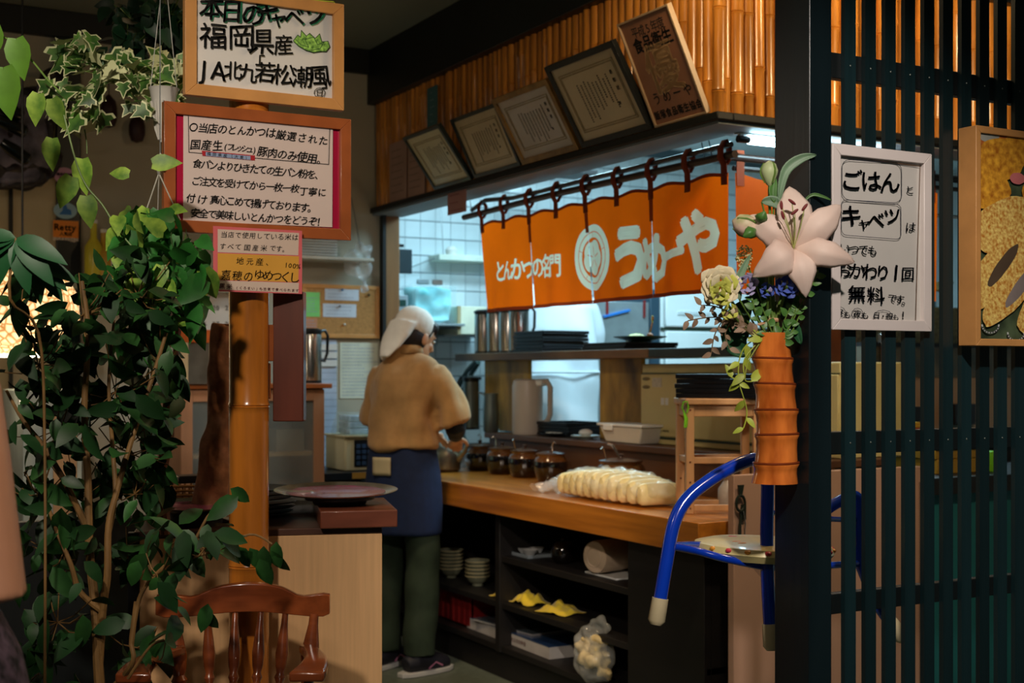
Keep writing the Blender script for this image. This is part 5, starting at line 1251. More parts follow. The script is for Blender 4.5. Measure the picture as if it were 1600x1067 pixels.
# plates stack, wicker, log
R.seed(17)
for k in range(6):
    solo(G().lathe([(.05, 0), (.055, .004), (.12, .012), (.125, .016), (.06, .007), (.001, .006)], n=28), 'dark_plate', lacq, ['bottom', 'second lowest', 'third lowest', 'fourth lowest', 'fifth lowest', 'topmost'][k] + ' dark plate in the pile behind the bamboo post', 'plate', 'dark plates behind the bamboo post', loc=cab(cpx(390) + R.uniform(-.01, .01), .36, .8925 + .0135 * k))
def basket(x, y, z, w, d, h, label):
    t = T('wicker_basket', label, 'basket', cab(x, y, z), cz, 'wicker baskets on the low cabinet'); wm = M('wicker', (150, 104, 54), .6, var=.35, vs=40)
    n = 12
    for k in range(n + 1):
        xx = -w / 2 + w * k / n; G().tube([(xx, -d / 2, h), (xx, -d / 2 * .9, 0), (xx, d / 2 * .9, 0), (xx, d / 2, h)], .0028, 5).build('cane_strand', wm, t)
    for k in range(7):
        yy = -d / 2 * .9 + d * .9 * k / 6; G().tube([(-w / 2, yy, h), (-w / 2 * .93, yy, .004), (w / 2 * .93, yy, .004), (w / 2, yy, h)], .0028, 5).build('cane_strand', wm, t)
    for zz in (h * .33, h * .66, h): G().tube([(-w / 2, -d / 2, zz), (w / 2, -d / 2, zz), (w / 2, d / 2, zz), (-w / 2, d / 2, zz), (-w / 2, -d / 2, zz)], .004, 6).build('hoop', wm, t)
basket(cpx(292), .38, .896, .26, .17, .045, 'lower wicker basket left of the bamboo post')
basket(cpx(296), .39, .946, .22, .15, .04, 'upper wicker basket left of the bamboo post')
solo(G().box((-.07, -.04, 0), (.07, .04, .022)), 'black_case', blkpl, 'flat black case lying on the upper wicker basket', 'case', loc=cab(cpx(300), .39, .992), bevel=.004)
solo(G().grid(lambda u, v: Vector(((u - .5) * .11, (v - .5) * .09, .006 + .014 * noise.noise(Vector((u * 4, v * 4, 2))))), 12, 10), 'folded_paper', paper, 'crumpled white paper sheet left of the bamboo post', 'paper', loc=cab(cpx(338), .20, .899), sol=.0015)
lg = M('rough_bark', (160, 108, 78), .85, var=.5, vs=22, bump=.8, bs=40)
a = aD(330, 764, 3.78); b = aD(352, 508, 3.78); a.z = .8945; 
t = T('bark_log', 'rough brown bark branch standing upright left of the bamboo post', 'log', a)
m_ = (b - a); pth = [Vector((0, 0, 0)), m_ * .28 + Vector((-.004, 0, 0)), m_ * .5 + Vector((.008, 0, 0)), m_ * .78 + Vector((-.008, 0, 0)), m_]
remesh(G().tube(pth, [.056, .047, .040, .033, .036], 20).ell(m_ * .62 + Vector((.03, -.02, 0)), .014, .014, .012).build('log', lg, t), .006, .012, 16, smooth=1, stretch=(2, 2, .7))
G().ell(m_ + Vector((0, 0, .001)), .029, .029, .003, 16, 6).ell(m_ * .62 + Vector((.038, -.028, 0)), .008, .008, .008).build('cut_end', M('cut_wood', (150, 96, 60), .7, var=.2), t)
# ================================================================ SPINDLE CHAIR
q = aD(368, 582, 3.12); CHR = rad(-27)
t = T('spindle_armchair', 'brown varnished spindle-back armchair in front of the low cabinet', 'chair', (q.x, q.y, 0), CHR)
def crest(u, top):
    x = (u - .5) * .425; yb = .20 - .09 * (abs(u - .5) * 2) ** 2
    return x, yb
rings = []
for i in range(25):
    u = i / 24; x, yb = crest(u, 0); e = abs(u - .5) * 2
    zt_ = .778 + .012 * math.cos(u * math.pi * 2 * 1.0 + math.pi) * (1 if e < .999 else 1) + .014 * e ** 6 - .006 * math.exp(-((e - .62) / .15) ** 2) * 2
    zb_ = .712 + .012 * e ** 4 - .004 * math.cos(u * 6.28)
    th = .011
    if i in (0, 24): zt_ -= .006; zb_ += .006
    rings.append([Vector((x, yb - th, zb_)), Vector((x, yb + th, zb_)), Vector((x, yb + th * 1.2, zt_ - .004)), Vector((x, yb + .004, zt_)), Vector((x, yb - th * .9, zt_ - .003))])
G().loft(rings).build('crest_rail', chairw, t, bevel=.002, ang=50)
turn = [(.008, 0), (.010, .05), (.0085, .09), (.013, .11), (.009, .122), (.014, .135), (.0095, .148), (.0135, .165), (.016, .20), (.013, .235), (.0085, .28), (.0075, .31)]
for px in (310, 350, 390, 430):
    x = (px - 372) / F * 3.3; e = abs(x / .2); yb = .20 - .09 * e ** 2; base = Vector((x * .82, .12, .44)); top = Vector((x, yb, .715)); v = top - base; L = v.length
    rot = v.to_track_quat('Z', 'Y').to_matrix(); G().lathe([(r, z / .31 * L) for r, z in turn], base, 14, rot=rot).build('spindle', chairw, t)
for s in (-1, 1):
    base = Vector((s * .145, .10, .44)); top = Vector((s * .172, .128, .722)); v = top - base; L = v.length; rot = v.to_track_quat('Z', 'Y').to_matrix()
    G().lathe([(r * 1.45, z / .31 * L) for r, z in turn], base, 16, rot=rot).build('back_post', chairw, t)
    rings = []
    for k in range(9):
        u = k / 8; c = Vector((s * (.155 + .045 * math.sin(u * 2.2)), .10 - .30 * u, .640 + .006 * math.sin(u * 3.14))); w = .018 + .022 * u ** 1.5; 
        rings.append([c + Vector((a * w, 0, b * .012)) for a, b in ((-1, -1), (1, -1), (1, 1), (-1, 1))])
    G().loft(rings).build('arm', chairw, t, bevel=.006)
    G().lathe([(r * 1.3, z / .31 * .19) for r, z in turn], (s * .19, -.15, .44), 14).build('arm_post', chairw, t)
G().lathe([(.21, 0), (.225, .012), (.225, .03), (.20, .04), (.10, .034), (.001, .034)], (0, 0, .405), 36, sy=.95).build('seat', chairw, t)
for sx in (-1, 1):
    for sy in (-1, 1):
        v = Vector((sx * .13, sy * .12, .41)) - Vector((sx * .19, sy * .17, 0)); G().lathe([(r * 1.4, z / .31 * v.length) for r, z in turn], (sx * .19, sy * .17, 0), 12, rot=v.to_track_quat('Z', 'Y').to_matrix()).build('leg', chairw, t)
G().tube([(-.165, -.15, .18), (.165, -.15, .18)], .010, 10).tube([(-.165, .15, .18), (.165, .15, .18)], .010, 10).tube([(0, -.15, .18), (0, .15, .18)], .010, 10).build('stretcher', chairw, t)

# ================================================================ CHILD CHAIR HANGING BEHIND THE POST
q = aD(1195, 900, 3.02)
t = T('child_chair', 'small blue tubular child chair with patterned cushion hanging behind the black post', 'chair', q)
blue = M('blue_enamel', (14, 62, 196), .18, var=.05, coat=.8); cap = M('cream_rubber', (216, 200, 160), .5, var=.03)
def smooth(P, n=5):
    P = [Vector(p) for p in P]; Q = []
    for i in range(len(P) - 1):
        a = P[max(i - 1, 0)]; b = P[i]; c = P[i + 1]; d = P[min(i + 2, len(P) - 1)]
        for k in range(n):
            u = k / n; Q.append(.5 * ((2 * b) + (c - a) * u + (2 * a - 5 * b + 4 * c - d) * u * u + (3 * b - a - 3 * c + d) * u ** 3))
    Q.append(P[-1]); return Q
def px3(pts, o): return [aD(x, y, d) - o for x, y, d in pts]
f1 = smooth(px3([(1030, 945, 2.94), (1041, 880, 2.95), (1054, 815, 2.97), (1078, 775, 2.99), (1125, 740, 3.01), (1172, 719, 3.03), (1193, 722, 3.04), (1199, 745, 3.04), (1198, 840, 3.03), (1200, 920, 3.01), (1204, 985, 3.0)], q))
f2 = smooth(px3([(1238, 940, 3.30), (1248, 880, 3.30), (1262, 825, 3.31), (1290, 797, 3.32), (1318, 780, 3.34), (1335, 775, 3.35), (1341, 790, 3.35), (1340, 860, 3.34), (1352, 900, 3.33), (1372, 945, 3.31), (1396, 978, 3.30)], q))
for k, f_ in enumerate((f1, f2)):
    G().tube(f_, .0155 if k == 0 else .0150, 14).build('side_frame', blue, t)
    for e, s_ in ((f_[0], f_[1]), (f_[-1], f_[-2])):
        v = (e - s_).normalized(); G().tube([e - v * .015, e + v * .035, e + v * .045], [.0185, .0195, .012], 14).build('leg_cap', cap, t)
def bridge(pts, r): G().tube(smooth(px3(pts, q)), r, 10).build('seat_rail', blue, t)
bridge([(1048, 853, 2.96), (1090, 861, 3.0), (1130, 872, 3.0), (1197, 886, 3.03)], .009)
bridge([(1048, 853, 2.96), (1110, 852, 3.15), (1258, 862, 3.31)], .009)
bridge([(1197, 886, 3.03), (1250, 886, 3.15), (1345, 880, 3.34)], .009)
bridge([(1199, 800, 3.04), (1280, 810, 3.2), (1340, 812, 3.35)], .007)
c_ = aD(1192, 856, 3.14) - q
cu = M('cream_cushion_vinyl', (236, 218, 150), .35, var=.06, vs=12, coat=.4)
o = G().lathe([(.13, -.024), (.156, -.020), (.168, -.004), (.162, .010), (.13, .018), (.001, .022)], c_, 40, rot=Matrix.Rotation(rad(2.5), 3, 'Y')).build('cushion', cu, t)
R.seed(33)
for k in range(16):
    a = R.random() * 6.28; r_ = .05 + .1 * R.random(); p = c_ + Vector((r_ * math.cos(a), r_ * math.sin(a), .019 - (.006 if r_ > .12 else 0) - r_ * math.cos(a) * .044))
    G().ell(p, R.uniform(.006, .014), R.uniform(.006, .012), .002, 8, 4).build('printed_spot', M(*(('spot_red', (214, 60, 80), .4) if k % 3 else ('spot_orange', (226, 150, 50), .4))), o)
for k in range(10):
    a = math.pi * (1.0 + .09 * k) + .1; p = c_ + Vector((.163 * math.cos(a), .163 * math.sin(a), .004 - .163 * math.cos(a) * .044))
    G().ell(p, .008, .008, .006, 8, 5).build('printed_spot', M(*(('spot_red', (214, 60, 80), .4) if k % 2 else ('spot_orange', (226, 150, 50), .4))), o)
G().grid(lambda u, v: c_ + Vector((-.12 + .12 * u, -.10 + .03 * math.sin(u * 7), -.016 - (.035 * math.sin(u * 3.14) + .01 * math.sin(u * 19)) * v)), 16, 6).build('plastic_wrap', clearbag, t)
h0 = f1[26]; G().tube([h0 + Vector((0, 0, .0)), h0 + Vector((.02, -.02, .03)), Vector((1.905, 2.235, (h0 + q).z + .03)) - q], .004, 6).build('hanging_hook', blkpl, t)

# ================================================================ END PANEL, BEHIND THE LATTICE
ep = M('beige_pink_panel', (196, 156, 132), .5, var=.05, vs=3)
x0_ = aY(1145, 740, 3.39).x; x1_ = aY(1438, 800, 3.39).x
t = T('counter_end_panel', 'beige pink panel closing the counter end behind the child chair', 'panel', (x0_, 3.385, 0))
G().box((0, 0, 0), (x1_ - x0_, .03, .985)).build('panel', ep, t, bevel=.002)
G().box((.72 * (x1_ - x0_), -.004, 0), (.722 * (x1_ - x0_), 0, .98)).build('joint', M('joint_brown', (110, 80, 60), .5), t)
G().box((x1_ - x0_ - .012, -.006, 0), (x1_ - x0_, .0, .93)).build('edge_strip', steel, t)
a = aY(1159, 765, 3.37)
t = T('bottle_opener', 'dark green bottle opener on a strap hanging on the beige panel', 'opener', (a.x, 3.38, a.z - .19))
og = M('dark_green_rubber', (36, 44, 34), .4)
G().tube([(.0, 0, .0), (.0, -.0, .07), (.004, 0, .10), (.002, 0, .115)], [.016, .014, .010, .008], 8, flat=.4).build('strap', og, t)
G().tube([(.0 + .018 * math.sin(k * .5236), -.004, .145 + .026 * math.cos(k * .5236)) for k in range(13)], .005, 6).build('ring', og, t)
G().poly([(-.004, -.006, .165), (.004, -.006, .165), (.014, -.006, .205), (-.012, -.006, .205)], (0, .004, 0)).build('clip', og, t)
G().tube([(.012, -.008, .02), (.016, -.008, .08), (.008, -.008, .12)], .002, 5).build('wire', steel, t)
G().box((.004, -.003, .09), (.024, .0, .14)).build('back_plate', og, t)
te = M('teal_panel', (36, 120, 126), .5, var=.06)
xa = x1_ + .03
t = T('teal_cabinet', 'teal cabinet front seen through the lower right lattice', 'cabinet', (xa, 3.40, 0))
G().box((0, 0, 0), (2.2, .5, .88)).build('body', te, t); G().box((0, -.02, .88), (2.2, .5, .94)).build('worktop', dkboard, t)
for k in range(4): G().box((.5 * k + .30, -.003, .02), (.5 * k + .304, 0, .87)).build('joint', M('dark_teal_board', (22, 50, 60), .5), t)
t = T('side_counter', 'dark topped side counter with steel edge behind the lattice, right of the serving counter', 'counter', (3.52, 3.92, .86))
G().box((0, 0, .14), (1.4, .45, .18)).build('worktop', dkboard, t, bevel=.003); G().box((0, -.012, .165), (1.4, 0, .185)).build('steel_edge', steel, t)
G().box((.02, .02, -.86), (1.38, .43, .14)).build('carcass', dkboard, t)
zc_ = .942
def bx(px0, px1, Y, D, z0, z1, mat, name, label, cat, group=None):
    a = aY(px0, 500, Y); b = aY(px1, 500, Y)
    t = T(name, label, cat, (a.x, Y, z0), 0, group); G().box((0, 0, 0), (b.x - a.x, D, z1 - z0)).build('body', mat, t, bevel=.003); return t, b.x - a.x, z1 - z0
t, w, h = bx(1366, 1437, 3.97, .2, 1.0452, 1.045 + .05, M('bright_red_card', (206, 40, 44), .4), 'red_box', 'red box with yellow top seen between the lattice slats', 'box')
t.location.y = 3.97; t.location.z = 1.0405; G().box((-.002, -.002, h), (w + .002, .202, h + .022)).build('lid', M('yellow_lid', (226, 170, 40), .4), t)
t, w, h = bx(1464, 1545, 3.50, .25, .9405, .9405 + .055, M('olive_yellow_crate', (176, 140, 50), .45), 'yellow_crate', 'lower olive yellow crate behind the right lattice', 'crate')
t, w, h = bx(1462, 1540, 3.50, .25, .996, 1.04, M('olive_yellow_crate', (176, 140, 50), .45), 'yellow_crate', 'upper olive yellow crate behind the right lattice', 'crate')
G().box((0, -.003, h - .01), (w, 0, h)).build('rim', dkboard, t)
t, w, h = bx(1551, 1560, 3.48, .05, .9405, 1.02, M('lime_plastic', (120, 200, 40), .4), 'green_bottle', 'small lime green container behind the right lattice', 'bottle')
# taller back unit
t, w, h = bx(1345, 1620, 4.5, .4, .0, 1.30, M('peach_panel', (202, 160, 122), .5, var=.06), 'tall_counter_unit', 'tall peach panelled unit in the middle distance behind the lattice', 'cabinet')
G().box((0, -.01, h), (w, .4, h + .14)).build('grey_band', M('dull_grey_band', (120, 112, 96), .5), t)
G().box((0, -.02, h + .14), (w, .3, h + .16)).build('dark_edge', dkboard, t)
G().box((0, .1, h + .16), (w, .14, h + .34)).build('speckled_board', M('speckled_board', (176, 156, 112), .8, var=.4, vs=60), t)
t2, w, h = bx(1378, 1384, 4.47, .03, .0, 1.5, steel, 'steel_post', 'thin steel upright before the peach unit', 'post')
t, w, h = bx(1297, 1338, 4.40, .25, 1.15, 1.53, M('orange_wood', (170, 88, 34), .4, var=.2), 'wooden_box', 'orange-brown wooden box just right of the black post', 'box')
t3 = t; G().box((-.06, -.02, -.03), (w + .1, .3, -.0)).build('rim_board', M('cream_wood', (214, 190, 150), .5), t)
G().box((0, .02, -1.14), (.04, .06, -.03)).box((w - .02, .02, -1.14), (w + .02, .06, -.03)).box((0, .24, -1.14), (.04, .28, -.03)).box((w - .02, .24, -1.14), (w + .02, .28, -.03)).build('leg', M('cream_wood', (214, 190, 150), .5), t)
t, w, h = bx(1420, 1447, 4.42, .06, 1.09, 1.16, blkpl, 'black_bracket', 'black bracket on the peach unit, left one', 'bracket'); t.location.y = 4.438
t, w, h = bx(1497, 1530, 4.42, .06, 1.07, 1.17, blkpl, 'black_bracket', 'black bracket on the peach unit, right one', 'bracket'); t.location.y = 4.438
# round utensils hanging behind the lattice
t = T('utensil_rail', 'steel rail with hanging utensils behind the lattice, under the hatch header', 'rail', (3.55, 3.95, 1.98))
G().tube([(0, 0, 0), (1.6, 0, 0)], .008, 8).build('rail', steel, t)
for x in (.02, 1.58): G().tube([(x, 0, 0), (x, 0, .78)], .006, 6).build('hanger', steel, t)
for k in range(7):
    x = 4.0 + k * .17 - .42; u = T('steel_ladle', ['first', 'second', 'third', 'fourth', 'fifth', 'sixth', 'seventh'][k] + ' ladle from the left on the steel rail behind the lattice', 'ladle', (x, 3.95, 1.70), 0, 'ladles on the steel rail')
    G().tube([(0, 0, .02), (0, -.0, .26), (0, .0, .285), (0, -.012, .289)], .005, 6).build('handle', steel, u); G().lathe([(.001, -.045), (.03, -.035), (.048, 0), (.045, 0), (.028, -.03), (.001, -.04)], n=18, cap=False).build('cup', steel, u)

# ================================================================ BAMBOO VASE ON THE POST
VX = 1.862; VA = aX(1211, 640, 1.858); VA = Vector((1.858, VA.y, 1.083))
t = T('bamboo_vase', 'orange varnished bamboo root vase hanging on the black post', 'vase', VA, -AZ)
vm = M('orange_bamboo', (216, 104, 34), .14, var=.4, vs=11, coat=.9, rgb2=(216, 122, 50), stretch=(2, 2, .6)); H_ = .322
prof = [(.050, .0)]
js_ = [(.0, .0505), (.044, .0475), (.105, .0455), (.157, .0455), (.213, .0435), (.268, .0425), (.322, .041)]
rings = []
def vring(z, r, n=32):
    cx = .008 * math.sin(z * 11 + .4) - .004; zt = .010 * math.sin(z * 30)
    return [Vector((cx + r * math.cos(a), r * math.sin(a), z + .03 * r * math.sin(a * 1 + z * 20) * (1 if 0 < z < .32 else 0))) for a in [j * 2 * math.pi / n for j in range(n)]]
for (z0_, r0_), (z1_, r1_) in zip(js_[:-1], js_[1:]):
    last = z1_ > .32
    rings += [vring(z0_ + .002, r0_ * .96), vring(z0_ + .010, r0_ * .945), vring((z0_ + z1_) / 2, (r0_ + r1_) / 2 * .93), vring(z1_ - .012, r1_ * .97)]
    if not last: rings += [vring(z1_ - .004, r1_ * 1.05), vring(z1_, r1_ * 1.03)]
rings[0] = vring(0, .0495)
rings += [vring(.322, .0405), vring(.320, .035), vring(.25, .034)]
G().loft(rings).build('vase_body', vm, t, ang=50)
for z1_, r1_ in js_[1:-1]: G().loft([vring(z1_ - .002, r1_ * 1.045), vring(z1_ + .0005, r1_ * 1.055), vring(z1_ + .003, r1_ * 1.0)], cap=False).build('node_ring', M('node_brown', (120, 52, 22), .3), t)
VM = VA + Vector((0, 0, .322))
# flowers: local frame x right, y away, z up (photo pixels through fx)
D0 = (VM - CO).dot(FWD); MP = D0 / F
def fx(px, py, dy=0): return Vector(((px - 1211) * MP, dy, (525 - py) * MP + 0))
def FT(name, label, cat, group=None): return T(name, label, cat, VM, -AZ, group)
VM = Vector((VA.x, VA.y, CO.z + (HZ - 525) * MP))
lily = M('white_pink_petal', (244, 218, 204), .6, var=.05, vs=7, transl=.25, rgb2=(250, 232, 220))
stemg = M('stem_green', (96, 128, 52), .5, var=.2); leafd = M('dark_leaf', (30, 78, 44), .4, var=.3, vs=14, coat=.2); leafg = M('mid_leaf', (72, 118, 50), .45, var=.3, vs=14)
def petal(parent, c, tip, w, mat, bulge=.03, curl=.02, name='petal', ridge=.004, start=.012):
    v = tip - c; L = v.length; d = v.normalized(); n = Vector((0, -1, 0)); s = d.cross(n); s = s.normalized() if s.length > .1 else Vector((1, 0, 0)); n = s.cross(d)
    if n.y > 0: n = -n
    def f(u, vv):
        ww = w * (math.sin(math.pi * min(1, u * .93 + .07)) ** .75) * (1 - .25 * u) if u < .999 else .0005
        x = vv * 2 - 1; h = start * 0 + bulge * math.sin(math.pi * u * .9) - curl * u ** 3
        return c + d * (u * L) + s * (x * ww / 2 * (1 + .05 * math.sin(u * 22 + vv * 6))) + n * (h + ridge * (1 - abs(x)) * math.sin(u * 3) - .012 * x * x * (1 - u)) 
    return G().grid(f, 14, 8).build(name, mat, parent, sol=.0008, ang=180)
def stem(parent, pts, r, mat=stemg, name='stem'): return G().tube(smooth(pts, 4), r, 7).build(name, mat, parent)
L_ = FT('lily_flower', 'large open pale pink white lily in the bamboo vase', 'flower')
c = fx(1233, 392, -.045)
for tx, ty, w, bu, dy in ((1232, 291, 56, .03, .01), (1310, 322, 46, .028, .0), (1322, 412, 42, .03, -.03), (1246, 458, 46, .02, -.05), (1172, 432, 54, .034, -.04), (1163, 338, 46, .03, .01)):
    petal(L_, c, fx(tx, ty, -.045 + dy), w * 1.18 * MP, lily, bu, .035, ridge=.009)
G().lathe([(.012, -.03), (.006, .0)], c, 10, rot=Matrix.Rotation(rad(90), 3, 'X')).build('throat', M('yellow_green_throat', (150, 170, 60), .5), L_)
for tx, ty in ((1206, 330), (1208, 345), (1241, 333), (1222, 325), (1226, 340)):
    tp = fx(tx, ty, -.10); G().tube([c, (c + tp) / 2 + Vector((0, -.012, 0)), tp], .0012, 5).build('filament', M('pale_green_filament', (190, 200, 120), .5), L_)
    G().ell(tp, .0035, .0035, .010, 8, 6, Matrix.Rotation(R.uniform(-1.2, 1.2), 3, 'Y')).build('anther', M('dark_red_anther', (120, 40, 40), .6), L_)
stem(L_, [fx(1212, 560, 0), fx(1216, 480, -.01), fx(1228, 420, -.01), c], .004)
# buds
def bud(px, py, rx, rz, tilt, label, bc, root, lf=True):
    t = FT('lily_bud', label, 'flower bud', 'lily buds'); p = fx(px, py, -.03)
    rt = Matrix.Rotation(rad(tilt), 3, 'Y')
    G().lathe([(.003, -rz), (rx * .55, -rz * .7), (rx * .92, -rz * .1), (rx, rz * .2), (rx * .75, rz * .7), (.002, rz)], p, 14, rot=rt).build('bud', bc, t)
    for k in range(3): a = k * 2.1 + 1; G().tube([p + rt @ Vector((rx * q_ * math.cos(a), rx * q_ * math.sin(a), z)) for q_, z in ((.5, -rz * .75), (.98, -rz * .1), (1.0, rz * .3), (.6, rz * .8))], .0022, 5).build('bud_rib', stemg, t)
    stem(t, [p + rt @ Vector((0, 0, -rz)), fx(*root[0], -.02), fx(*root[1], 0)], .003)
    return t
bm_ = M('pale_green_bud', (176, 190, 140), .5, var=.15, vs=20); bm2 = M('green_pink_bud', (150, 180, 80), .5, var=.3, vs=18, rgb2=(224, 190, 176))
t = bud(1198, 274, .0185, .027, 0, 'upright pale green lily bud above the open lily', bm_, ((1200, 330), (1212, 540)))
t = bud(1165, 356, .024, .036, -70, 'side pointing green and pink lily bud left of the open lily', bm2, ((1195, 380), (1210, 540)))
petal(t, fx(1178, 352, -.05), fx(1186, 335, -.07), .03, leafg, .01, .0, 'bud_leaf'); petal(t, fx(1175, 362, -.05), fx(1152, 375, -.06), .03, leafg, .01, 0, 'bud_leaf')
# leaves
def bigleaf(label, pts, w, mat, name='long_leaf', dy=-.03):
    t = FT(name, label, 'leaf', 'long leaves in the vase arrangement'); P = smooth([fx(x, y, dy) for x, y in pts], 5); n = len(P) - 1
    def f(u, v):
        i = min(int(u * n), n - 1); p = P[i].lerp(P[i + 1], u * n - i); d = (P[i + 1] - P[i]).normalized(); s = d.cross(Vector((0, -1, 0))).normalized()
        ww = w * math.sin(math.pi * min(.995, .04 + u * .95)) ** .8; x = v * 2 - 1
        return p + s * x * ww / 2 + Vector((0, -.006 * abs(x) * (w / .04), 0))
    G().grid(f, 16, 6).build('blade', mat, t, sol=.0008, ang=180)
    stem(t, [P[0], fx(1211, 560, 0)], .002) if pts[0][1] > 430 else stem(t, [P[0], fx(1205, 400, -.01), fx(1211, 560, 0)], .002)
lgl = M('grey_green_leaf', (104, 134, 104), .5, var=.2, vs=10)
bigleaf('long grey-green leaf arching right above the lily toward the post', [(1212, 318), (1222, 272), (1245, 252), (1270, 246)], .022, lgl)
bigleaf('thin green leaf crossing toward the white framed sign', [(1240, 330), (1262, 308), (1280, 310), (1294, 316)], .007, leafg)
bigleaf('short leaf beneath the upright bud', [(1205, 318), (1203, 300), (1207, 282)], .018, leafg)
bigleaf('grey-green leaf pair over the left bud', [(1186, 318), (1205, 318), (1224, 332)], .024, lgl)
bigleaf('large dark oval leaf hanging left of the vase mouth', [(1172, 470), (1152, 500), (1150, 535), (1168, 556)], .062, leafd, dy=.012)
bigleaf('dark leaf right of the vase mouth', [(1222, 520), (1236, 512), (1248, 538)], .026, leafd, dy=-.02)
bigleaf('narrow grey-green leaf between the cream flower and the lily', [(1152, 470), (1150, 440), (1168, 400)], .018, lgl)
bigleaf('dark leaf under the blue flower', [(1200, 500), (1192, 440), (1215, 415)], .05, leafd, dy=.02)
bigleaf('dark leaf right of the blue flower', [(1220, 500), (1246, 450), (1262, 412)], .04, leafd, dy=.03)
# cream-yellow flower
def ruffled(px, py, r, mat, mat2, name, label, n=22, dy=-.04, group=None, root=(1208, 540), tall=1.0):
    t = FT(name, label, 'flower', group); c = fx(px, py, dy); rr_ = R
    for k in range(n):
        a = k * 2.4; q_ = (k / n) ** .6; p = c + Vector((math.cos(a) * r * q_ * .7, r * .25 * q_, math.sin(a) * r * q_ * .7 * tall)); tip = c + Vector((math.cos(a) * r * (q_ * .75 + .45) + R.uniform(-.1, .1) * r, -r * .5 * (1 - q_), math.sin(a) * r * (q_ * .75 + .45) * tall + R.uniform(-.1, .1) * r))
        petal(t, p, tip, r * 1.0, mat if k % 4 or q_ > .6 else mat2, r * .10, r * .1, ridge=-.003)
    stem(t, [c, fx((px + root[0]) / 2, (py + root[1]) / 2 + 6, 0), fx(root[0], root[1], 0)], .003); return t
crm_ = M('cream_petal', (238, 226, 190), .6, var=.08, vs=18, transl=.15); ylg = M('yellow_green_petal', (206, 210, 96), .6, var=.15, vs=18, transl=.15)
R.seed(40)
ruffled(1122, 448, .040, crm_, ylg, 'cream_flower', 'big ruffled cream and yellow-green artificial flower at the left of the vase', 26)
ruffled(1116, 462, .022, ylg, ylg, 'yellow_green_flower', 'round yellow-green flower head in front of the cream flower', 12, dy=-.08)
ruffled(1133, 488, .018, ylg, crm_, 'yellow_green_flower', 'small yellow-green petals hanging beneath the cream flower', 8, dy=-.06)
li = M('lilac_petal', (168, 160, 200), .6, var=.12, vs=20, transl=.15); bl_ = M('blue_petal', (70, 92, 176), .6, var=.2, vs=20, transl=.1)
ruffled(1163, 446, .022, li, li, 'lilac_flower', 'lilac artificial flower between the cream flower and the blue flower', 12)
ruffled(1221, 450, .024, bl_, bl_, 'blue_flower', 'larger blue artificial flower under the lily', 14, dy=-.06)
ruffled(1192, 456, .016, bl_, li, 'blue_flower', 'smaller dark blue flower left of the larger blue one', 9, dy=-.05)
# fuzzy cream spray
t = FT('cream_spray', 'fuzzy cream spray of tiny blossoms behind the left lily petal', 'flower'); g = G(); c = fx(1163, 402, .0)
for k in range(160):
    a = R.random() * 6.28; r_ = R.random() ** .5; g.ell(c + Vector((.018 * r_ * math.cos(a), R.uniform(-.01, .01), .028 * r_ * math.sin(a))), .0022, .0022, .0022, 5, 3)
tag(g.build('tiny_blossoms', M('dry_cream', (206, 194, 140), .8, var=.2), t), kind='stuff'); stem(t, [c, fx(1190, 470, 0), fx(1208, 545, 0)], .002)
# leaf mesh shared
def leafmesh(name, L, W, mat, fold=.25, droop=.2, tipx=.0, n=5):
    g = G(); vs = []; rows = []
    for i in range(n + 1):
        u = i / n; w = W / 2 * (math.sin(math.pi * (u ** .75) * .97 + .03)) ** .85 if 0 < i < n else .0005
        x = L * u * (1 - .1 * droop * u); z = -droop * L * u * u
        rows.append((Vector((x, -w, z + fold * w)), Vector((x, 0, z)), Vector((x, w, z + fold * w))))
    for r_ in rows: vs += list(r_)
    fs = []
    for i in range(n):
        for j in range(2): fs.append((i * 3 + j, i * 3 + j + 1, (i + 1) * 3 + j + 1, (i + 1) * 3 + j))
    g._add(vs, fs); return g.mesh(name, mat, True, ang=180)
def orient(p, d, up=Vector((0, 0, 1)), s=1.0, roll=0):
    d = d.normalized(); y = up.cross(d); y = y.normalized() if y.length > 1e-3 else Vector((0, 1, 0)); z = d.cross(y)
    m = Matrix((d, y, z)).transposed().to_4x4(); return Matrix.Translation(p) @ m @ Matrix.Rotation(roll, 4, 'X') @ Matrix.Scale(s, 4)
# dried brown leaf spray, trailing vine, green sprigs
def sprig(name, label, pts, lm, n, mat, both=True, dy=-.03, ls=1.0):
    t = FT(name, label, 'foliage', 'small sprigs in the vase arrangement'); P = smooth([fx(x, y, dy) for x, y in pts], 6)
    G().tube(P, .0014, 5).build('stem', mat, t)
    for k in range(n):
        i = int(2 + (len(P) - 3) * k / (n - 1)) if n > 1 else len(P) - 1; d = (P[min(i + 1, len(P) - 1)] - P[i - 1]).normalized(); s = (1 if k % 2 else -1)
        v = d * .6 + Vector((0, -1, 0)).cross(d) * s * .8 + Vector((0, R.uniform(-.5, .3), 0)); inst_me('leaf', lm, t, orient(P[i], v, Vector((0, -1, .2)), ls * R.uniform(.8, 1.2), R.uniform(-.4, .4)))
    return t
dry = M('dried_brown_leaf', (138, 112, 88), .6, var=.25, vs=20, rnd=.25); lmd = leafmesh('dried_leaf', .021, .011, dry)
stem_b = M('brown_stem', (110, 90, 60), .6)
sprig('dried_sprig', 'dried brown leaf sprig reaching farthest left of the vase', [(1180, 530), (1140, 500), (1105, 497), (1072, 502)], lmd, 12, stem_b)
sprig('dried_sprig', 'dried brown leaf sprig above the others left of the vase', [(1180, 530), (1145, 495), (1115, 480), (1092, 478)], lmd, 9, stem_b)
sprig('dried_sprig', 'dried brown leaf sprig drooping down over the tray pile', [(1180, 530), (1135, 500), (1115, 520), (1108, 552)], lmd, 11, stem_b)
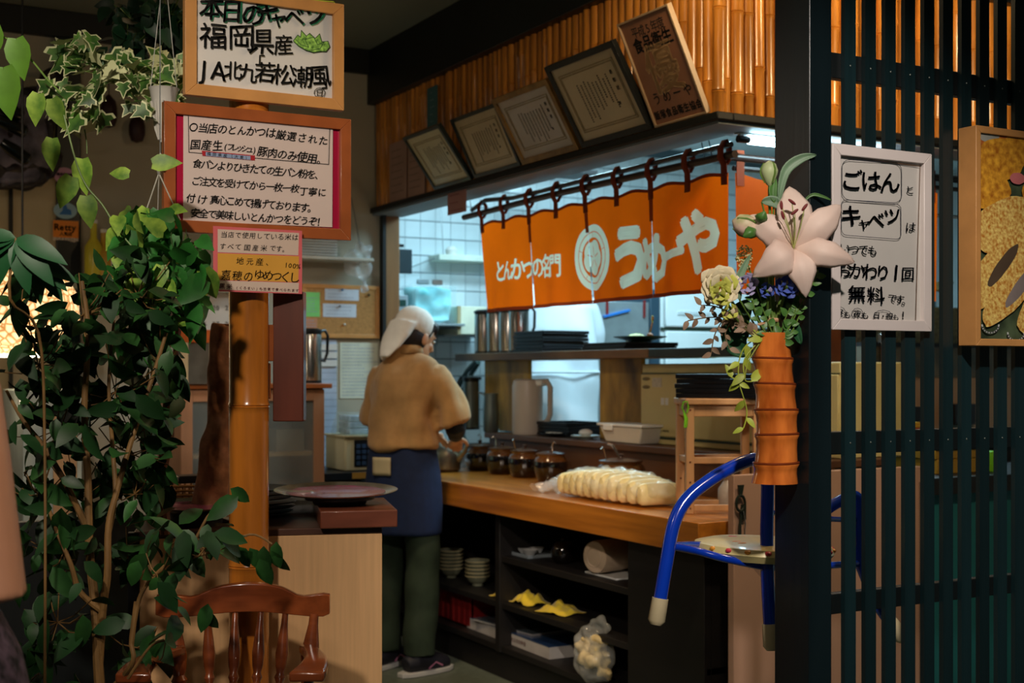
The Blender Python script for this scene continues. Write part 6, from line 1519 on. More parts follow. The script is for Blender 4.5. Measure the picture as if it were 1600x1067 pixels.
sprig('dried_sprig', 'reddish dried sprig hanging nearest the vase mouth', [(1185, 530), (1150, 500), (1130, 520), (1136, 545)], lmd, 8, stem_b)
ygm = M('yellow_green_leaf', (160, 174, 56), .5, var=.2, vs=16, rnd=.15); lmy = leafmesh('vine_leaf', .030, .014, ygm)
sprig('trailing_vine', 'thin yellow-green vine trailing down left of the vase', [(1195, 520), (1158, 545), (1150, 590), (1163, 640), (1158, 668)], lmy, 7, ygm)
sprig('trailing_vine', 'yellow-green leaf cluster beside the vase over the stool', [(1195, 520), (1160, 560), (1158, 592), (1140, 590)], lmy, 5, ygm, ls=1.1)
t = sprig('trailing_vine', 'short yellow-green leaf pointing at the vase side', [(1195, 520), (1168, 560), (1160, 592), (1170, 596)], lmy, 2, ygm, ls=1.4)
lmg = leafmesh('small_leaf', .020, .014, leafg)
for k, pts in enumerate(([(1215, 540), (1240, 490), (1262, 450), (1272, 430)], [(1215, 540), (1240, 480), (1250, 440), (1256, 420)], [(1205, 540), (1180, 500), (1172, 470)], [(1210, 540), (1222, 500), (1232, 478)], [(1210, 540), (1196, 505), (1186, 480)], [(1216, 540), (1232, 520), (1246, 490)])):
    sprig('green_sprig', ['green leafy sprig rising farthest right beside the post', 'green leafy sprig just right of the blue flower', 'green leafy sprig left of the stems', 'green sprig straight above the vase mouth', 'green sprig between the stems and the lilac flower', 'short green sprig at the right rim of the vase'][k], pts, lmg, [12, 10, 8, 7, 7, 6][k], stemg)
t = FT('stem_bundle', 'bundle of pale green stems tied with raffia in the vase mouth', 'stems')
for k in range(8): G().tube([fx(1197 + 3.4 * k, 540, .01 * math.sin(k)), fx(1203 + 2.0 * k, 500, .008 * math.sin(k * 2)), fx(1198 + 3.4 * k, 470, 0)], .0032, 6).build('stem', M('pale_stem', (150, 160, 104), .5, var=.2), t)
G().lathe([(.014, -.004), (.016, 0), (.014, .004)], fx(1210, 500, 0), 14).build('raffia_tie', M('raffia', (206, 160, 120), .7), t)
G().tube([fx(1200, 500, -.014), fx(1188, 506, -.03), fx(1180, 508, -.03)], .003, 5).build('raffia_end', M('raffia', (206, 160, 120), .7), t)
# ================================================================ PEOPLE
skin = M('skin', (206, 150, 112), .5, var=.05, vs=8); hairm = M('dark_hair', (30, 20, 18), .5, var=.3, vs=30, stretch=(6, 6, 1))
def ering(c, rx, ry, n=20, yaw=0, pw=1.0):
    c = Vector(c); o = []
    for j in range(n):
        a = 2 * math.pi * j / n; x = rx * math.copysign(abs(math.cos(a)) ** pw, math.cos(a)); y = ry * math.copysign(abs(math.sin(a)) ** pw, math.sin(a))
        o.append(c + Vector((x * math.cos(yaw) - y * math.sin(yaw), x * math.sin(yaw) + y * math.cos(yaw), 0)))
    return o
def hand(g, w, d, up, s=1.0, curl=.6, side=1):
    """palm at wrist w pointing along d, palm normal -up; five fingers"""
    d = Vector(d).normalized(); up = Vector(up); up = (up - d * up.dot(d)).normalized(); sd = d.cross(up) * side
    w = Vector(w); g.tube([w - d * .01, w + d * .03 * s, w + d * .07 * s, w + d * .085 * s], [.024 * s, .033 * s, .036 * s, .030 * s], 10, flat=.5)
    for k, L in enumerate((.062, .072, .068, .052)):
        b = w + d * .075 * s + sd * ((1.5 - k) * .0185 * s); dr = d.copy(); P = [b]; up2 = up.copy()
        for q in (.42, .33, .25):
            a = curl * .7; dr = (dr * math.cos(a) - up * math.sin(a)).normalized(); P.append(P[-1] + dr * L * s * q)
        g.tube(P, [.0095 * s, .009 * s, .0085 * s, .0065 * s], 8)
    b = w + d * .03 * s + sd * .028 * s; dr = (d * .6 + sd * .8 - up * .3).normalized(); g.tube([b, b + dr * .03 * s, b + (dr + d * .4 - up * .3).normalized() * .058 * s], [.013 * s, .011 * s, .008 * s], 8)
def person(label, loc, rz, pose, mats, s=1.0, cat='person', yawh=0.0, extras=None):
    t = T('person', label, cat, loc, rz); t.scale = (s, s, s)
    p = dict(pose); g = G()
    lean = p.get('lean', 0)
    sp = lambda z: Vector((0, lean * max(0, z - .9) ** 1.3, z))
    tor = [(.80, .135, .10), (.88, .160, .115), (.95, .155, .11), (1.04, .125, .092), (1.12, .130, .10), (1.22, .140, .100), (1.30, .150, .092), (1.355, .120, .072), (1.385, .09, .062), (1.41, .056, .054)]
    g.loft([ering(sp(z) + Vector((0, .0, 0)), rx, ry) for z, rx, ry in tor])
    hd_ = p['head']; hv = Vector(hd_); nb = sp(1.38); g.tube([nb - Vector((0, 0, .02)), nb.lerp(hv, .5), hv - Vector((0, 0, .02))], [.055, .050, .052], 14)
    hr = Matrix.Rotation(yawh, 3, 'Z') @ Matrix.Rotation(-p.get('nod', .25), 3, 'X')
    H = lambda x, y, z: hv + hr @ Vector((x, y, z))
    g.ell(H(0, -.008, .035), .074, .092, .088, 18, 14, hr); g.ell(H(0, .022, -.035), .056, .066, .068, 16, 12, hr)   # skull, jaw
    g.ell(H(0, .082, -.075), .022, .016, .016, 10, 8, hr)                                  # chin
    g.tube([H(0, .082, .025), H(0, .098, .0), H(0, .108, -.018), H(0, .092, -.028)], [.008, .010, .013, .008], 8)   # nose
    g.ell(H(0, .086, -.048), .022, .010, .006, 10, 6, hr); g.ell(H(0, .085, -.058), .019, .010, .006, 10, 6, hr)         # lips
    for sx in (-1, 1):
        g.ell(H(sx * .076, -.005, -.008), .010, .020, .030, 10, 8, hr); g.ell(H(sx * .03, .074, .028), .022, .012, .006, 8, 6, hr); g.ell(H(sx * .035, .062, -.018), .022, .016, .018, 10, 8, hr)
    for sx, k in ((1, 'r'), (-1, 'l')):
        S_, E, W_ = [Vector(q) for q in p['arm_' + k]]
        g.tube([S_ - (E - S_) * .08, S_, S_.lerp(E, .4), E, E.lerp(W_, .3), E.lerp(W_, .75), W_], [.030, .044, .042, .036, .038, .029, .024], 14)
        d = (W_ - E).normalized(); hand(g, W_, p.get('hand_' + k, d), p.get('palm_' + k, (0, 0, 1)), .95, p.get('curl', .6), 1 if (k == 'r') else -1)
        Hh, K, A = [Vector(q) for q in p['leg_' + k]]
        g.tube([Hh + Vector((0, 0, .02)), Hh.lerp(K, .25), Hh.lerp(K, .6), K, K.lerp(A, .3), K.lerp(A, .7), A], [.085, .082, .066, .050, .053, .040, .033], 14)
        fd = Vector(p.get('foot_' + k, (0, 1, 0))).normalized(); g.tube([A + Vector((0, 0, -.02)) - fd * .04, A + fd * .05 + Vector((0, 0, -.035)), A + fd * .14 + Vector((0, 0, -.05))], [.032, .035, .022], 10)
    b = g.build('body', mats.get('skin', skin), t); remesh(b, .0058, smooth=3)
    for sx in (-1, 1):
        e = G().ell(H(sx * .030, .080, .012), .0125, .009, .0085, 12, 8, hr).build('eye', M('eye_white', (220, 214, 206), .3), t); G().ell(H(sx * .030, .0885, .012), .0055, .002, .0055, 10, 6, hr).build('iris', M('eye_dark', (24, 18, 16), .2), e)
        G().bar(H(sx * .016, .090, .034), H(sx * .046, .080, .036), .006, .004).build('eyebrow', hairm, t)
    G().bar(H(-.018, .0955, -.053), H(.018, .0955, -.053), .003, .002).build('lip_line', M('lip', (150, 80, 70), .4), t)
    return t, sp, H, hr
def garment(t, name, mat, build, vox=.010, disp=.006, dsc=7, sm=3, stretch=(1, 1, .6)):
    g = G(); build(g); return remesh(g.build(name, mat, t), vox, disp, dsc, sm, stretch)
# ---- worker at the counter
tan = M('tan_work_shirt', (186, 142, 88), .85, var=.06, vs=40, bump=.2, bs=300, sheen=.2); navy = M('navy_apron', (14, 34, 72), .85, var=.12, vs=30, bump=.2, bs=300)
olive = M('dark_green_trousers', (40, 54, 36), .85, var=.15, vs=20); kerch = M('white_kerchief', (242, 238, 228), .85, var=.04, vs=30, bump=.1)
pose = dict(lean=.10, head=(.012, .085, 1.472), nod=.35, arm_r=((.150, .045, 1.315), (.212, .10, 1.085), (.09, .30, 1.02)), arm_l=((-.150, .045, 1.315), (-.205, .09, 1.085), (-.07, .30, 1.03)),
            leg_r=((.085, 0, .86), (.10, .01, .47), (.10, -.02, .085)), leg_l=((-.085, 0, .86), (-.10, .03, .47), (-.11, .02, .085)), palm_r=(0, 0, 1), palm_l=(0, 0, 1), foot_r=(.35, 1, 0))
WK = (2.385, 5.30, 0); wz = rad(-58)
t, sp, H, hr = person('restaurant worker seen from behind in tan shirt, white kerchief and navy apron, at the counter', WK, wz, pose, {}, 1.0, yawh=rad(-16))
def shirt(g):
    g.loft([ering(sp(z) + Vector((0, -.006, 0)), rx, ry, 24) for z, rx, ry in ((.985, .162, .130), (1.0, .165, .134), (1.06, .154, .124), (1.13, .156, .124), (1.22, .170, .128), (1.29, .176, .116), (1.345, .150, .092), (1.385, .105, .075), (1.415, .070, .066), (1.435, .064, .060))])
    for k in ('r', 'l'):
        S_, E, W_ = [Vector(q) for q in pose['arm_' + k]]; g.tube([S_ - (E - S_) * .10, S_.lerp(E, .08), S_.lerp(E, .45), S_.lerp(E, .80), S_.lerp(E, .95)], [.040, .058, .064, .074, .080], 18)
garment(t, 'shirt', tan, shirt, .008, .030, 12, 5, (1, 1, .55))
G().loft([ering(sp(z) + Vector((0, -.004, 0)), r_, r_ * .95, 24) for z, r_ in ((1.405, .072), (1.44, .066), (1.445, .062), (1.42, .060))], cap=False).build('collar', tan, t, sol=.004)
for k in ('r', 'l'):
    S_, E, W_ = [Vector(q) for q in pose['arm_' + k]]; garment(t, 'undersleeve', M('black_undersleeve', (18, 20, 26), .8, var=.1), lambda g: g.tube([S_.lerp(E, .75), E, E.lerp(W_, .3), E.lerp(W_, .72)], [.046, .050, .046, .036], 14), .008, .004, 14)
def apron(g):
    g.loft([ering(sp(z) + Vector((0, -.004, 0)), rx, ry, 26) for z, rx, ry in ((.615, .185, .142), (.64, .185, .143), (.75, .182, .142), (.86, .176, .138), (.94, .164, .128), (1.0, .152, .120), (1.02, .150, .118))])
garment(t, 'apron', navy, apron, .009, .012, 6, 3, (1, 1, .35))
rot = Matrix.Rotation(rad(0), 3, 'Z')
G().grid(lambda u, v: (sp(1.0) + Vector((.035 - .09 * u - .0, -.150 - .004 * u, -.125 * 1 + .078 * v))), 6, 5).build('pocket_patch', M('pale_patch', (206, 190, 150), .8), t, sol=.003)
G().bar(sp(.995) + Vector((-.16, .0, 0)), sp(.995) + Vector((-.175, -.03, -.17)), .02, .003).build('apron_tie', navy, t)
def legs(g):
    for k in ('r', 'l'):
        Hh, K, A = [Vector(q) for q in pose['leg_' + k]]; g.tube([Hh + Vector((0, 0, .03)), Hh.lerp(K, .4), K, K.lerp(A, .5), A + Vector((0, 0, .06)), A + Vector((0, 0, .0))], [.085, .080, .076, .072, .074, .076], 18)
    g.loft([ering((0, -.002, z), rx, ry, 20) for z, rx, ry in ((.78, .140, .10), (.88, .145, .11), (.98, .13, .10))])
garment(t, 'trousers', olive, legs, .009, .016, 9, 2, (1, 1, .8))
for k, fd in (('r', Vector((.35, 1, 0))), ('l', Vector((0, 1, 0)))):
    A = Vector(pose['leg_' + k][2]); fd = fd.normalized(); 
    o = garment(t, 'shoe', M('dark_trainer', (30, 30, 40), .6, var=.3, vs=20), lambda g: g.tube([A - fd * .075 + Vector((0, 0, -.035)), A - fd * .03 + Vector((0, 0, -.022)), A + fd * .05 + Vector((0, 0, -.028)), A + fd * .12 + Vector((0, 0, -.045)), A + fd * .16 + Vector((0, 0, -.052))], [.034, .048, .046, .040, .026], 14), .007, 0)
    sd = Vector((fd.y, -fd.x, 0)); pts = [A + fd * (x_) + sd * y_ + Vector((0, 0, -.084)) for x_, y_ in ((-.105, -.02), (-.105, .02), (-.06, .04), (.06, .046), (.14, .040), (.182, .016), (.182, -.016), (.14, -.040), (.06, -.046), (-.06, -.04))]
    G().poly(pts, (0, 0, .022)).build('sole', M('pale_sole', (206, 204, 200), .6), t, bevel=.004)
    for e in (-1, 1): G().tube([A + fd * .02 + sd * e * .044 + Vector((0, 0, -.055)), A + fd * .06 + sd * e * .042 + Vector((0, 0, -.03)), A + fd * .10 + sd * e * .040 + Vector((0, 0, -.05))], .004, 6).build('shoe_stripe', M('shoe_pink', (190, 120, 150), .5), t)
def ker(g):
    g.ell(H(0, -.022, .052), .084, .100, .092, 20, 14, hr)
    rings = []
    for u, w_, th in ((0, .078, .050), (.35, .080, .038), (.7, .066, .022), (1.0, .030, .010)):
        c = H(0, -.085 - .055 * u, .045 - .185 * u); rings.append([c + hr @ Vector((w_ * math.cos(a), th * math.sin(a), 0)) for a in [j * math.pi / 8 for j in range(16)]])
    g.loft(rings)
    g.ell(H(-.055, -.10, -.06), .035, .03, .085, 12, 10, hr)
garment(t, 'kerchief', kerch, ker, .007, .008, 12, 3)
def hair(g):
    g.ell(H(0, -.03, .0), .080, .082, .095, 18, 12, hr)
    g.ell(H(0, .050, .066), .068, .042, .044, 14, 10, hr)
    for sx in (-1, 1): g.tube([H(sx * .066, .035, .075), H(sx * .070, .020, .03), H(sx * .070, .008, -.01)], [.014, .010, .006], 8)
garment(t, 'hair', hairm, hair, .006, .004, 20, 2)
# ---- cook in white behind the pass-through
pw = dict(pose); pw.update(lean=.25, head=(.0, .13, 1.475), arm_r=((.16, .09, 1.31), (.21, .14, 1.06), (.10, .33, 1.02)), arm_l=((-.16, .09, 1.31), (-.21, .13, 1.06), (-.08, .33, 1.02)))
cq = aD(866, 600, 7.30)
pose_w = pw
t, sp, H, hr = person('cook in a white coat working behind the pass-through shelf, head hidden by the orange curtain', (cq.x, cq.y, .14), rad(-25), pw, {}, 1.20)
wc_ = M('white_coat', (206, 214, 220), .85, var=.03)
def coat(g):
    g.loft([ering(sp(z) + Vector((0, -.006, 0)), rx, ry, 24) for z, rx, ry in ((.60, .215, .15), (.8, .21, .15), (.95, .20, .148), (1.06, .195, .14), (1.18, .20, .142), (1.29, .205, .13), (1.345, .175, .10), (1.385, .11, .078), (1.43, .064, .060))])
    for k in ('r', 'l'):
        S_, E, W_ = [Vector(q) for q in pw['arm_' + k]]; g.tube([S_ - (E - S_) * .12, S_.lerp(E, .1), S_.lerp(E, .6), E, E.lerp(W_, .5)], [.060, .070, .068, .062, .050], 16)
garment(t, 'white_coat', wc_, coat, .010, .030, 6, 3, (1, 1, .7))
G().tube([(x_ * 1.0, y_, .985) for x_, y_ in [(.215 * math.cos(a), .16 * math.sin(a)) for a in [j * math.pi / 12 for j in range(25)]]], .006, 6).build('apron_string', wc_, t)
G().box((-.24, -.18, .62), (-.15, -.165, .93)).build('hanging_towel', M('teal_towel', (30, 150, 180), .8), t, bevel=.004)
garment(t, 'cap', wc_, lambda g: g.ell(H(0, -.01, .07), .086, .10, .08, 18, 12, hr), .008, .004)
def legs2(g):
    for k in ('r', 'l'):
        Hh, K, A = [Vector(q) for q in pw['leg_' + k]]; g.tube([Hh, K, A], [.098, .076, .07], 18)
garment(t, 'trousers', wc_, legs2)
# ---- customer at the left edge, only the bent arm and hip in the picture
pz = dict(lean=.0, head=(0, .02, 1.49), nod=.1, arm_r=((.205, .0, 1.30), (.250, -.055, 1.00), (.16, .17, 1.02)), arm_l=((-.175, .0, 1.32), (-.25, -.06, 1.05), (-.12, .16, 1.02)),
          leg_r=((.09, 0, .86), (.10, .01, .47), (.10, 0, .085)), leg_l=((-.09, 0, .86), (-.10, .03, .47), (-.10, .02, .085)), hand_r=(-.8, .5, 0))
eq = aD(2, 850, 1.90); cz_ = rad(-29) + rad(20)
off_ = Matrix.Rotation(cz_, 3, 'Z') @ Vector((.250, -.055, 1.00))
t, sp, H, hr = person('customer in a dark patterned dress at the left edge, bare bent arm in view', (eq.x - off_.x, eq.y - off_.y, 0), cz_, pz, {'skin': M('warm_skin', (226, 164, 128), .5, var=.05, vs=8)})
floral = M('dark_floral', (26, 26, 36), .85, var=.8, vs=44, rgb2=(84, 68, 84), detail=2)
def dress(g):
    g.loft([ering((0, 0, z), rx, ry, 26) for z, rx, ry in ((.40, .35, .27), (.6, .335, .25), (.8, .31, .22), (.90, .285, .19), (.97, .245, .15), (1.04, .16, .12), (1.08, .145, .112), (1.15, .155, .122), (1.25, .168, .122), (1.33, .16, .095), (1.37, .12, .075))])
garment(t, 'dress', floral, dress, .011, .02, 6, 3, (1, 1, .3))
garment(t, 'hair', hairm, lambda g: (g.ell(H(0, -.02, .03), .086, .098, .098, 18, 12, hr), g.ell(H(0, -.06, -.06), .075, .05, .10, 14, 10, hr)), .008, .004, 20)
for k in ('r', 'l'):
    A = Vector(pz['leg_' + k][2]); garment(t, 'shoe', blkpl, lambda g: g.tube([A + Vector((0, -.06, -.045)), A + Vector((0, .05, -.045)), A + Vector((0, .15, -.055))], [.038, .040, .026], 12), .008, 0)
# ================================================================ PLANTS
bark = M('fig_stem', (116, 86, 44), .7, var=.35, vs=14, stretch=(3, 3, .6), bump=.4, bs=60)
figl = M('fig_leaf', (24, 58, 26), .5, var=.35, vs=8, rnd=.5, rgb2=(40, 82, 34), spec=.3)
potl = M('pothos_leaf', (74, 136, 44), .5, var=.35, vs=16, rnd=.35, rgb2=(150, 180, 70), transl=.1)
pol2 = M('pothos_leaf_dark', (44, 112, 42), .5, var=.3, vs=16, rnd=.3, transl=.1)
def rv(a=1): return Vector((R.uniform(-a, a), R.uniform(-a, a), R.uniform(-a, a)))
VN = -FWD
def heart(name, L, W, mat, fold=.2, droop=.25):
    g = G(); pr = [(0, .0), (.06, .55), (.22, .95), (.45, .92), (.7, .58), (.88, .24), (1.0, .0)]; vs = []
    for u, w in pr:
        x = L * (u - (.10 if u in (.06,) else 0)); z = -droop * L * u * u; ww = W / 2 * w + .0004
        vs += [Vector((x, -ww, z + fold * ww)), Vector((x + (.06 * L if u < .1 else 0), 0, z)), Vector((x, ww, z + fold * ww))]
    fs = [(i * 3 + j, i * 3 + j + 1, (i + 1) * 3 + j + 1, (i + 1) * 3 + j) for i in range(len(pr) - 1) for j in range(2)]
    g._add(vs, fs); return g.mesh(name, mat, True, ang=180)
figm = [leafmesh('fig_leaf', .085, .042, figl, .25, .25), leafmesh('fig_leaf', .070, .038, figl, .1, .4), leafmesh('fig_leaf', .095, .046, figl, .35, .15)]
pm = [heart('pothos_leaf', .085, .055, potl), heart('pothos_leaf', .07, .045, pol2), heart('pothos_leaf', .10, .06, pol2, .3, .35)]
def foliage(t, clusters, meshes, nmax, name, hang=.5, smin=.7, smax=1.2, stuffmat=None, branch=None, br=.0025, jit=1.0):
    """clusters: (px, py, depth, rx_px, ry_px, n)"""
    o = t.location; made = 0; extra = G(); todo = []
    for px, py, d, rx, ry, n in clusters:
        for k in range(n):
            a = R.random() * 6.28; r_ = R.random() ** .5
            todo.append((px + rx * r_ * math.cos(a), py + ry * r_ * math.sin(a), d + R.uniform(-.16, .16) * jit, (px, py, d)))
    R.shuffle(todo); todo.sort(key=lambda q: q[2] > 99)
    tw = G()
    for px, py, d, c in todo:
        p = aD(px, py, d) - o; v = rv(1) + Vector((0, 0, -hang)) ; v = v.normalized(); up = (VN * 1.0 + rv(1.2) + Vector((0, 0, .7))).normalized()
        s = R.uniform(smin, smax); mw = orient(p, v, up, s, R.uniform(-.5, .5)); me = R.choice(meshes)
        if made < nmax: inst_me(name, me, t, mw); made += 1
        else: extra._add([mw @ q.co for q in me.vertices], [tuple(f.vertices) for f in me.polygons])
        if R.random() < .30:
            cc = aD(c[0], c[1] + 12, c[2]) - o; mid = p.lerp(cc, .5) + Vector((0, 0, -.01)); tw.tube([p, mid, cc], br * .6, 4, cap=False)
    if tw.v: tag(tw.build('twigs', stuffmat[1], t), kind='stuff')
    if extra.v: tag(extra.build('further_leaves', stuffmat[0], t, ang=180), kind='stuff')
# weeping fig in a pot
R.seed(101)
q = aD(150, 900, 2.95); base = Vector((q.x, q.y, 0))
t = T('weeping_fig', 'tall leafy weeping fig with bare tan stems at the left', 'plant', base)
potm_ = M('dark_pot', (30, 30, 32), .5, var=.2)
G().lathe([(.12, 0), (.15, .02), (.17, .26), (.18, .28), (.165, .28), (.15, .25)], n=28, cap=False).build('pot', potm_, t)
G().ell((0, 0, .245), .152, .152, .012, 20, 6).build('soil', M('soil', (40, 28, 20), .95, var=.4, vs=60), t)
def bx3(pts): return smooth([aD(x, y, d) - base for x, y, d in pts], 5)
stems = [([(165, 1130, 2.95), (155, 1060, 2.95), (150, 960, 2.95), (140, 860, 2.95), (138, 760, 2.95), (132, 640, 2.95), (138, 520, 2.95), (128, 440, 2.98)], .013, .005),
         ([(150, 1130, 2.97), (160, 960, 2.94), (168, 900, 2.92), (170, 820, 2.92), (185, 760, 2.93), (205, 690, 2.95), (235, 600, 2.98), (260, 520, 3.0)], .010, .004),
         ([(160, 955, 2.94), (125, 925, 2.92), (110, 880, 2.9), (85, 820, 2.9), (60, 740, 2.9)], .008, .003),
         ([(138, 830, 2.95), (105, 760, 2.92), (70, 700, 2.9), (35, 655, 2.9), (10, 610, 2.9)], .008, .003),
         ([(170, 830, 2.92), (180, 770, 2.96), (176, 700, 3.0), (170, 600, 3.0), (178, 500, 3.02)], .007, .003),
         ([(205, 1010, 2.9), (212, 960, 2.9), (225, 920, 2.9), (262, 880, 2.88), (300, 850, 2.88), (330, 800, 2.88), (372, 775, 2.90)], .006, .0025),
         ([(150, 1100, 3.0), (205, 1040, 2.9), (205, 1000, 2.9), (212, 940, 2.9)], .007, .004),
         ([(262, 880, 2.88), (330, 862, 2.85), (390, 835, 2.86), (425, 850, 2.86)], .004, .002),
         ([(200, 1060, 2.85), (235, 1010, 2.84), (262, 1000, 2.84)], .004, .002)]
for pts, r0, r1 in stems:
    P = bx3(pts); n = len(P); G().tube(P, [r0 + (r1 - r0) * i / (n - 1) for i in range(n)], 8).build('stem', bark, t)
cl = [(60, 560, 2.95, 60, 70, 34), (130, 480, 3.0, 70, 70, 44), (215, 450, 3.05, 70, 60, 36), (90, 660, 2.95, 75, 60, 40), (180, 600, 3.02, 80, 80, 62), (250, 560, 3.08, 50, 80, 36), (60, 760, 2.98, 50, 60, 24),
      (230, 690, 3.05, 50, 60, 36), (190, 690, 3.10, 70, 70, 30), (100, 850, 2.98, 60, 60, 34), (210, 760, 3.10, 60, 40, 24), (90, 960, 3.0, 70, 80, 30), (200, 860, 3.1, 60, 50, 18), (60, 1040, 3.0, 60, 50, 20), (215, 1000, 3.05, 60, 50, 14),
      (265, 840, 2.88, 40, 28, 12), (320, 845, 2.86, 45, 30, 18), (245, 885, 2.88, 36, 26, 10), (275, 965, 2.86, 30, 20, 3), (250, 1020, 2.84, 24, 20, 4), (30, 480, 2.9, 34, 60, 12), (120, 760, 3.15, 80, 60, 30)]
foliage(t, cl, figm, 300, 'leaf', .5, .6, 1.1, (M('fig_leaf_far', (24, 58, 26), .55, var=.4, vs=8, spec=.3), bark))
for px, py, s in ((372, 787, 1.0), (412, 865, .8), (424, 872, .8), (405, 885, .85), (390, 868, .75), (432, 858, .75), (372, 866, .7), (345, 840, .8), (360, 775, .7), (325, 955, .8), (318, 965, .7)):
    v = Vector((R.uniform(-.5, .8), 0, -1 if py > 800 else -.3)); inst_me('leaf', figm[0], t, orient(aD(px, py - 12, 2.86) - base, v, VN + rv(.4), s))
# pothos hanging bunch behind the signs
R.seed(102)
hk = aD(245, 300, 3.25); t = T('hanging_pothos', 'bright green pothos with yellow edges hanging left of the brown framed sign', 'plant', (hk.x, hk.y, hk.z))
G().lathe([(.05, 0), (.075, .09), (.08, .10), (.07, .10)], (.03, .05, -.22), n=20, cap=False).build('pot', M('green_pot', (60, 90, 50), .5), t)
for sx, sy in ((-.07, 0), (.07, 0), (0, .07)): G().tube([(.03 + sx, .05 + sy, -.12), (.01, .02, .05)], .0016, 5).build('hanger', M('white_cord', (200, 200, 190), .5), t)
G().tube([(.01, .02, .05), (.0, .0, .07), (.01, 0, .095), (.018, 0, .085), (.008, 0, .07)], .004, 6).build('hook', M('white_cord', (200, 200, 190), .5), t)
G().tube([(.008, .0, .09), (.008, .0, 2.93 - hk.z)], .0015, 4).build('chain', M('grey_cord', (110, 116, 116), .6), t)
cl = [(235, 350, 3.2, 40, 34, 26), (275, 400, 3.2, 50, 40, 44), (215, 400, 3.2, 45, 45, 34), (300, 440, 3.2, 30, 40, 22), (250, 460, 3.2, 55, 50, 48), (200, 350, 3.2, 28, 30, 12), (285, 480, 3.25, 34, 30, 16), (235, 520, 3.25, 50, 40, 22)]
foliage(t, cl, pm, 300, 'leaf', .8, .55, 1.0, (potl, stemg), br=.003)
for pts in ([(100, 180), (118, 250), (135, 290), (160, 320), (185, 360), (220, 400)],): G().tube(smooth([aD(x, y, 3.1) - t.location for x, y in pts], 5), .0022, 6).build('vine', stemg, t)
for px, py, v, s in ((82, 230, (-.1, 0, -1), .9), (129, 262, (0, 0, -1), 1.0), (112, 290, (-.4, 0, -1), .95), (135, 320, (.1, 0, -1), .9), (202, 286, (-1, 0, .1), .6), (238, 270, (.9, 0, .1), .8), (60, 160, (-.2, 0, -1), .9), (82, 168, (.3, 0, -1), .9)):
    inst_me('leaf', pm[0], t, orient(aD(px, py - 14, 3.1) - t.location, RGT * v[0] + Vector((0, 0, v[2])), VN + rv(.3), s))
# light green vine at the top left corner
t = T('trailing_vine', 'light green heart-leaved vine crossing the upper left corner', 'plant', aD(-20, 50, 2.7))
vl = M('light_vine_leaf', (92, 140, 40), .4, var=.25, vs=14, coat=.2, transl=.2); vm_ = heart('vine_leaf', .085, .055, vl, .15, .15)
G().tube(smooth([aD(x, y, 2.7) - t.location for x, y in ((-20, 50), (20, 65), (50, 95), (75, 125), (95, 145))], 5), .002, 6).build('vine', stemg, t)
for px, py, v, s in ((25, 60, (.15, 0, -1), 1.0), (5, 105, (.1, 0, -1), 1.25), (-10, 40, (-.1, 0, -1), .9)):
    inst_me('leaf', vm_, t, orient(aD(px, py, 2.68) - t.location, RGT * v[0] + Vector((0, 0, v[2])), VN, s))
# variegated ivy in white hanging pot
R.seed(103)
hp_ = aD(256, 172, 3.42); t = T('hanging_ivy', 'white-edged ivy spilling from a white fluted hanging pot at the upper left', 'plant', hp_)
wp = M('white_fluted_pot', (206, 204, 196), .4, var=.06)
G().lathe([(.010, -.085), (.020, -.05), (.031, .02), (.036, .05), (.040, .056), (.035, .056), (.03, .035)], n=28, cap=False).build('pot', wp, t)
for k in range(10): a = k * .628; G().tube([(r_ * math.cos(a), r_ * math.sin(a), z) for r_, z in ((.013, -.078), (.022, -.05), (.0325, .02))], .0028, 5).build('flute', wp, t)
G().tube([(-.035, 0, .05), (-.01, 0, .28), (.0, 0, .35)], .0010, 6).tube([(.035, 0, .05), (.004, 0, .35)], .0010, 6).build('hanger', M('white_cord', (200, 200, 190), .5), t)
G().tube([(0, 0, .35), (.0, 0, 2.93 - hp_.z)], .0015, 4).build('chain', M('grey_cord', (110, 116, 116), .6), t)
ivg = M('ivy_green', (44, 92, 42), .45, var=.35, vs=24, rnd=.3, rgb2=(84, 124, 50)); ivw = M('ivy_cream_edge', (216, 220, 168), .5, var=.06)
def ivy(name, s):
    g = G(); pr = [(0, .0), (-.12, .28), (.02, .50), (.22, .30), (.40, .48), (.52, .20), (1.0, .0)]
    for sc, dz, mi in ((1.0, 0, 0), (.80, .0012, 1)):
        g.mat(mi); pts = [Vector(((.35 + (x - .35) * sc) * s, y * sc * s, dz + .12 * abs(y) * s)) for x, y in pr]; pts += [Vector((p.x, -p.y, p.z)) for p in pts[-2:0:-1]]
        c = Vector((.3 * s, 0, dz)); g._add([c] + pts, [(0, i, i + 1) for i in range(1, len(pts))] + [(0, len(pts), 1)])
    return g.mesh(name, [ivw, ivg], True, ang=180)
im = [ivy('ivy_leaf', .055), ivy('ivy_leaf', .046)]
cl = [(90, 75, 3.4, 14, 12, 3), (120, 65, 3.4, 30, 18, 7), (135, 100, 3.4, 45, 22, 14), (115, 145, 3.4, 50, 22, 16), (140, 170, 3.4, 28, 24, 9), (125, 190, 3.4, 20, 14, 4), (192, 95, 3.45, 30, 22, 9), (185, 125, 3.45, 16, 12, 3), (225, 150, 3.45, 22, 24, 8), (220, 175, 3.42, 16, 10, 3),
      (255, 120, 3.5, 34, 16, 14), (280, 90, 3.5, 16, 22, 6), (280, 150, 3.5, 18, 14, 5), (240, 95, 3.55, 30, 20, 8)]
foliage(t, cl, im, 300, 'leaf', .55, .95, 1.4, (ivg, stemg), br=.002, jit=.4)
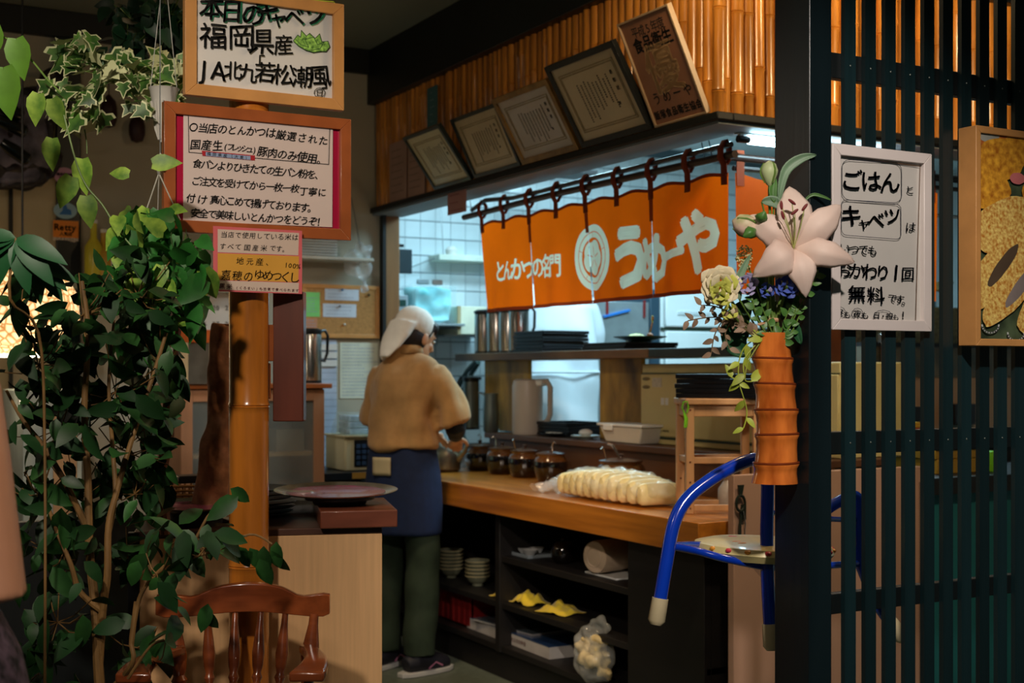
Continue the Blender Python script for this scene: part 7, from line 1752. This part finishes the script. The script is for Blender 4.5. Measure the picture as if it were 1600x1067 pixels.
for pts in ([(254, 125), (225, 100), (190, 90), (150, 95), (115, 110), (95, 90)], [(254, 125), (215, 120), (160, 130), (120, 150), (130, 190)], [(130, 190), (135, 220), (136, 240)]): G().tube(smooth([aD(x, y, 3.43) - hp_ for x, y in pts], 5), .0018, 5).build('vine', stemg, t)
# dark hanging foliage at the top
R.seed(104)
hq = aD(225, 10, 3.9); t = T('hanging_fern', 'dark green hanging foliage at the very top beside the oak frame', 'plant', hq)
dkl = M('shade_leaf', (24, 62, 38), .45, var=.35, vs=12, rnd=.4); dm_ = [leafmesh('shade_leaf', .075, .04, dkl, .2, .3), heart('shade_leaf', .06, .045, dkl)]
cl = [(215, 20, 3.85, 50, 24, 40), (200, 60, 3.85, 36, 30, 26), (250, 40, 3.9, 40, 40, 40), (235, 85, 3.9, 40, 24, 26), (265, 10, 3.9, 26, 20, 16), (280, 60, 3.9, 12, 40, 12), (215, 70, 3.9, 10, 30, 8)]
foliage(t, cl, dm_, 300, 'leaf', .6, .7, 1.1, (dkl, stemg), br=.003)
G().lathe([(.05, 0), (.08, .10), (.07, .10)], (0, 0, .06), n=20, cap=False).build('pot', potm_, t)
for s_ in (-1, 1): G().tube([(s_ * .07, 0, .15), (0, 0, 2.93 - hq.z)], .002, 5).build('hanger', M('grey_cord', (110, 116, 116), .6), t)
G().tube([(.0, -.05, .1), (-.01, -.05, -.05), (-.012, -.05, -.14)], .0025, 5).build('pale_cord', M('white_cord', (200, 200, 190), .5), t)
# umbrella plant at the left edge
bl2 = aD(25, 372, 2.6); t = T('umbrella_plant', 'large drooping leaf cluster of an umbrella plant at the left edge', 'plant', bl2)
sl_ = M('umbrella_leaf', (26, 84, 44), .5, var=.25, vs=8); sm_ = leafmesh('umbrella_leaf', .112, .042, sl_, .2, .35, n=7)
for a, s in ((-170, .9), (-150, .8), (-115, .9), (-75, 1.0), (-45, 1.05), (-18, 1.0), (170, .8)):
    v = RGT * math.cos(rad(a)) + Vector((0, 0, math.sin(rad(a)))) + VN * .3; inst_me('leaf', sm_, t, orient(Vector((0, 0, 0)), v, VN + Vector((0, 0, .6)), s))
G().tube(smooth([Vector((0, 0, 0)), Vector((-.01, .01, -.12)), aD(60, 520, 2.7) - bl2, aD(70, 700, 2.75) - bl2, aD(70, 1100, 2.75) - bl2], 4), .003, 6).build('stem', bark, t)
c2 = aD(60, 410, 2.65) - bl2
for a, s in ((-20, .75), (-55, .8), (-90, .75), (-130, .6), (-40, .7)):
    v = RGT * math.cos(rad(a)) + Vector((0, 0, math.sin(rad(a)))) + VN * .2; inst_me('leaf', sm_, t, orient(c2, v, VN + Vector((0, 0, .5)), s))
# twisted driftwood stakes between the plants
q = aD(262, 810, 3.45); q.z = .8925
t = T('driftwood_stake', 'twisted tan driftwood stake standing among the leaves left of the post', 'stake', q)
dw = M('tan_driftwood', (150, 92, 44), .6, var=.35, vs=10, stretch=(3, 3, .5))
for pts, r_ in (([(262, 812), (256, 740), (266, 680), (262, 600), (255, 560), (275, 500), (272, 435)], .016), ([(255, 812), (252, 720), (258, 640), (262, 560), (250, 560), (262, 500), (268, 440)], .013), ([(272, 436), (280, 480), (274, 560), (268, 620)], .013)):
    P = [aD(x, y, 3.45) - q for x, y in pts]
    if pts[0][1] > 800: P[0].z = .002
    G().tube(smooth(P, 4), r_, 6, flat=.5).build('branch', dw, t, smooth=False)
